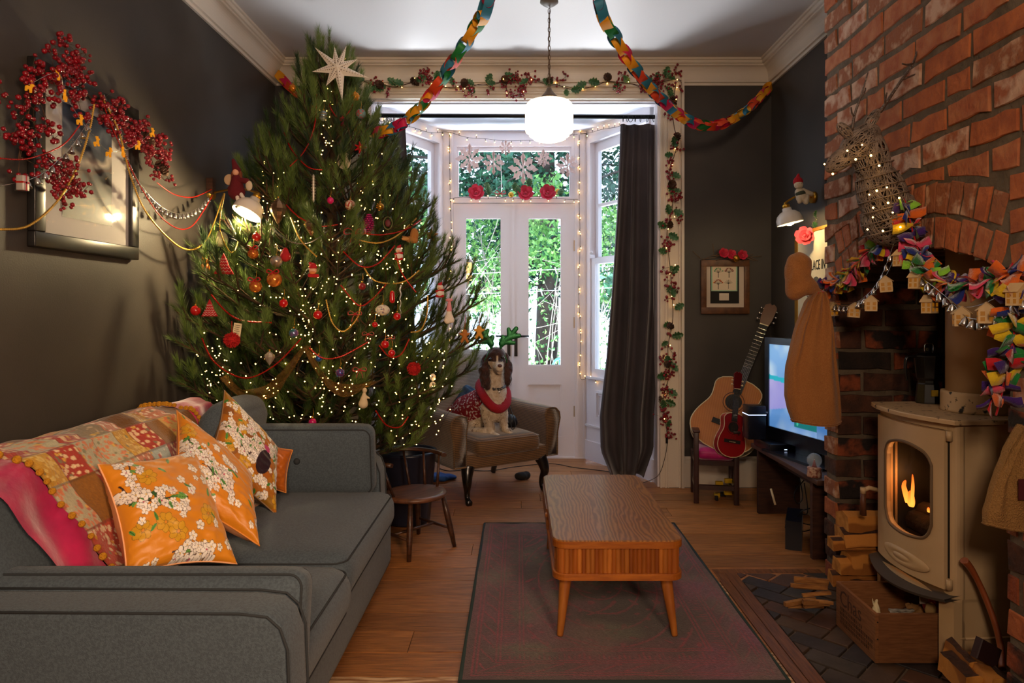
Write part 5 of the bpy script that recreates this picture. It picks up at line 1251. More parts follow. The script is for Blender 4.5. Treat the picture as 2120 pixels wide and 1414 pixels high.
def garland(name, label, path, nb, nl, nc, out, bulbs=0, spread=.035, br=.0065, drop=None, group=None, stems=True):
    """path of world points, 'out' = direction away from the wall"""
    root = thing(name, label, 'garland', tuple(path[0]), group=group); out = Vector(out); P = even(path, .01); n = len(P)
    pr = lambda s=1: Vector([random.gauss(0, spread*s) for _ in range(3)])
    def rp(s=1):
        p = P[random.randrange(n)]+pr(s); p += out*(.025+abs(random.gauss(0, .01))-(p-P[0]).dot(out)+(P[random.randrange(n)]-P[0]).dot(out)*0) if 0 else out*random.uniform(.01, .04); return p
    mb = MB(); mb.tube([p+out*.014+Vector((0, 0, .006*math.sin(i*.35))) for i, p in enumerate(P)], .0026, 5); mb.tube([p+out*.018+Vector((0, 0, -.007*math.sin(i*.27))) for i, p in enumerate(P)], .0016, 4)
    C_ = []; left = nb
    while left > 0:
        i = random.randrange(n); c = P[i]+out*.016; tip = pr(1.0); tip -= out*tip.dot(out); tip.z -= spread*.25; e = c+tip+out*.012
        mb.tube([c, c+(e-c)*.6+Vector((0, 0, .004)), e], .0011, 4)
        k = random.randint(5, 10); left -= k
        for _ in range(k): q = e+Vector([random.gauss(0, br*1.9) for _ in range(3)]); q += out*max(0, .006-(q-c).dot(out)); C_.append(tuple(q)); mb.tube([e, q], .0007, 3)
    mb.build('stem', stemm, root)
    V, Fc = scatter(*ICO1, C_, br*np.random.uniform(.75, 1.15, len(C_))); np_obj('berries', V, Fc, berm, root, kind='stuff', smooth=True)
    for k in range(nl):
        i = int((k+random.random())*n/nl) % n; a = random.uniform(0, 2*PI); o = link('holly_leaf', hollym, root); d = Vector((math.cos(a), 0, math.sin(a))) if abs(out.y) > .5 else Vector((0, math.cos(a), math.sin(a)))
        place(o, frame(P[i]+out*random.uniform(.012, .035)+d*.012, d.cross(out)+out*random.uniform(-.5, .5), y=d+out*.3)); o.scale = [random.uniform(1.1, 1.7)]*3
    for k in range(nc):
        i = int((k+.5+random.uniform(-.3, .3))*n/nc) % n; o = link('pine_cone', conemesh, root); o.location = P[i]+out*.035+pr(.5)*1; o.rotation_euler = (random.uniform(0, 3), random.uniform(0, 3), 0); o.scale = [random.uniform(1.1, 1.5)]*3
    if bulbs:
        bp = [P[int((k+random.random()*.7)*n/bulbs) % n]+out*.022+pr(.6)*Vector((1, .2, 1)).x for k in range(bulbs)]
        V, Fc = scatter(*ICO1, [tuple(q) for q in bp], np.full(len(bp), .0034)); np_obj('bulbs', V, Fc, bulbm, root, kind='stuff')
    return root
wz = YB-.045
def wp_(l, d=wz): return spline([at(x, y, d) for x, y in l], 8)
garland('berry_garland', 'red berry, holly and pine cone garland across the top of the bay opening',
        wp_([(725, 160), (770, 172), (830, 180), (880, 165), (930, 183), (990, 178), (1040, 172), (1090, 165), (1150, 178), (1200, 185), (1270, 170), (1330, 180), (1390, 165), (1412, 172)]), 330, 30, 7, (0, -1, 0), 22, .032, .0095)
garland('berry_garland', 'red berry and holly garland hanging down the right side of the bay opening',
        wp_([(1398, 175), (1392, 240), (1400, 300), (1384, 360), (1392, 420), (1380, 480), (1385, 540), (1390, 600), (1392, 660), (1382, 720), (1385, 770), (1372, 830), (1380, 890)]), 330, 30, 8, (0, -1, 0), 22, .024, .0095)
wr = [at(1067+19*math.cos(a), 182+19*math.sin(a), wz) for a in [2*PI*k/14 for k in range(15)]]
garland('berry_wreath', 'small round red berry wreath in the middle of the top garland', wr, 80, 0, 0, (0, -1, 0), 3, .010, .0085)
garland('berry_garland', 'short red berry sprig on the left architrave behind the tree', wp_([(738, 210), (746, 240), (742, 280), (745, 300)]), 40, 3, 0, (0, -1, 0), 2, .018, .009)
b = MB(); b.tube(wp_([(1380, 890), (1382, 912), (1376, 950), (1362, 985), (1330, 1000)]), .002, 5); b.box(at(1378, 905, wz), at(1383, 918, wz-.01)); b.build('battery_cable', blackm, None, 'thin black cable with a switch hanging below the right garland', 'cable')
# fairy lights around bay windows
def baylights(label, pts, n):
    P = even(spline(pts, 6), .003); P = [p+Vector((0, 0, .004*math.sin(i*.05))) for i, p in enumerate(P)]
    L = []; mb = MB(); step = max(1, len(P)//n)
    for i in range(step//2, len(P), step): d = Vector((random.uniform(-.4, .4), -.3, random.choice([-1, 1]))).normalized()*.022; mb.tube([P[i], P[i]+d], .0022, 5); L.append(P[i]+d*1.15)
    root = thing('fairy_lights', label, 'fairy lights', tuple(P[0])); mb.tube(P[::6]+[P[-1]], .0018, 5); mb.build('wire', blackm, root)
    V, Fc = scatter(*ICO1, [tuple(q) for q in L], np.full(len(L), .0042)); np_obj('bulbs', V, Fc, bulbm, root, kind='stuff')
def bw(px, py): # on the bay walls' inner faces
    for A, B in (((-1.06, 4.95), (-.62, 5.77)), ((-.62, 5.77), (.56, 5.77)), ((.56, 5.77), (1.0, 4.95))):
        k = (px-CX)/F; dx, dy = B[0]-A[0], B[1]-A[1]; den = dx-k*dy
        if abs(den) < 1e-9: continue
        s = (k*A[1]-A[0])/den
        if -.002 <= s <= 1.002: return at(px, py, A[1]+dy*s-.035)
    return at(px, py, 5.72)
baylights('warm fairy lights draped along the top of the bay windows', [bw(x, y) for x, y in [(778, 222), (800, 243), (845, 262), (900, 275), (930, 274), (980, 286), (1060, 291), (1130, 290), (1190, 279), (1205, 277), (1260, 266), (1290, 258)]], 34)
baylights('warm fairy lights running down the post left of the glazed doors', [bw(x, y) for x, y in [(930, 276), (931, 340), (932, 405), (934, 470), (932, 560), (933, 650), (932, 720)]], 26)
baylights('warm fairy lights running down the post right of the glazed doors', [bw(x, y) for x, y in [(1199, 279), (1200, 340), (1199, 415), (1201, 500), (1198, 600), (1202, 700), (1201, 780), (1215, 783), (1240, 786)]], 32)
baylights('warm fairy lights strung along the transom above the glazed doors', [bw(x, y) for x, y in [(931, 412), (960, 409), (1020, 411), (1080, 410), (1140, 411), (1197, 412)]], 15)
b = MB(); b.tube([at(1358, 214, 4.9), at(1352, 228, 4.9), at(1346, 240, 4.92)], .0018, 5)
# ---- paper snowflakes
snowm = M('snow_paper', 'd8bcb4', .7, sheen=.2)
for px, py, r, rt_, lab in [(972, 328, 30, .9, 'tall folded paper snowflake at the far left of the transom window'), (1022, 337, 24, .4, 'pink paper snowflake second from left in the transom window'), (1047, 306, 16, .5, 'smallest lacy paper snowflake hanging highest'), (1083, 349, 32, .3, 'largest paper snowflake in the middle of the transom window'), (1125, 328, 19, .1, 'small paper snowflake right of the largest one'), (1175, 342, 25, .2, 'paper snowflake at the right end of the transom window')]:
    d = 5.66; s = d/F; c = at(px, py, d); root = thing('paper_snowflake', lab, 'snowflake', c)
    b = MB()
    for q in range(3):
        R_ = Matrix.Rotation(rt_+PI*q/3, 3, 'Z'); 
        for k in range(8):
            a = 2*PI*k/8; rad = r*s*(1 if k % 2 == 0 else .9); ca_, sa_ = math.cos(a+PI/2), math.sin(a+PI/2); ov = r*s*.13
            P = [(rad*.25, 0), (rad*.45, ov*.9), (rad*.62, ov*.5), (rad*.72, ov*1.5), (rad*1.05, 0), (rad*.72, -ov*1.5), (rad*.62, -ov*.5), (rad*.45, -ov*.9)]
            if ca_ < -.1 and q: pass
            b.add([c+R_ @ Vector((x*ca_-y*sa_, .0008*(1 if z else -1), x*sa_+y*ca_)) for z in (0, 1) for x, y in P], [tuple(range(8)), tuple(range(15, 7, -1))])
    b.lathe([(0, -.3*r*s), (.006, -.2*r*s), (.006, .2*r*s), (0, .3*r*s)], c, 8); b.build('petals', snowm, root)
    MB().tube([c+Vector((0, 0, r*s*.9)), Vector((c.x, c.y, 2.70))], .0006, 4).build('thread', M('clear_thread', 'd8d8d8', .5), root)
# ---- flowers on the transom
crim = M('crimson_petal', 'b00c2c', .55, col2='c81c3c', ns=20, sheen=.4)
def rose(c, r, label=None, m=crim, parent=None, name='red_rose', face=(0, -1, .2), cat='flower'):
    root = thing(name, label, cat, c) if parent is None else parent
    fz = Vector(face).normalized(); F4 = frame(c, fz.orthogonal(), z=fz)
    for ring, (n, rr_, op, sz) in enumerate(((3, .12, .25, .42), (5, .3, .6, .62), (6, .5, 1.05, .8))):
        for k in range(n):
            a = 2*PI*k/n+ring*.5
            def pf(u, v, a=a, rr_=rr_, op=op, sz=sz):
                w = (u-.5)*sz*math.sin(PI*(.18+.62*v))*1.4; h = v*sz; x = rr_*.6+h*math.sin(op); z = h*math.cos(op)+.05*math.sin(v*7)-.25*(u-.5)**2
                x += -.5*(w)**2+.12*v*v; return F4 @ Vector((r*(x*math.cos(a)-w*math.sin(a)), r*(x*math.sin(a)+w*math.cos(a)), r*z*.8))
            b = MB(); b.grid(pf, 6, 6); o = b.build('petal', m, root)
    MB().ball(c+fz*r*.25, r*.16, 8).build('heart', m, root)
    return root
tz = 5.70
def tl_(px, py): return at(px, py, tz)
rose(tl_(986, 399), .062, 'dark red rose at the left end of the transom ledge')
rose(tl_(1088, 400), .060, 'dark red bloom with a green leaf in the middle of the transom ledge')
rose(tl_(1134, 399), .062, 'bright red bloom at the right end of the transom ledge')
b = MB(); b.tube(spline([tl_(x, y) for x, y in [(972, 409), (1010, 404), (1040, 408), (1070, 403), (1110, 407), (1160, 402)]], 6), .003, 5); fs_ = b.build('flower_garland_stem', stemm, None, 'twiggy artificial garland stem lying along the transom ledge', 'garland')
for px, py in ((1008, 395), (1014, 403), (1072, 402), (1096, 386), (1158, 404), (1066, 396)): o = link('leaf', hollym, fs_); place(o, frame(tl_(px, py)-Vector(fs_.location)*0, (1, random.uniform(-.5, .5), 0), y=(random.uniform(-1, 1), -.3, .5))); o.scale = (1.5, 1.5, 1.5); o.matrix_parent_inverse = wm(fs_).inverted()
for px, py, r, m, lab in ((1058, 403, .024, goldm, 'gold bauble left of the middle bloom on the ledge'), (1155, 396, .022, goldm, 'gold bauble right of the bright red bloom on the ledge')): MB().ball(tl_(px, py), r, 16).build('gold_bauble', m, None, lab, 'bauble')
b = MB(); c = tl_(1036, 401)
for sx in (-1, 1): b.tube(spline([c, c+Vector((sx*.03, -.01, .025)), c+Vector((sx*.045, -.01, 0)), c], 5), .008, 6, flat=.35, up=(0, 0, 1)); b.tube([c, c+Vector((sx*.02, -.01, -.02))], .006, 5, flat=.4)
b.build('red_bow', satr, None, 'small red bow between the rose and the gold bauble', 'bow')
# ================================================================ paper chains
pcol = [('orange_paper', 'd8441c'), ('teal_paper', '2c7896'), ('magenta_paper', 'cc1450'), ('yellow_paper', 'e8a01c'), ('green_paper', '1c7c3c')]
lks = []
for nm, c in pcol:
    m = M(nm, c, .6); b = MB()
    for k in range(20):
        pass
    pr_ = [(.054*sgn(math.cos(a), .8), .025*sgn(math.sin(a), .9)) for a in [2*PI*k/20 for k in range(20)]]
    b.grid(lambda u, v: (pr_[int(round(u*20)) % 20][0], pr_[int(round(u*20)) % 20][1]*(1), (v-.5)*.048), 20, 2, closed_u=True, smooth=True); lks.append(b.mesh(m, 'paper_link'))
def chain(label, pts, seed):
    r = random.Random(seed); P = even(spline(pts, 10), .066); root = thing('paper_chain', label, 'paper chain', tuple(pts[-1]))
    prev = -1
    for i in range(len(P)-1):
        k = r.randrange(5)
        while k == prev: k = r.randrange(5)
        prev = k; o = link('paper_link', lks[k], root); d = P[i+1]-P[i]
        up = Vector((0, -1, .1)) if i % 2 == 0 else Vector((.75, -.35, .5)); side = d.cross(up)
        m = frame((P[i]+P[i+1])/2, d, y=side if i % 2 else side+up*r.uniform(-.4, .4)); place(o, m)
        o.matrix_parent_inverse = wm(root).inverted()
    return root
chain('paper chain of coloured links swooping from the ceiling to the left corner', [(-.02, 2.75, 2.985), at(1010, 0, 2.95), at(985, 55, 3.1), at(930, 140, 3.35), at(885, 205, 3.55), at(830, 258, 3.75), at(770, 276, 3.95), at(733, 262, 4.1), at(690, 240, 4.3), at(640, 210, 4.5), at(600, 180, 4.65), at(575, 152, 4.72)], 3)
chain('paper chain of coloured links swooping from the ceiling to the right corner', [(.30, 2.75, 2.985), at(1240, 0, 2.95), at(1272, 75, 3.15), at(1320, 150, 3.4), at(1368, 205, 3.7), at(1410, 240, 3.95), at(1450, 259, 4.15), at(1495, 257, 4.3), at(1540, 232, 4.45), at(1575, 200, 4.6), at(1597, 172, 4.72)], 5)
# ================================================================ left wall
def lw(px, py, x=-1.70): d = x*F/(px-CX); return at(px, py, d)
pf = thing('framed_picture', 'large black-framed night landscape photograph on the left wall', 'picture', (-1.70, 2.71, 1.47))
fy0, fy1, fz0, fz1 = 2.385, 3.04, 1.473, 2.14; fb = M('ebony_frame', '1c1a19', .3, coat=.3)
for (a, b_, c, d) in ((fy0, fy1, fz0, fz0+.055), (fy0, fy1, fz1-.055, fz1), (fy0, fy0+.055, fz0+.055, fz1-.055), (fy1-.055, fy1, fz0+.055, fz1-.055)):
    MB().box((-1.718, a, c), (-1.688, b_, d), bev=.004).build('frame_rail', fb, pf)
MB().box((-1.716, fy0+.05, fz0+.05), (-1.705, fy1-.05, fz1-.05)).build('mount', M('mount_white', 'b8b4b4', .7), pf)
cv = Canvas(90, 130, '1c2430'); cv.a = np.array(lin('20304c'))*(1-cv.y[..., None])+np.array(lin('181614'))*cv.y[..., None]
sn = fnoise(90, 130, [(4, .6), (10, .4)], 8); yb = cv.y-.12*np.sin(cv.x*3+.5)-(sn-.5)*.25
mixc(cv, np.clip(1-abs(yb-.40)*9, 0, 1)*.9, 'b0a498'); mixc(cv, np.clip(1-abs(yb-.12)*12, 0, 1)*.35, '8890a0'); mixc(cv, np.clip((yb-.50)*9, 0, 1)*.9, '1c1814'); mixc(cv, np.clip(1-abs(yb-.51)*30, 0, 1)*.8, '5a3a22')
cv.sheet('photograph', lambda u, v: (-1.7035, 2.55+u*.31, 2.03-v*.43), M('photo_print', rough=.5, attr='paint'), pf)
gp = bpy.data.materials.new('picture_glass'); gp.use_nodes = True; gp.node_tree.nodes.clear(); _n = gp.node_tree
_t = _n.nodes.new('ShaderNodeBsdfTransparent'); _g = _n.nodes.new('ShaderNodeBsdfGlossy'); _g.inputs['Roughness'].default_value = .06; _m = _n.nodes.new('ShaderNodeMixShader'); _m.inputs[0].default_value = .04; _oo = _n.nodes.new('ShaderNodeOutputMaterial')
_n.links.new(_t.outputs[0], _m.inputs[1]); _n.links.new(_g.outputs[0], _m.inputs[2]); _n.links.new(_m.outputs[0], _oo.inputs[0])
MB().add([(-1.699, fy0+.05, fz0+.05), (-1.699, fy1-.05, fz0+.05), (-1.699, fy1-.05, fz1-.05), (-1.699, fy0+.05, fz1-.05)], [(0, 1, 2, 3)]).build('glass', gp, pf)
gpath = spline([lw(x, y, -1.665) for x, y in [(30, 330), (45, 250), (70, 180), (110, 150), (150, 170), (190, 215), (235, 245), (290, 270), (330, 300)]], 8)
garland('berry_garland', 'dense red berry branches draped over the top of the left wall picture', gpath, 620, 0, 0, (1, 0, 0), 0, .055, .0098)
garland('berry_garland', 'red berry spray hanging down over the left half of the picture', spline([lw(x, y, -1.66) for x, y in [(60, 250), (75, 300), (100, 340), (130, 370), (112, 400)]], 8), 190, 0, 0, (1, 0, 0), 0, .038, .0085)
garland('berry_garland', 'red berry twig pointing down at the right of the picture', spline([lw(x, y, -1.66) for x, y in [(280, 270), (300, 310), (310, 345), (335, 372)]], 8), 130, 0, 2, (1, 0, 0), 0, .028, .008)
garland('berry_sprig', 'single red berry sprig sticking up above the picture', spline([lw(x, y, -1.66) for x, y in [(140, 160), (145, 130), (160, 108)]], 6), 26, 0, 0, (1, 0, 0), 0, .010, .007)
# gold reindeer lights
rl = thing('reindeer_lights', 'wire string of small gold reindeer lights looped over the picture berries', 'string lights', lw(120, 160, -1.62)); 
dpoly = [(-.010, -.012), (-.007, -.012), (-.006, -.003), (.004, -.003), (.006, -.012), (.009, -.012), (.008, .001), (.010, .010), (.015, .012), (.014, .016), (.010, .018), (.011, .026), (.008, .021), (.004, .027), (.005, .018), (.004, .006), (-.009, .006), (-.011, .002)]
gold_e = M('gold_lit', 'c8861c', .3, metal=.7, emis=.35, ecol='ffa020'); dmsh = MB().prism(dpoly, -.004, .004).mesh(gold_e, 'gold_reindeer')
dp = [(60, 175), (120, 150), (135, 195), (165, 245), (200, 290), (225, 312), (255, 312), (285, 298), (315, 272)]
MB().tube(spline([lw(x, y, -1.61) for x, y in dp], 5), .001, 4).build('wire', silm, rl)
for x, y in dp: o = link('gold_reindeer', dmsh, rl); p = lw(x, y, -1.61); place(o, frame(p+Vector((0, 0, -.012)), (.3, random.choice([-1, 1]), random.uniform(-.3, .3)), y=(0, 0, 1))); o.matrix_parent_inverse = wm(rl).inverted()
# bells
bellm_ = MB().lathe([(0, .014), (.003, .014), (.004, .010), (.008, .006), (.0095, -.004), (.0125, -.011), (.011, -.011), (0, -.002)], (0, 0, 0), 12).mesh(silm, 'bell')
def bells(label, pts, step, sc=1, rootn='bell_garland'):
    P = even(spline(pts, 10), step); root = thing(rootn, label, 'bell garland', tuple(pts[0])); MB().tube(spline(pts, 10), .0013, 4).build('cord', silm, root)
    for p in P[1:-1]:
        o = link('bell', bellm_, root); o.location = p+Vector((0, 0, -.016*sc)); o.scale = (sc, sc, sc); o.rotation_euler = (random.uniform(-.3, .3), random.uniform(-.3, .3), 0); o.matrix_parent_inverse = wm(root).inverted()
    return root
bells('silver bell garland swagged from the picture to the left wall lamp', [lw(x, y, -1.63) for x, y in [(215, 195), (245, 270), (265, 330), (290, 380), (330, 425), (370, 442), (410, 430), (440, 395)]], .042)
bells('silver bell garland running from the picture off to the left', [lw(x, y, -1.62) for x, y in [(190, 240), (150, 300), (100, 350), (60, 372), (0, 385)]], .046)
def wchain(label, m, l, x=-1.62, r=.005): return beadchain(label, [lw(a, b_, x) for a, b_ in l], m, r)
wchain('gold bead string looping left from the picture berries', goldb, [(195, 215), (185, 270), (160, 345), (120, 415), (60, 467), (0, 475)])
wchain('gold bead string swagged low from the picture to the lamp', goldb, [(205, 190), (245, 270), (272, 370), (310, 450), (380, 515), (428, 495), (464, 400)])
wchain('thin red bead string swagged below the bell garland', redb, [(205, 190), (235, 270), (290, 385), (345, 460), (395, 470), (440, 405)], r=.0032)
wchain('short red bead string between the berries and the lamp', redb, [(325, 378), (360, 402), (400, 408), (438, 392)], r=.003)
wchain('red bead string at the far left over the picture', redb, [(168, 255), (130, 300), (60, 328), (0, 328)], r=.0034)
wchain('gold bead loops hanging from the left wall lamp arm', goldb, [(465, 400), (455, 470), (475, 520), (490, 510), (502, 450)], -1.40, .0036)
gb = thing('gift_box', 'tiny silver gift box with a red ribbon hanging at the left of the picture', 'ornament', lw(47, 392, -1.60)); p = lw(47, 378, -1.60)
MB().box(p-Vector((.012, .014, .026)), p+Vector((.012, .014, .022)), bev=.002).build('box', M('silver_paper', 'b8b0a8', .35, metal=.4), gb); MB().box(p-Vector((.0125, .003, .0262)), p+Vector((.0125, .003, .0222))).box(p-Vector((.0125, .0142, .003)), p+Vector((.0125, .0142, .003))).build('ribbon', redb, gb)
# ---- wall lamps
enam = M('white_enamel', 'ddd4c8', .3, coat=.3); lit = M('lamp_inside', 'fff0d0', .4, emis=9, ecol='ffd28a')
def sconce(label, wall, c, dirn, R_, lit_inside, power, aim):
    root = thing('wall_lamp', label, 'wall lamp', wall); c = Vector(c); ax = Vector(dirn).normalized(); Fm = frame(c, ax.orthogonal(), z=-ax)
    R3 = Fm.to_3x3()
    MB().lathe([(R_*.97, -R_*.50), (R_, -R_*.5), (R_*1.0, -R_*.44), (R_*.97, -R_*.1), (R_*.85, R_*.2), (R_*.55, R_*.45), (R_*.36, R_*.52), (R_*.33, R_*.75), (0, R_*.78), (0, R_*.7), (R_*.3, R_*.45), (R_*.8, R_*.15), (R_*.95, -R_*.45)], c, 32, mat=R3, cap=False).build('shade', enam, root)
    MB().lathe([(0, R_*.76), (R_*.28, R_*.76), (R_*.28, R_*1.0), (R_*.1, R_*1.1), (0, R_*1.1)], c, 16, mat=R3).build('lamp_holder', goldm, root)
    MB().ball(c+ax*R_*.10, R_*.55, 16).build('bulb', lit if lit_inside else M('dim_bulb', 'fff0d0', .4, emis=4, ecol='ffd28a'), root)
    top = c-ax*R_*1.05; w = Vector(wall); MB().tube(spline([w, w+(top-w)*.6+Vector((0, 0, .03)), top+Vector((0, 0, .01)), top], 5), .006, 8).build('arm', goldm, root)
    s = 1 if w.x < 0 else -1; MB().tube([w-Vector((s*.02, 0, 0)), w+Vector((s*.012, 0, 0))], .035, 16).build('backplate', goldm, root)
    lamp('bulb_light', 'POINT', c+ax*R_*.66, power, (1, .76, .40), .025); return root
lc_ = at(518, 430, 3.44)
sconce('white enamel wall lamp glowing over the left side of the tree', (-1.71, 3.80, 1.90), lc_, (-.34, -.36, -.87), .076, True, 42, lc_+Vector((-.7, -.0, -.5)))
rc_ = at(1633, 450, 4.05)
sconce('white enamel wall lamp with its mouth turned to the alcove wall', (1.78, 4.12, 1.93), rc_, (.22, -.05, -1), .076, False, 4, rc_+Vector((.35, -.08, -.6)))
def doll(name, label, c, parts, cat='doll'):
    root = thing(name, label, cat, c)
    for pn, m, caps in parts:
        cc = [(Vector(c)+Vector(q[0]), Vector(c)+Vector(q[1]), q[2], q[3]) if len(q) == 4 else (Vector(c)+Vector(q[0]), q[1]) for q in caps]
        me = blob(cc, .003, pn, 3); me.materials.append(m); link(pn, me, root)
    return root
wine = M('wine_felt', '5c0c18', .9, bump=.3, bs=200)
doll('fairy_doll', 'fairy rag doll in a wine-red dress sitting on the left wall lamp', at(490, 383, 3.44), [('dress', wine, [((0, 0, .03), (0, 0, -.035), .025, .042), ((.01, -.01, .025), (.06, -.02, .015), .013, .015), ((0, 0, .02), (-.03, -.01, -.02), .012, .012)]), ('face', skinm, [((.0, -.012, .062), (.016, .014, .018))]), ('hat', wine, [((0, 0, .072), (-.018, 0, .125), .022, .008)]), ('hair', M('auburn_hair', '6a3418', .9), [((-.016, 0, .06), (-.02, 0, .03), .012, .008), ((.016, 0, .06), (.022, 0, .035), .012, .008)]), ('bag', M('felt_cream', 'c8b49a', .9), [((.072, -.025, -.008), (.018, .010, .026))]), ('leg', felt_w, [((.01, -.02, -.05), (.02, -.03, -.10), .010, .009)]), ('leg', felt_w, [((.03, -.02, -.05), (.055, -.03, -.085), .010, .009)]), ('shoe', blk, [((.02, -.035, -.115), (.013, .016, .012))]), ('shoe', blk, [((.062, -.035, -.098), (.015, .016, .012))]), ('wing', M('wing_felt', 'b89a7a', .8), [((-.045, .015, .03), (.028, .004, .03))])])
doll('snowman_doll', 'cream snowman soft toy with a red knitted hat sitting on the right wall lamp', at(1655, 398, 4.05), [('body', M('cream_fleece', 'c8b8a0', .95, bump=.4, bs=200), [((0, 0, .0), (.012, 0, -.03), .026, .032), ((-.002, -.01, -.02), (-.008, -.02, -.06), .014, .012), ((.02, 0, .01), (.07, 0, -.01), .016, .014), ((.04, -.01, -.03), (.03, -.02, -.06), .016, .016)]), ('head', M('cream_fleece'), [((-.008, -.008, .042), (.027, .024, .025))]), ('hat', M('red_knit', 'a8101c', .9, bump=.5, bs=120), [((-.008, 0, .062), (-.012, 0, .07), .029, .022), ((-.012, 0, .07), (-.006, 0, .105), .018, .007)]), ('waistcoat', M('green_tweed', '3a4030', .9), [((.005, -.004, -.01), (.03, .027, .024))]), ('eye', blk, [((-.014, -.031, .046), (.003, .003, .003))]), ('eye', blk, [((-.002, -.032, .047), (.003, .003, .003))])])
# wooden peg on wall
MB().box(lw(433, 402, -1.715), lw(440, 368, -1.68)).build('wall_peg', elm, None, 'small wooden peg on the left wall beside the lamp', 'peg')
# ================================================================ small picture on the back wall
def bwp(px, py, d=YB-.012): return at(px, py, d)
cp_ = thing('framed_calendar', 'small brown framed calendar with four little tree paintings on the back wall', 'picture', bwp(1500, 650))
fw = M('brown_frame', '6a4022', .45, col2='4a2a16', ns=20)
for (a, b_, c, d) in ((1450, 650, 1552, 636), (1450, 552, 1552, 538), (1450, 637, 1463, 551), (1539, 637, 1552, 551)): MB().box(bwp(a, b_, YB), bwp(c, d, YB-.022), bev=.002).build('frame_rail', fw, cp_)
MB().box(bwp(1462, 638, YB), bwp(1540, 550, YB-.008)).build('mount', M('mount_cream', 'cbb9a8', .8), cp_)
MB().box(bwp(1470, 628, YB), bwp(1530, 543+2, YB-.012)).build('backing_card', M('card_black', '171412', .8), cp_)
cv = Canvas(120, 120, 'dcc8ac'); cv.rect(0, 0, 1, .035, '9ac0a0'); cv.rect(0, .965, 1, 1, '9ac0a0'); cv.rect(0, 0, .045, 1, '9ac0a0'); cv.rect(.955, 0, 1, 1, '9ac0a0')
for (x, y, cs) in ((.27, .48, ['3c7a4a', '4c8a5a']), (.68, .48, ['7a2a20', '8a4a3a']), (.27, .92, ['c84a1c', 'd88a1c', '7a1c14']), (.66, .90, [])):
    cv.line([(x, y), (x, y-.2)], .012, '1c1410')
    for k in range(7):
        a = -PI/2+(k-3)*.42; cv.line([(x, y-.18), (x+.15*math.cos(a), y-.18+.15*math.sin(a))], .006, '1c1410')
        for c in cs: cv.disc(x+random.uniform(.1, .19)*math.cos(a), y-.2+.15*math.sin(a), .022, c)
cv.sheet('tree_paintings', lambda u, v: bwp(1472.5+u*54, 548+v*55, YB-.0135), M('print_matt', rough=.8, attr='paint'), cp_)
MB().box(bwp(1488, 607.5, YB), bwp(1509, 622, YB-.014)).build('month_pad', M('pad_paper', 'd8c8b4', .8), cp_)
b = MB(); [b.box(bwp(1490+k*2.6, 612+j*2.2, YB), bwp(1491.2+k*2.6, 613+j*2.2, YB-.0146)) for k in range(7) for j in range(4)]; tag(b.build('printed_days', M('red_ink', '8a4a3a', .8), cp_), kind='stuff')
tw = thing('twig_decoration', 'twig and red poinsettia spray over the small picture frame', 'decoration', bwp(1500, 545))
b = MB()
for k in range(16):
    x = random.uniform(1440, 1530); b.tube(spline([bwp(x, 530+random.uniform(-3, 10), YB-.03), bwp(x+random.uniform(10, 25), 526+random.uniform(-3, 8), YB-.04), bwp(x+random.uniform(25, 48), 532+random.uniform(-6, 9), YB-.035)], 5), .002, 5)
b.tube([bwp(1478, 528, YB-.03), bwp(1476, 505, YB-.03)], .002, 5); b.tube([bwp(1450, 535, YB-.03), bwp(1434, 520, YB-.03)], .002, 5); b.tube([bwp(1540, 533, YB-.03), bwp(1577, 530, YB-.03)], .002, 5)
tag(b.build('twigs', M('driftwood', '6a5038', .9), tw), kind='stuff')
for x, y in ((1514, 527), (1537, 528), (1498, 524)): rose(bwp(x, y, YB-.045), .032, parent=tw)
MB().ball(bwp(1524, 535, YB-.05), .026, 16).build('bauble', M('antique_gold'), tw)
# ---- lettered print on the alcove wall
mp = thing('lettered_print', 'cream lettered print in a gilt frame on the alcove wall, lit by the lamp', 'picture', (1.78, 4.1, 1.1))
MB().box((1.772, 3.62, 1.08), (1.79, 4.34, 1.72)).build('paper', M('aged_paper', 'd8ccb0', .8, col2='c8b898', ns=6), mp)
for (a, b_, c, d) in ((4.325, 4.36, 1.06, 1.74), (3.60, 4.36, 1.06, 1.08), (3.60, 4.36, 1.72, 1.74)): MB().box((1.765, a, c), (1.79, b_, d)).build('gilt_frame', M('gilt', 'a87a2c', .4, metal=.7), mp)
def text(s, name, m, size, mat, parent, ext=.0008, align='CENTER'):
    cu = bpy.data.curves.new(name, 'FONT'); cu.body = s; cu.size = size; cu.extrude = ext; cu.align_x = align; cu.resolution_u = 2
    o = bpy.data.objects.new('t', cu); S.collection.objects.link(o); dg = bpy.context.evaluated_depsgraph_get(); me = bpy.data.meshes.new_from_object(o.evaluated_get(dg)); bpy.data.objects.remove(o)
    for v in me.vertices: v.co = mat @ v.co
    me.materials.clear(); me.materials.append(m); return link(name, me, parent)
inkm = M('black_ink', '14110f', .8)
text('PLACE IN', 'lettering', inkm, .085, frame((1.7705, 4.045, 1.49), (0, -1, 0), y=(0, 0, 1)) @ Matrix.Diagonal((.62, 1, 1, 1)), mp)
MB().prism([(.07*math.cos(a), .09*math.sin(a)) for a in [PI*k/16 for k in range(17)]], 0, .001, frame((1.7715, 4.06, 1.36), (0, -1, 0), y=(0, 0, 1))).build('drawing', M('ink_grey', '4a4844', .8), mp)
fl = thing('rose_stem', 'red artificial rose and gold balls pinned above the lettered print', 'flower', at(1668, 490, 4.15)); rose(at(1666, 489, 4.12), .052, parent=fl, m=M('coral_petal', 'd0303c', .55, sheen=.3), face=(-.4, -1, .2))
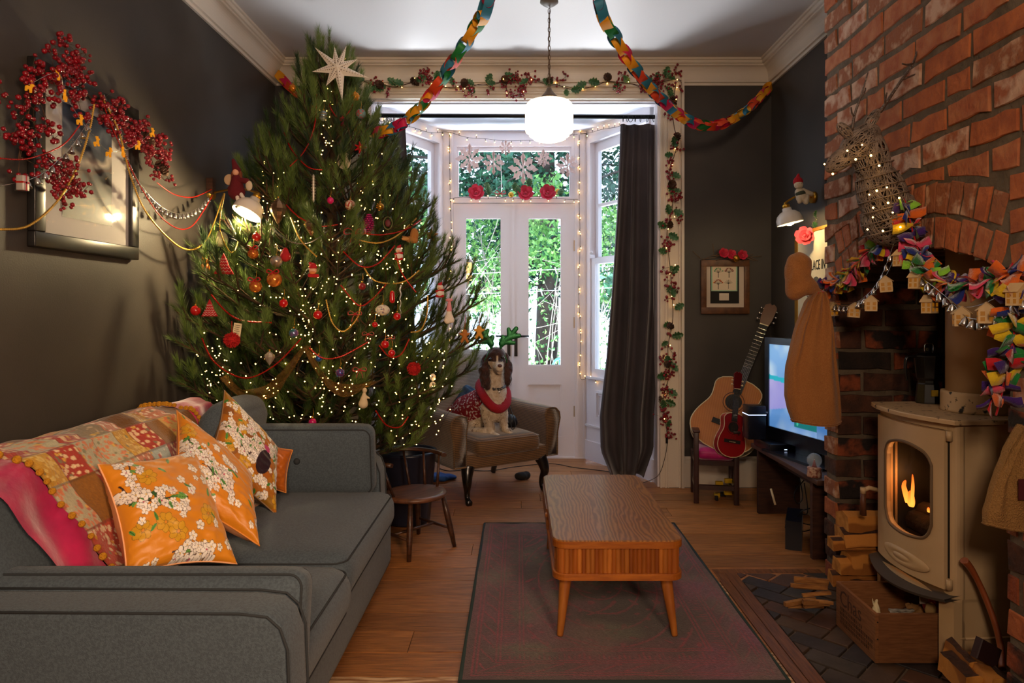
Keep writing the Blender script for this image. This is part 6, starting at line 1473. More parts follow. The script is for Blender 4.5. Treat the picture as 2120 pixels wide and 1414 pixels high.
for x, y, r in ((1694, 483, .022), (1684, 476, .014), (1700, 470, .014)): MB().ball(at(x, y, 4.12), r, 14).build('gold_ball', M('antique_gold'), fl)
b = MB(); b.tube(spline([at(1690, 460, 4.14), at(1680, 500, 4.16), at(1674, 535, 4.18)], 5), .003, 5); b.build('stem', stemm, fl)
for k in range(5): o = link('leaf', hollym, fl); a = k*1.3; place(o, frame(at(1692, 452+k*5, 4.1), (math.cos(a), -.4, .2), y=(math.sin(a), -.2, .8))); o.matrix_parent_inverse = wm(fl).inverted()
# ================================================================ stove
cream = M('cream_enamel', 'c0a27c', .45, col2='b4966e', ns=5, bump=.04, bs=60)
chips = M('chipped_enamel', 'b89a74', .55, col2='1a1512', ns=40, nd=8, contrast=(.60, .66))
irond = M('cast_iron', '15120f', .6)
O_ = Vector((1.487, 2.33, 0)); ud = Vector((-.03, .43, 0)).normalized(); vd = Vector((ud.y, -ud.x, 0)); SW = .44
SM = Matrix((ud, vd, Vector((0, 0, 1)))).transposed().to_4x4(); SM.translation = O_     # x: along the front, y: into the wall, z up
stove = thing('wood_stove', 'cream enamelled wood-burning stove with a lit window in the brick fireplace', 'stove', O_+ud*SW/2+vd*.2)
def bow_(u): return -.045*(1-((u-SW/2)/(SW/2))**2)
def slabcurve(mb, u0, u1, z0, z1, d0, d1, n=16, mi=0, zb=None, zt=None):
    """a wall that follows the bowed front: depth d0 (outer) to d1"""
    vs = []
    for k in range(n+1):
        u = u0+(u1-u0)*k/n
        if zb: z0 = zb[k]
        if zt: z1 = zt[k]
        for (z, d) in ((z0, d0), (z1, d0), (z1, d1), (z0, d1)): vs.append(SM @ Vector((u, bow_(u)+d, z)))
    fs = [(4*k+j, 4*k+(j+1) % 4, 4*k+4+(j+1) % 4, 4*k+4+j) for k in range(n) for j in range(4)]+[(3, 2, 1, 0), (4*n, 4*n+1, 4*n+2, 4*n+3)]
    mb.add(vs, fs, mi); return mb
b = MB()
b.box((0, .035, .25), (.012, .40, .858), mat=SM).box((SW-.012, .035, .25), (SW, .40, .858), mat=SM).box((0, .39, 0), (SW, .41, .858), mat=SM)
pl = rounded(.07, .07, .03, 6)
for u in (.035, SW-.035): b.prism([(x+u, y+.035) for x, y in pl], .0, .858, mat=SM)
for u0 in (0, SW-.03): b.box((u0, .03, 0), (u0+.03, .40, .26), mat=SM)
slabcurve(b, .03, SW-.03, .835, .858, .012, .03); b.box((.01, .05, .255), (SW-.01, .39, .27), mat=SM)
b.build('body', cream, stove)
pts = [(SW*k/20, bow_(SW*k/20)-.022) for k in range(-1, 22)]+[(SW+.02, .42), (-.02, .42)]
MB().prism(pts[::-1], .860, .876, SM, inset=.004).build('top_plate', chips, stove)
# door with a curved window opening: vertical strips
def win(u):
    t = (u-.07)/(.325-.07)
    if t < 0 or t > 1: return None
    e = min(t, 1-t)*(.325-.07); rr = .045; c = rr-math.sqrt(max(0, rr*rr-(rr-min(e, rr))**2))
    return (.425+.02*(1-math.sin(PI*t))+c*1.5, .735+.03*math.sin(PI*t)-c)
b = MB(); us = sorted(set([.028+(SW-.056)*k/24 for k in range(25)]+[.07+.255*k/26 for k in range(27)]))
for u0, u1 in zip(us, us[1:]):
    um = (u0+u1)/2; w = win(um); zb, zt = .285, .832
    if w is None: slabcurve(b, u0, u1, zb, zt, -.004, .02, 1)
    else:
        wa, wb = win(max(u0, .0701)) or w, win(min(u1, .3249)) or w
        slabcurve(b, u0, u1, zb, w[0], -.004, .02, 1, zt=(wa[0], wb[0])); slabcurve(b, u0, u1, w[1], zt, -.004, .02, 1, zb=(wa[1], wb[1]))
door_ = b.build('door', cream, stove)
b = MB(); rim = []
for k in range(25): u = .072+.251*k/24; rim.append((u, win(u)[1]))
for k in range(25): u = .323-.251*k/24; rim.append((u, win(u)[0]))
b.tube([SM @ Vector((u, bow_(u)-.004, z)) for u, z in rim], .006, 6, closed=True); b.build('window_rim', M('dark_seal', '6a543c', .6), door_)
sg = bpy.data.materials.new('stove_glass'); sg.use_nodes = True; sg.node_tree.nodes.clear(); _n = sg.node_tree
_t = _n.nodes.new('ShaderNodeBsdfTransparent'); _t.inputs[0].default_value = (.75, .68, .6, 1); _g = _n.nodes.new('ShaderNodeBsdfGlossy'); _g.inputs['Roughness'].default_value = .08; _m = _n.nodes.new('ShaderNodeMixShader'); _m.inputs[0].default_value = .05; _oo = _n.nodes.new('ShaderNodeOutputMaterial')
_n.links.new(_t.outputs[0], _m.inputs[1]); _n.links.new(_g.outputs[0], _m.inputs[2]); _n.links.new(_m.outputs[0], _oo.inputs[0])
b = MB(); b.grid(lambda u, v: SM @ Vector((.06+.275*u, bow_(.06+.275*u)+.014, .335+.44*v)), 14, 2); b.build('window_glass', sg, door_)
b = MB(); b.box((.06, .10, .30), (SW-.06, .36, .31), mat=SM).box((.05, .35, .3), (SW-.05, .36, .80), mat=SM).box((.03, .022, .3), (.055, .36, .8), mat=SM).box((SW-.07, .022, .3), (SW-.04, .36, .8), mat=SM).box((.04, .022, .80), (SW-.04, .36, .81), mat=SM); b.build('firebox', irond, stove)
# oval boss, catch, hinges, handle, ash lip, air slider
b = MB(); F2 = SM @ Matrix(((1, 0, 0, SW/2-.01), (0, 0, -1, bow_(SW/2)-.003), (0, 1, 0, .335), (0, 0, 0, 1)))
b.lathe([(0, .0), (.135, .001), (.128, .003), (.10, .007), (.06, .008), (.05, .005), (.044, .008), (0, .009)], (0, 0, 0), 32, squash=(1, .24)); b.v = [F2 @ Vector((v[0], v[1], v[2]-.93*v[0]**2)) for v in b.v]; b.build('oval_boss', cream, door_)
for z in (.80, .29): MB().tube([SM @ Vector((.014, -.006, z)), SM @ Vector((.014, -.006, z+.035))], .010, 10).build('hinge', cream, stove)
MB().box((.0215, -.002, .29), (.0275, .012, .83), mat=SM).build('door_gap', irond, stove)
hd_ = MB(); p = SM @ Vector((SW+.0, -.0, .52)); hd_.tube([p, p-vd*.035+Vector((0, 0, .01)), p-vd*.06], .009, 8).tube([p-vd*.06+Vector((0, 0, .012)), p-vd*.06-Vector((0, 0, .012))], .011, 10); hd_.build('catch', cream, stove)
q = p-vd*.06; MB().tube([q, q-Vector((0, 0, .10))], [.010, .013], 10).build('wooden_handle', M('dark_handle', '5a3420', .5), stove)
b = MB(); vs = []
for k in range(17): u = .0+SW*k/16; sag = -.02*(1-((u-SW/2)/(SW/2))**2); vs += [SM @ Vector((u, bow_(u)*1.3-.035, .262+sag)), SM @ Vector((u, .03, .275+sag*.3)), SM @ Vector((u, .03, .262+sag*.3)), SM @ Vector((u, bow_(u)*1.3-.03, .252+sag))]
b.add(vs, [(4*k+j, 4*k+(j+1) % 4, 4*k+4+(j+1) % 4, 4*k+4+j) for k in range(16) for j in range(4)]); b.build('ash_lip', M('ash_grey', '4a4038', .6), stove)
MB().tube([SM @ Vector((-.002, .04, .127)), SM @ Vector((-.002, .40, .127))], .004, 6).tube([SM @ Vector((-.002, .04, .127)), SM @ Vector((.012, -.004, .127)), SM @ Vector((.03, .0, .135))], .004, 6).build('base_bead', cream, stove)
b = MB(); slabcurve(b, .0, .05, 0, .25, .0, .03, 6); slabcurve(b, SW-.05, SW, 0, .25, .0, .03, 6); slabcurve(b, .05, SW-.05, .235, .26, .0, .03, 10); b.build('pedestal_front', cream, stove)
MB().ball(SM @ Vector((-.002, .27, .45)), .011, 12).build('rivet', M('rivet_steel', '8a8074', .3, metal=.8), stove)
# flue
fc = SM @ Vector((SW*.42, .235, 0)); flue = MB().tube([fc+Vector((0, 0, .945)), fc+Vector((0, 0, 1.60))], .107, 40).build('flue_pipe', cream, stove)
MB().lathe([(.107, .95), (.122, .95), (.124, .94), (.124, .885), (.128, .877), (.105, .877)], fc, 40).build('flue_collar', chips, stove)
# fire
flm = bpy.data.materials.new('flame'); flm.use_nodes = True; flm.node_tree.nodes.clear(); _n = flm.node_tree
_e = _n.nodes.new('ShaderNodeEmission'); _e.inputs[1].default_value = 2.4; _tc = _n.nodes.new('ShaderNodeTexCoord'); _sx = _n.nodes.new('ShaderNodeSeparateXYZ'); _c = _n.nodes.new('ShaderNodeValToRGB'); _oo = _n.nodes.new('ShaderNodeOutputMaterial')
_n.links.new(_tc.outputs['Generated'], _sx.inputs[0]); _n.links.new(_sx.outputs['Z'], _c.inputs[0]); _c.color_ramp.elements[0].color = (1, .36, .05, 1); _c.color_ramp.elements[1].color = (1, .10, .01, 1); _n.links.new(_c.outputs[0], _e.inputs[0]); _n.links.new(_e.outputs[0], _oo.inputs[0])
fire = thing('log_fire', 'orange flames licking over charred logs inside the stove', 'fire', SM @ Vector((.22, .16, .31)))
def flame(u, v, z, h, w, lean):
    b = MB(); pts = spline([SM @ Vector((u, v, z)), SM @ Vector((u+lean*.3, v, z+h*.3)), SM @ Vector((u+lean, v, z+h*.7)), SM @ Vector((u+lean*.4, v, z+h))], 5); n = len(pts)
    b.tube(pts, [w*math.sin(PI*(.18+.80*k/(n-1)))**.9+.001 for k in range(n)], 10, flat=.45); b.build('flame', flm, fire)
flame(.325, .05, .50, .085, .015, .020); flame(.287, .045, .505, .115, .009, -.004); flame(.308, .055, .49, .06, .022, .004); flame(.30, .05, .50, .045, .014, -.006); flame(.20, .05, .50, .018, .008, 0)
charm = M('charred_log', '2a1a12', .95, col2='140e0b', ns=30, bump=1, bs=60)
for (u0, v0, z0, u1, v1, z1, r) in ((.08, .10, .345, .36, .10, .36, .045), (.07, .2, .36, .36, .18, .36, .05), (.09, .08, .42, .35, .10, .425, .042), (.08, .15, .47, .34, .13, .46, .038)): MB().tube([SM @ Vector((u0, v0, z0)), SM @ Vector(((u0+u1)/2, (v0+v1)/2, z0+.006)), SM @ Vector((u1, v1, z1))], r, 9).build('charred_log', charm, fire)
lamp('fire_light', 'POINT', SM @ Vector((.29, .05, .60)), .8, (1, .42, .12), .04)
# moka pot on the stove
mkm = M('moka_black', '0c0b0c', .3, coat=.3); mc = SM @ Vector((.405, .19, .878)); mk = thing('moka_pot', 'black faceted stovetop coffee pot beside the flue pipe', 'coffee pot', mc)
b = MB(); b.lathe([(0, 0), (.047, 0), (.047, .005), (.040, .075), (.037, .08), (.037, .09), (0, .09)], mc, 8, smooth=False); b.build('boiler', mkm, mk)
b = MB(); b.lathe([(0, .09), (.038, .09), (.043, .10), (.052, .185), (.05, .19), (.035, .20), (.01, .207), (.01, .22), (0, .222)], mc, 8, smooth=False); b.tube([mc+Vector((.045, 0, .17)), mc+Vector((.08, 0, .19))], [.014, .005], 6); b.build('jug', mkm, mk)
MB().tube(spline([mc+Vector((-.045, 0, .185)), mc+Vector((-.085, 0, .18)), mc+Vector((-.09, 0, .12)), mc+Vector((-.085, 0, .09))], 5), .008, 8, flat=.7).build('handle', mkm, mk)
MB().tube(spline([mc+Vector((-.012, 0, .20)), mc+Vector((-.01, 0, .235)), mc+Vector((.02, 0, .235)), mc+Vector((.022, 0, .205))], 4), .002, 6).build('lid_loop', silm, mk)
MB().box(mc+Vector((-.012, -.046, .03)), mc+Vector((.014, -.042, .055))).build('label', M('brass_label', '8a701c', .5), mk)
# ---- log store, kindling, crate, hatchet
logm = M('split_log', 'b87830', .8, col2='8a5218', wave=(3, 'Z', 8, 1), bump=.3, bs=60); logb = M('log_bark', '4a2a18', .95, col2='2e1a10', ns=30, bump=.9, bs=50); loge = M('log_end', 'c88a3c', .85, col2='a0641c', ns=30, bump=.3)
def split_log(c, axis, L, w, h, name='split_log', label='', up=(0, 0, 1), group='split logs stacked beside the stove'):
    ax = Vector(axis).normalized(); m = frame(c, Vector(up).cross(ax), z=ax); k = random.choice([0, 1]); 
    poly = [(-w/2, -h/2), (w/2, -h/2*random.uniform(.5, 1)), (w/2*random.uniform(.6, 1), h/2*random.uniform(.4, 1)), (0, h/2), (-w/2*.8, h/2*random.uniform(.3, .9))]
    b = MB(); n = 5; vs = []; S_ = 6
    for i in range(S_+1):
        for x, y in poly: vs.append(m @ Vector((x+random.gauss(0, .0015), y+random.gauss(0, .0015), -L/2+L*i/S_)))
    b.add(vs, [(n*i+j, n*i+(j+1) % n, n*i+n+(j+1) % n, n*i+n+j) for i in range(S_) for j in range(n)], 0); nf = len(b.f)
    for i in range(S_): b.mi[i*n+2+k] = 1
    b.add([vs[j] for j in range(n)][::-1], [tuple(range(n))], 2); b.add([vs[S_*n+j] for j in range(n)], [tuple(range(n))], 2)
    return b.build(name, [logm, logb, loge], None, label, 'log', group)
LG = [(1795, 1075, 2.86, .30, .11, .075, 'topmost split log with a broad pale face in the stack left of the stove'), (1790, 1105, 2.84, .28, .12, .07, 'wide orange split log second from the top of the stack'), (1762, 1122, 2.83, .24, .06, .05, 'narrow split log jutting from the left of the stack'), (1795, 1152, 2.82, .26, .10, .06, 'dark-barked split log in the middle of the stack'), (1778, 1168, 2.80, .26, .08, .06, 'orange split log low in the stack with a square end'), (1765, 1195, 2.80, .25, .06, .055, 'round-ended log near the bottom left of the stack'), (1800, 1200, 2.80, .25, .09, .06, 'lowest split log partly behind the crate')]
for k, (px, py, d, L, w, h, lab) in enumerate(LG): split_log(at(px, py, d+.02), (1, random.uniform(-.15, .1), random.uniform(-.02, .08)), L*.72, w, h, label=lab)
for px, py, d, ax, L, w, h, lab in [(1995, 1370, 2.18, (.15, 1, 0), .16, .06, .085, 'split log with a rough golden end beside the stove base'), (1998, 1398, 2.12, (.1, 1, 0), .16, .085, .08, 'log with a round pale end at the bottom right corner'), (2046, 1400, 2.08, (.1, 1, 0), .16, .10, .07, 'pale-ended log at the very bottom right'), (2025, 1368, 2.2, (1, .3, 0), .16, .06, .055, 'small orange split log behind the hatchet blade')]: split_log(at(px, py, d+.05), ax, L, w, h, label=lab, group='logs at the foot of the stove')
kw = M('kindling_wood', 'a8743c', .8, col2='84542a', ns=20, stretch=(1, 1, 6))
kt = thing('kindling_pile', 'small pile of chopped kindling beside the wooden crate', 'kindling', at(1690, 1270, 2.85))
for k in range(11):
    c = Vector((1.20+random.uniform(-.05, .04), 2.80+random.uniform(-.06, .05), .018+.010*k)); a = random.uniform(-.5, .5)
    m = Matrix.Translation(c) @ Matrix.Rotation(a, 4, 'Z') @ Matrix.Rotation(random.uniform(-.1, .1), 4, 'Y'); L = random.uniform(.10, .15); w = random.uniform(.012, .022)
    MB().prism([(-L/2, -w/2), (L/2, -w*.4), (L/2, w*.5), (-L/2, w*.3)], 0, random.uniform(.010, .02), m).build('stick', kw, kt)
cw = M('crate_wood', '8a5a34', .7, col2='6e4222', ns=7, nd=6, stretch=(3, 3, 26), contrast=(.3, .7)); cx0, cx1, cy0, cy1, cz = 1.258, 1.60, 2.405, 2.70, .178
cx0_, = (cx0,); crate = thing('wooden_crate', 'old wooden crate with handwritten CHAS on its side, pushed against the stove', 'crate', ((cx0+cx1)/2, (cy0+cy1)/2, 0))
for nm, a, b_ in (('end_board', (cx0, cy0, .006), (cx0+.012, cy1, cz)), ('front_board', (cx0+.0125, cy0, .006), (1.497, cy0+.012, cz)), ('back_board', (cx0+.0125, cy1-.012, .006), (1.56, cy1, cz)), ('floor_board', (cx0+.0125, cy0+.0125, .0), (1.5, cy1-.0125, .008))): MB().box(a, b_).build(nm, cw, crate)
sten = M('stencil_ink', '4a2c20', .8)
text('Chas', 'handwriting', sten, .085, frame((cx0-.0008, 2.585, .105), (0, -1, 0), y=(0, 0, 1)), crate, .0004)
b = MB()
for r_, n_ in ((.082, 14), (.064, 20), (.046, 20), (.030, 18)):
    for k in range(n_):
        y_ = 2.67-.0125*k; b.box((cx0-.0006, y_-.008, r_), (cx0, y_-.0065, r_+.013)); b.box((cx0-.0006, y_-.0035, r_), (cx0, y_-.002, r_+.013)); b.box((cx0-.0006, y_-.008, r_+random.choice([0, .006, .011])), (cx0, y_-.002, r_+random.choice([.002, .008, .013])))
tag(b.build('faded_print', sten, crate), kind='stuff')
MB().tube([(cx0+.008, cy0-.001, .15), (cx0+.008, cy0+.002, .15)], .003, 6).tube([(cx0+.008, cy0-.001, .09), (cx0+.008, cy0+.002, .09)], .003, 6).build('nails', irond, crate)
ppm = M('newsprint', 'a8a094', .8, col2='6a645c', ns=50)
def scrap(px, py, d, w, h, m, label, cat='paper', name='crumpled_paper'):
    c = at(px, py, d); s = d/F; b = MB(); r3 = random.uniform(0, 9)
    b.grid(lambda u, v: c+Vector(((u-.5)*w*s, .02*noise.noise(Vector((u*3, v*3, r3)))+.02*(v-.5), (v-.5)*h*s+.012*noise.noise(Vector((u*4, v*4, r3+5))))), 8, 8); o = b.build(name, m, None, label, cat); mo = o.modifiers.new('t', 'SOLIDIFY'); mo.thickness = .0015; return o
scrap(1868, 1270, 2.55, 50, 16, ppm, 'striped crumpled newspaper inside the crate'); scrap(1815, 1262, 2.5, 12, 32, M('cream_card'), 'pale card standing up in the crate corner', 'card', 'card'); scrap(1895, 1262, 2.56, 34, 18, M('kraft', '8a6236', .8), 'brown packaging card inside the crate', 'card', 'card')
fl2 = thing('firelighter_bag', 'torn red and cream paper bag at the right of the crate', 'bag', at(1930, 1255, 2.5)); me = blob([(at(1930, 1252, 2.52), (.034, .03, .036)), (at(1940, 1272, 2.5), (.03, .03, .03))], .004, 'bag_body', 4, .006, 40); me.materials.append(M('bag_red', '7a1418', .6)); link('bag_body', me, fl2)
me = blob([(at(1927, 1262, 2.488), (.022, .012, .026))], .003, 'bag_mouth', 3, .003, 60); me.materials.append(M('bag_cream', '9a7a4c', .8)); link('bag_mouth', me, fl2); MB().box(at(1905, 1250, 2.5), at(1920, 1228, 2.505)).build('paper_flap', M('flap_white', 'c8b8a8', .8), fl2)
ht = thing('hatchet', 'hatchet with a curved orange handle leaning on the stove, blade in a dark guard', 'hatchet', at(2040, 1360, 2.16))
hp_ = spline([at(x, y, d) for x, y, d in [(1996, 1160, 2.28), (2012, 1180, 2.275), (2035, 1225, 2.26), (2058, 1285, 2.23), (2072, 1340, 2.2), (2075, 1385, 2.16)]], 6); MB().tube(hp_, list(np.interp(np.linspace(0, 1, len(hp_)), [0, .08, .3, .7, 1], [.020, .019, .014, .014, .016])), 12, flat=.65).build('handle', M('ash_handle', '8a4420', .45, coat=.2), ht)
MB().prism([(-.05, -.028), (.02, -.035), (.035, -.02), (.035, .025), (.0, .03), (-.05, .035)], -.012, .012, frame(at(2046, 1352, 2.13), (.9, .2, -.4), y=(.3, .1, 1)), inset=.003).build('blade_guard', M('dark_leather', '2a1010', .6), ht)
# ================================================================ wicker reindeer head
wick = M('grey_wicker', '8c7c70', .6, col2='66584e', ns=30, metal=.15); deer = thing('wicker_reindeer', 'grey wicker reindeer head with glittery antlers mounted on the bricks', 'decoration', at(1845, 480, 2.5))
EL = [((1725, 342, 2.47), (1765, 312, 2.47), 13, 26), ((1765, 312, 2.47), (1795, 282, 2.47), 28, 34), ((1795, 290, 2.47), (1815, 380, 2.5), 30, 40), ((1815, 375, 2.5), (1842, 445, 2.52), 42, 54), ((1842, 448, 2.53), (1850, 455, 2.53), 58, 60)]
def wick_ell(mb, c, rx, ry, rz, R3, n, r=.0021):
    for _ in range(n):
        q = rand_rot(1)[0]; a0 = random.uniform(0, 6.3); span = random.uniform(2.0, 4.4); tl_off = random.uniform(-.35, .35); k = 14; pts = []
        for i in range(k):
            a = a0+span*i/(k-1); v = q @ np.array([math.cos(a)*math.cos(tl_off), math.sin(a)*math.cos(tl_off), math.sin(tl_off)]); pts.append(c+R3 @ Vector((v[0]*rx, v[1]*ry, v[2]*rz)))
        mb.tube(pts, r, 4, cap=False)
b = MB()
for A, B, ra, rb in EL:
    a, c2_ = at(*A), at(*B); s = A[2]/F; ax = (c2_-a); L = ax.length/2; R3 = frame((0, 0, 0), ax.normalized() if L > .001 else (0, 0, 1), z=(0, 1, 0.01)).to_3x3(); r = (ra+rb)/2*s; wick_ell(b, (a+c2_)/2, L+r*.9, r*1.0, r*.92, R3, int(70+420*r*8*.16))
for px, py, ax in ((1750, 272, (-.6, -.2, .5)), (1805, 248, (.55, -.1, .9))): wick_ell(b, at(px, py, 2.45), .042, .018, .018, frame((0, 0, 0), ax, z=(0, 1, 0.01)).to_3x3(), 26)
tag(b.build('woven_body', wick, deer), kind='stuff')
# dim inner lining rings give the basket its body
b = MB()
for t in np.linspace(0, 1, 9):
    p = at(1795+55*t, 300+175*t, 2.47+.05*t); r = (30+30*t)*2.5/F; b.tube([p+Vector((r*math.cos(a), r*.9*math.sin(a), r*.25*math.cos(a))) for a in [2*PI*k/24 for k in range(24)]], .0022, 5, closed=True)
tag(b.build('hoops', wick, deer), kind='stuff')
def antl(l, r0): b = MB(); [b.tube(spline([at(*p) for p in q], 5), list(np.linspace(r0*(1 if i == 0 else .6), r0*.4, (len(q)-1)*5+1)), 6) for i, q in enumerate(l)]; b.build('antler', M('glitter_twig', '4a3c34', .4, col2='8a8078', ns=160, contrast=(.55, .7)), deer)
antl([[(1764, 268, 2.44), (1770, 235, 2.43), (1782, 200, 2.42), (1797, 150, 2.40)], [(1768, 240, 2.43), (1764, 235, 2.41), (1762, 222, 2.40)], [(1780, 205, 2.42), (1790, 190, 2.42), (1792, 182, 2.42)]], .006)
antl([[(1822, 232, 2.45), (1840, 205, 2.45), (1862, 172, 2.45), (1888, 135, 2.45), (1900, 105, 2.45), (1912, 76, 2.44)], [(1832, 215, 2.45), (1834, 200, 2.43), (1836, 192, 2.42)], [(1868, 165, 2.45), (1885, 158, 2.46), (1898, 152, 2.46)], [(1890, 132, 2.45), (1878, 134, 2.43), (1868, 132, 2.42)]], .007)
lightstring('', '', '', [at(x+random.uniform(-3, 3), y, 2.40) for x, y in [(1704, 340), (1725, 360), (1755, 312), (1802, 322), (1822, 343), (1834, 388), (1817, 395), (1802, 403), (1795, 475), (1865, 470), (1830, 478), (1810, 430), (1850, 440), (1785, 300), (1770, 330), (1840, 420), (1806, 450), (1862, 410)]], .0034, parent=deer)
# ================================================================ felt garland
fcol = [('felt_pink', 'd8486a'), ('felt_purple', '3c1c6a'), ('felt_yellow', 'd8b41c'), ('felt_green', '1c7a34'), ('felt_scarlet', 'b41420'), ('felt_orange2', 'd8641c'), ('felt_blue', '1c2c7a'), ('felt_lime', '8ac83a')]
fms = []
for nm, c in fcol:
    m = M(nm, c, .95, bump=.3, bs=220, sheen=.5)
    for var in range(2):
        b = MB(); n = 12; Lh = .050; vs = []
        for i in range(n+1):
            t = i/n*2-1; w = .0175*(.30+.70*min(1, abs(t)*2.4)); z = .010*math.cos(t*PI*(.8+.6*var))+(-.016*t*t if var else .012*abs(t)); tw_ = .5*t*(1 if var else -1)
            for sx in (-1, 1): vs.append((sx*w*math.cos(tw_), t*Lh, z+sx*w*math.sin(tw_)))
        vs += [(x, y, z-.0014) for x, y, z in vs]; N = 2*(n+1)
        fs = [(2*i, 2*i+1, 2*i+3, 2*i+2) for i in range(n)]+[(N+2*i+2, N+2*i+3, N+2*i+1, N+2*i) for i in range(n)]+[(2*i, 2*i+2, N+2*i+2, N+2*i) for i in range(n)]+[(2*i+3, 2*i+1, N+2*i+1, N+2*i+3) for i in range(n)]
        b.add(vs, fs, 0, True); fms.append(b.mesh(m, 'felt_strip'))
def cw_(px, py, x=1.385): return at(px, py, x*F/(px-CX))
def felt(label, pts, step, per):
    P = even(spline(pts, 8), step); root = thing('felt_garland', label, 'garland', tuple(pts[0])); MB().tube(spline(pts, 8), .003, 6).build('cord', M('felt_scarlet', rough=.9), root)
    for i in range(1, len(P)-1):
        t = (P[i+1]-P[i-1]).normalized(); a0 = random.uniform(0, 3)
        for k in range(per):
            o = link('felt_strip', random.choice(fms), root); a = a0+PI*k/per+random.uniform(-.3, .3); n1_ = t.orthogonal().normalized(); n2_ = t.cross(n1_); d = n1_*math.cos(a)+n2_*math.sin(a)+t*random.uniform(-.45, .45); zz = n2_*math.cos(a)-n1_*math.sin(a)+Vector((-.5, -.3, 0))
            m = frame(P[i]+Vector((-.006, 0, 0)), d.cross(zz), z=zz); place(o, m); o.scale = (random.uniform(.75, 1.15), random.uniform(.8, 1.15), 1); o.matrix_parent_inverse = wm(root).inverted()
felt('multicoloured felt strip garland swagged along the left of the brick arch', [cw_(x, y) for x, y in [(1692, 612), (1725, 590), (1762, 572), (1790, 540), (1822, 510), (1850, 495)]], .044, 4)
felt('multicoloured felt strip garland swagged over the stove flue to the right edge', [cw_(x, y) for x, y in [(1872, 410), (1885, 460), (1898, 510), (1915, 555), (1950, 585), (2000, 592), (2050, 585), (2100, 570), (2150, 575)]], .038, 3)
felt('multicoloured felt strip garland hanging down the near brick pier', [cw_(x, y, 1.37) for x, y in [(2112, 585), (2105, 640), (2098, 700), (2085, 760), (2075, 810), (2062, 860)]], .038, 3)
bells('silver bell garland under the left felt swag', [cw_(x, y, 1.37) for x, y in [(1850, 505), (1838, 540), (1820, 580), (1790, 615), (1755, 632), (1720, 628), (1695, 612)]], .042, 1.0)
bells('silver bell garland hanging below the right felt swag', [cw_(x, y, 1.355) for x, y in [(1872, 520), (1905, 570), (1935, 595), (1965, 620), (2000, 655), (2040, 660), (2075, 645), (2110, 620), (2150, 600)]], .036, 1.15)
ply = M('laser_ply', 'c8a878', .6); ambm = M('house_glow', '4a2c10', .6, emis=.25, ecol='c87818'); 
hs = thing('house_lights', 'string of little laser-cut wooden house lanterns hung across the brick arch', 'string lights', cw_(1865, 520, 1.36)); hpz = []
def house(px, py, x, rot, dark=False):
    c = cw_(px, py, x); w, h, dp = .021, .030, .017; m = Matrix.Translation(c) @ Matrix.Rotation(rot, 4, 'Z') @ Matrix.Rotation(random.uniform(-.08, .08), 4, 'Y')
    b = MB(); b.prism([(-w, -h), (w, -h), (w, h*.35), (0, h), (-w, h*.35)], -dp, dp, m @ Matrix.Rotation(PI/2, 4, 'X')); o = b.build('house', ply, hs)
    b = MB()
    for sx in (-1, 1): b.add([m @ Vector(p) for p in ((0, -dp*1.2, h*1.08), (0, dp*1.2, h*1.08), (sx*w*1.25, dp*1.2, h*.28), (sx*w*1.25, -dp*1.2, h*.28), (0, -dp*1.2, h*1.02), (0, dp*1.2, h*1.02), (sx*w*1.25, dp*1.2, h*.22), (sx*w*1.25, -dp*1.2, h*.22))], [(0, 1, 2, 3), (7, 6, 5, 4), (0, 3, 7, 4), (1, 5, 6, 2), (3, 2, 6, 7)])
    b.build('roof', ply, o)
    b = MB()
    for sx in (-.5, .5):
        for z in (-.6, -.05): b.box((sx*w-.0055, -dp-.0008, z*h-.006), (sx*w+.0055, -dp+.001, z*h+.006), mat=m); b.box((w-.001, sx*dp-.004, z*h-.006), (w+.0008, sx*dp+.004, z*h+.006), mat=m); b.box((-w-.0008, sx*dp-.004, z*h-.006), (-w+.001, sx*dp+.004, z*h+.006), mat=m)
    b.build('window', ambm, o); hpz.append(c+Vector((0, 0, h)))
for a in [(1866, 534, 1.35, .3), (1834, 588, 1.36, -.5), (1898, 580, 1.35, .5), (1803, 628, 1.36, -.4), (1722, 640, 1.37, .2), (1768, 642, 1.37, -.3), (1925, 630, 1.37, .5), (1990, 655, 1.36, -.4), (2042, 648, 1.35, -.5), (2106, 610, 1.35, .3)]: house(*a)
hpz.sort(key=lambda p: -p.y); MB().tube(spline(hpz, 5), .0012, 4).build('wire', silm, hs)
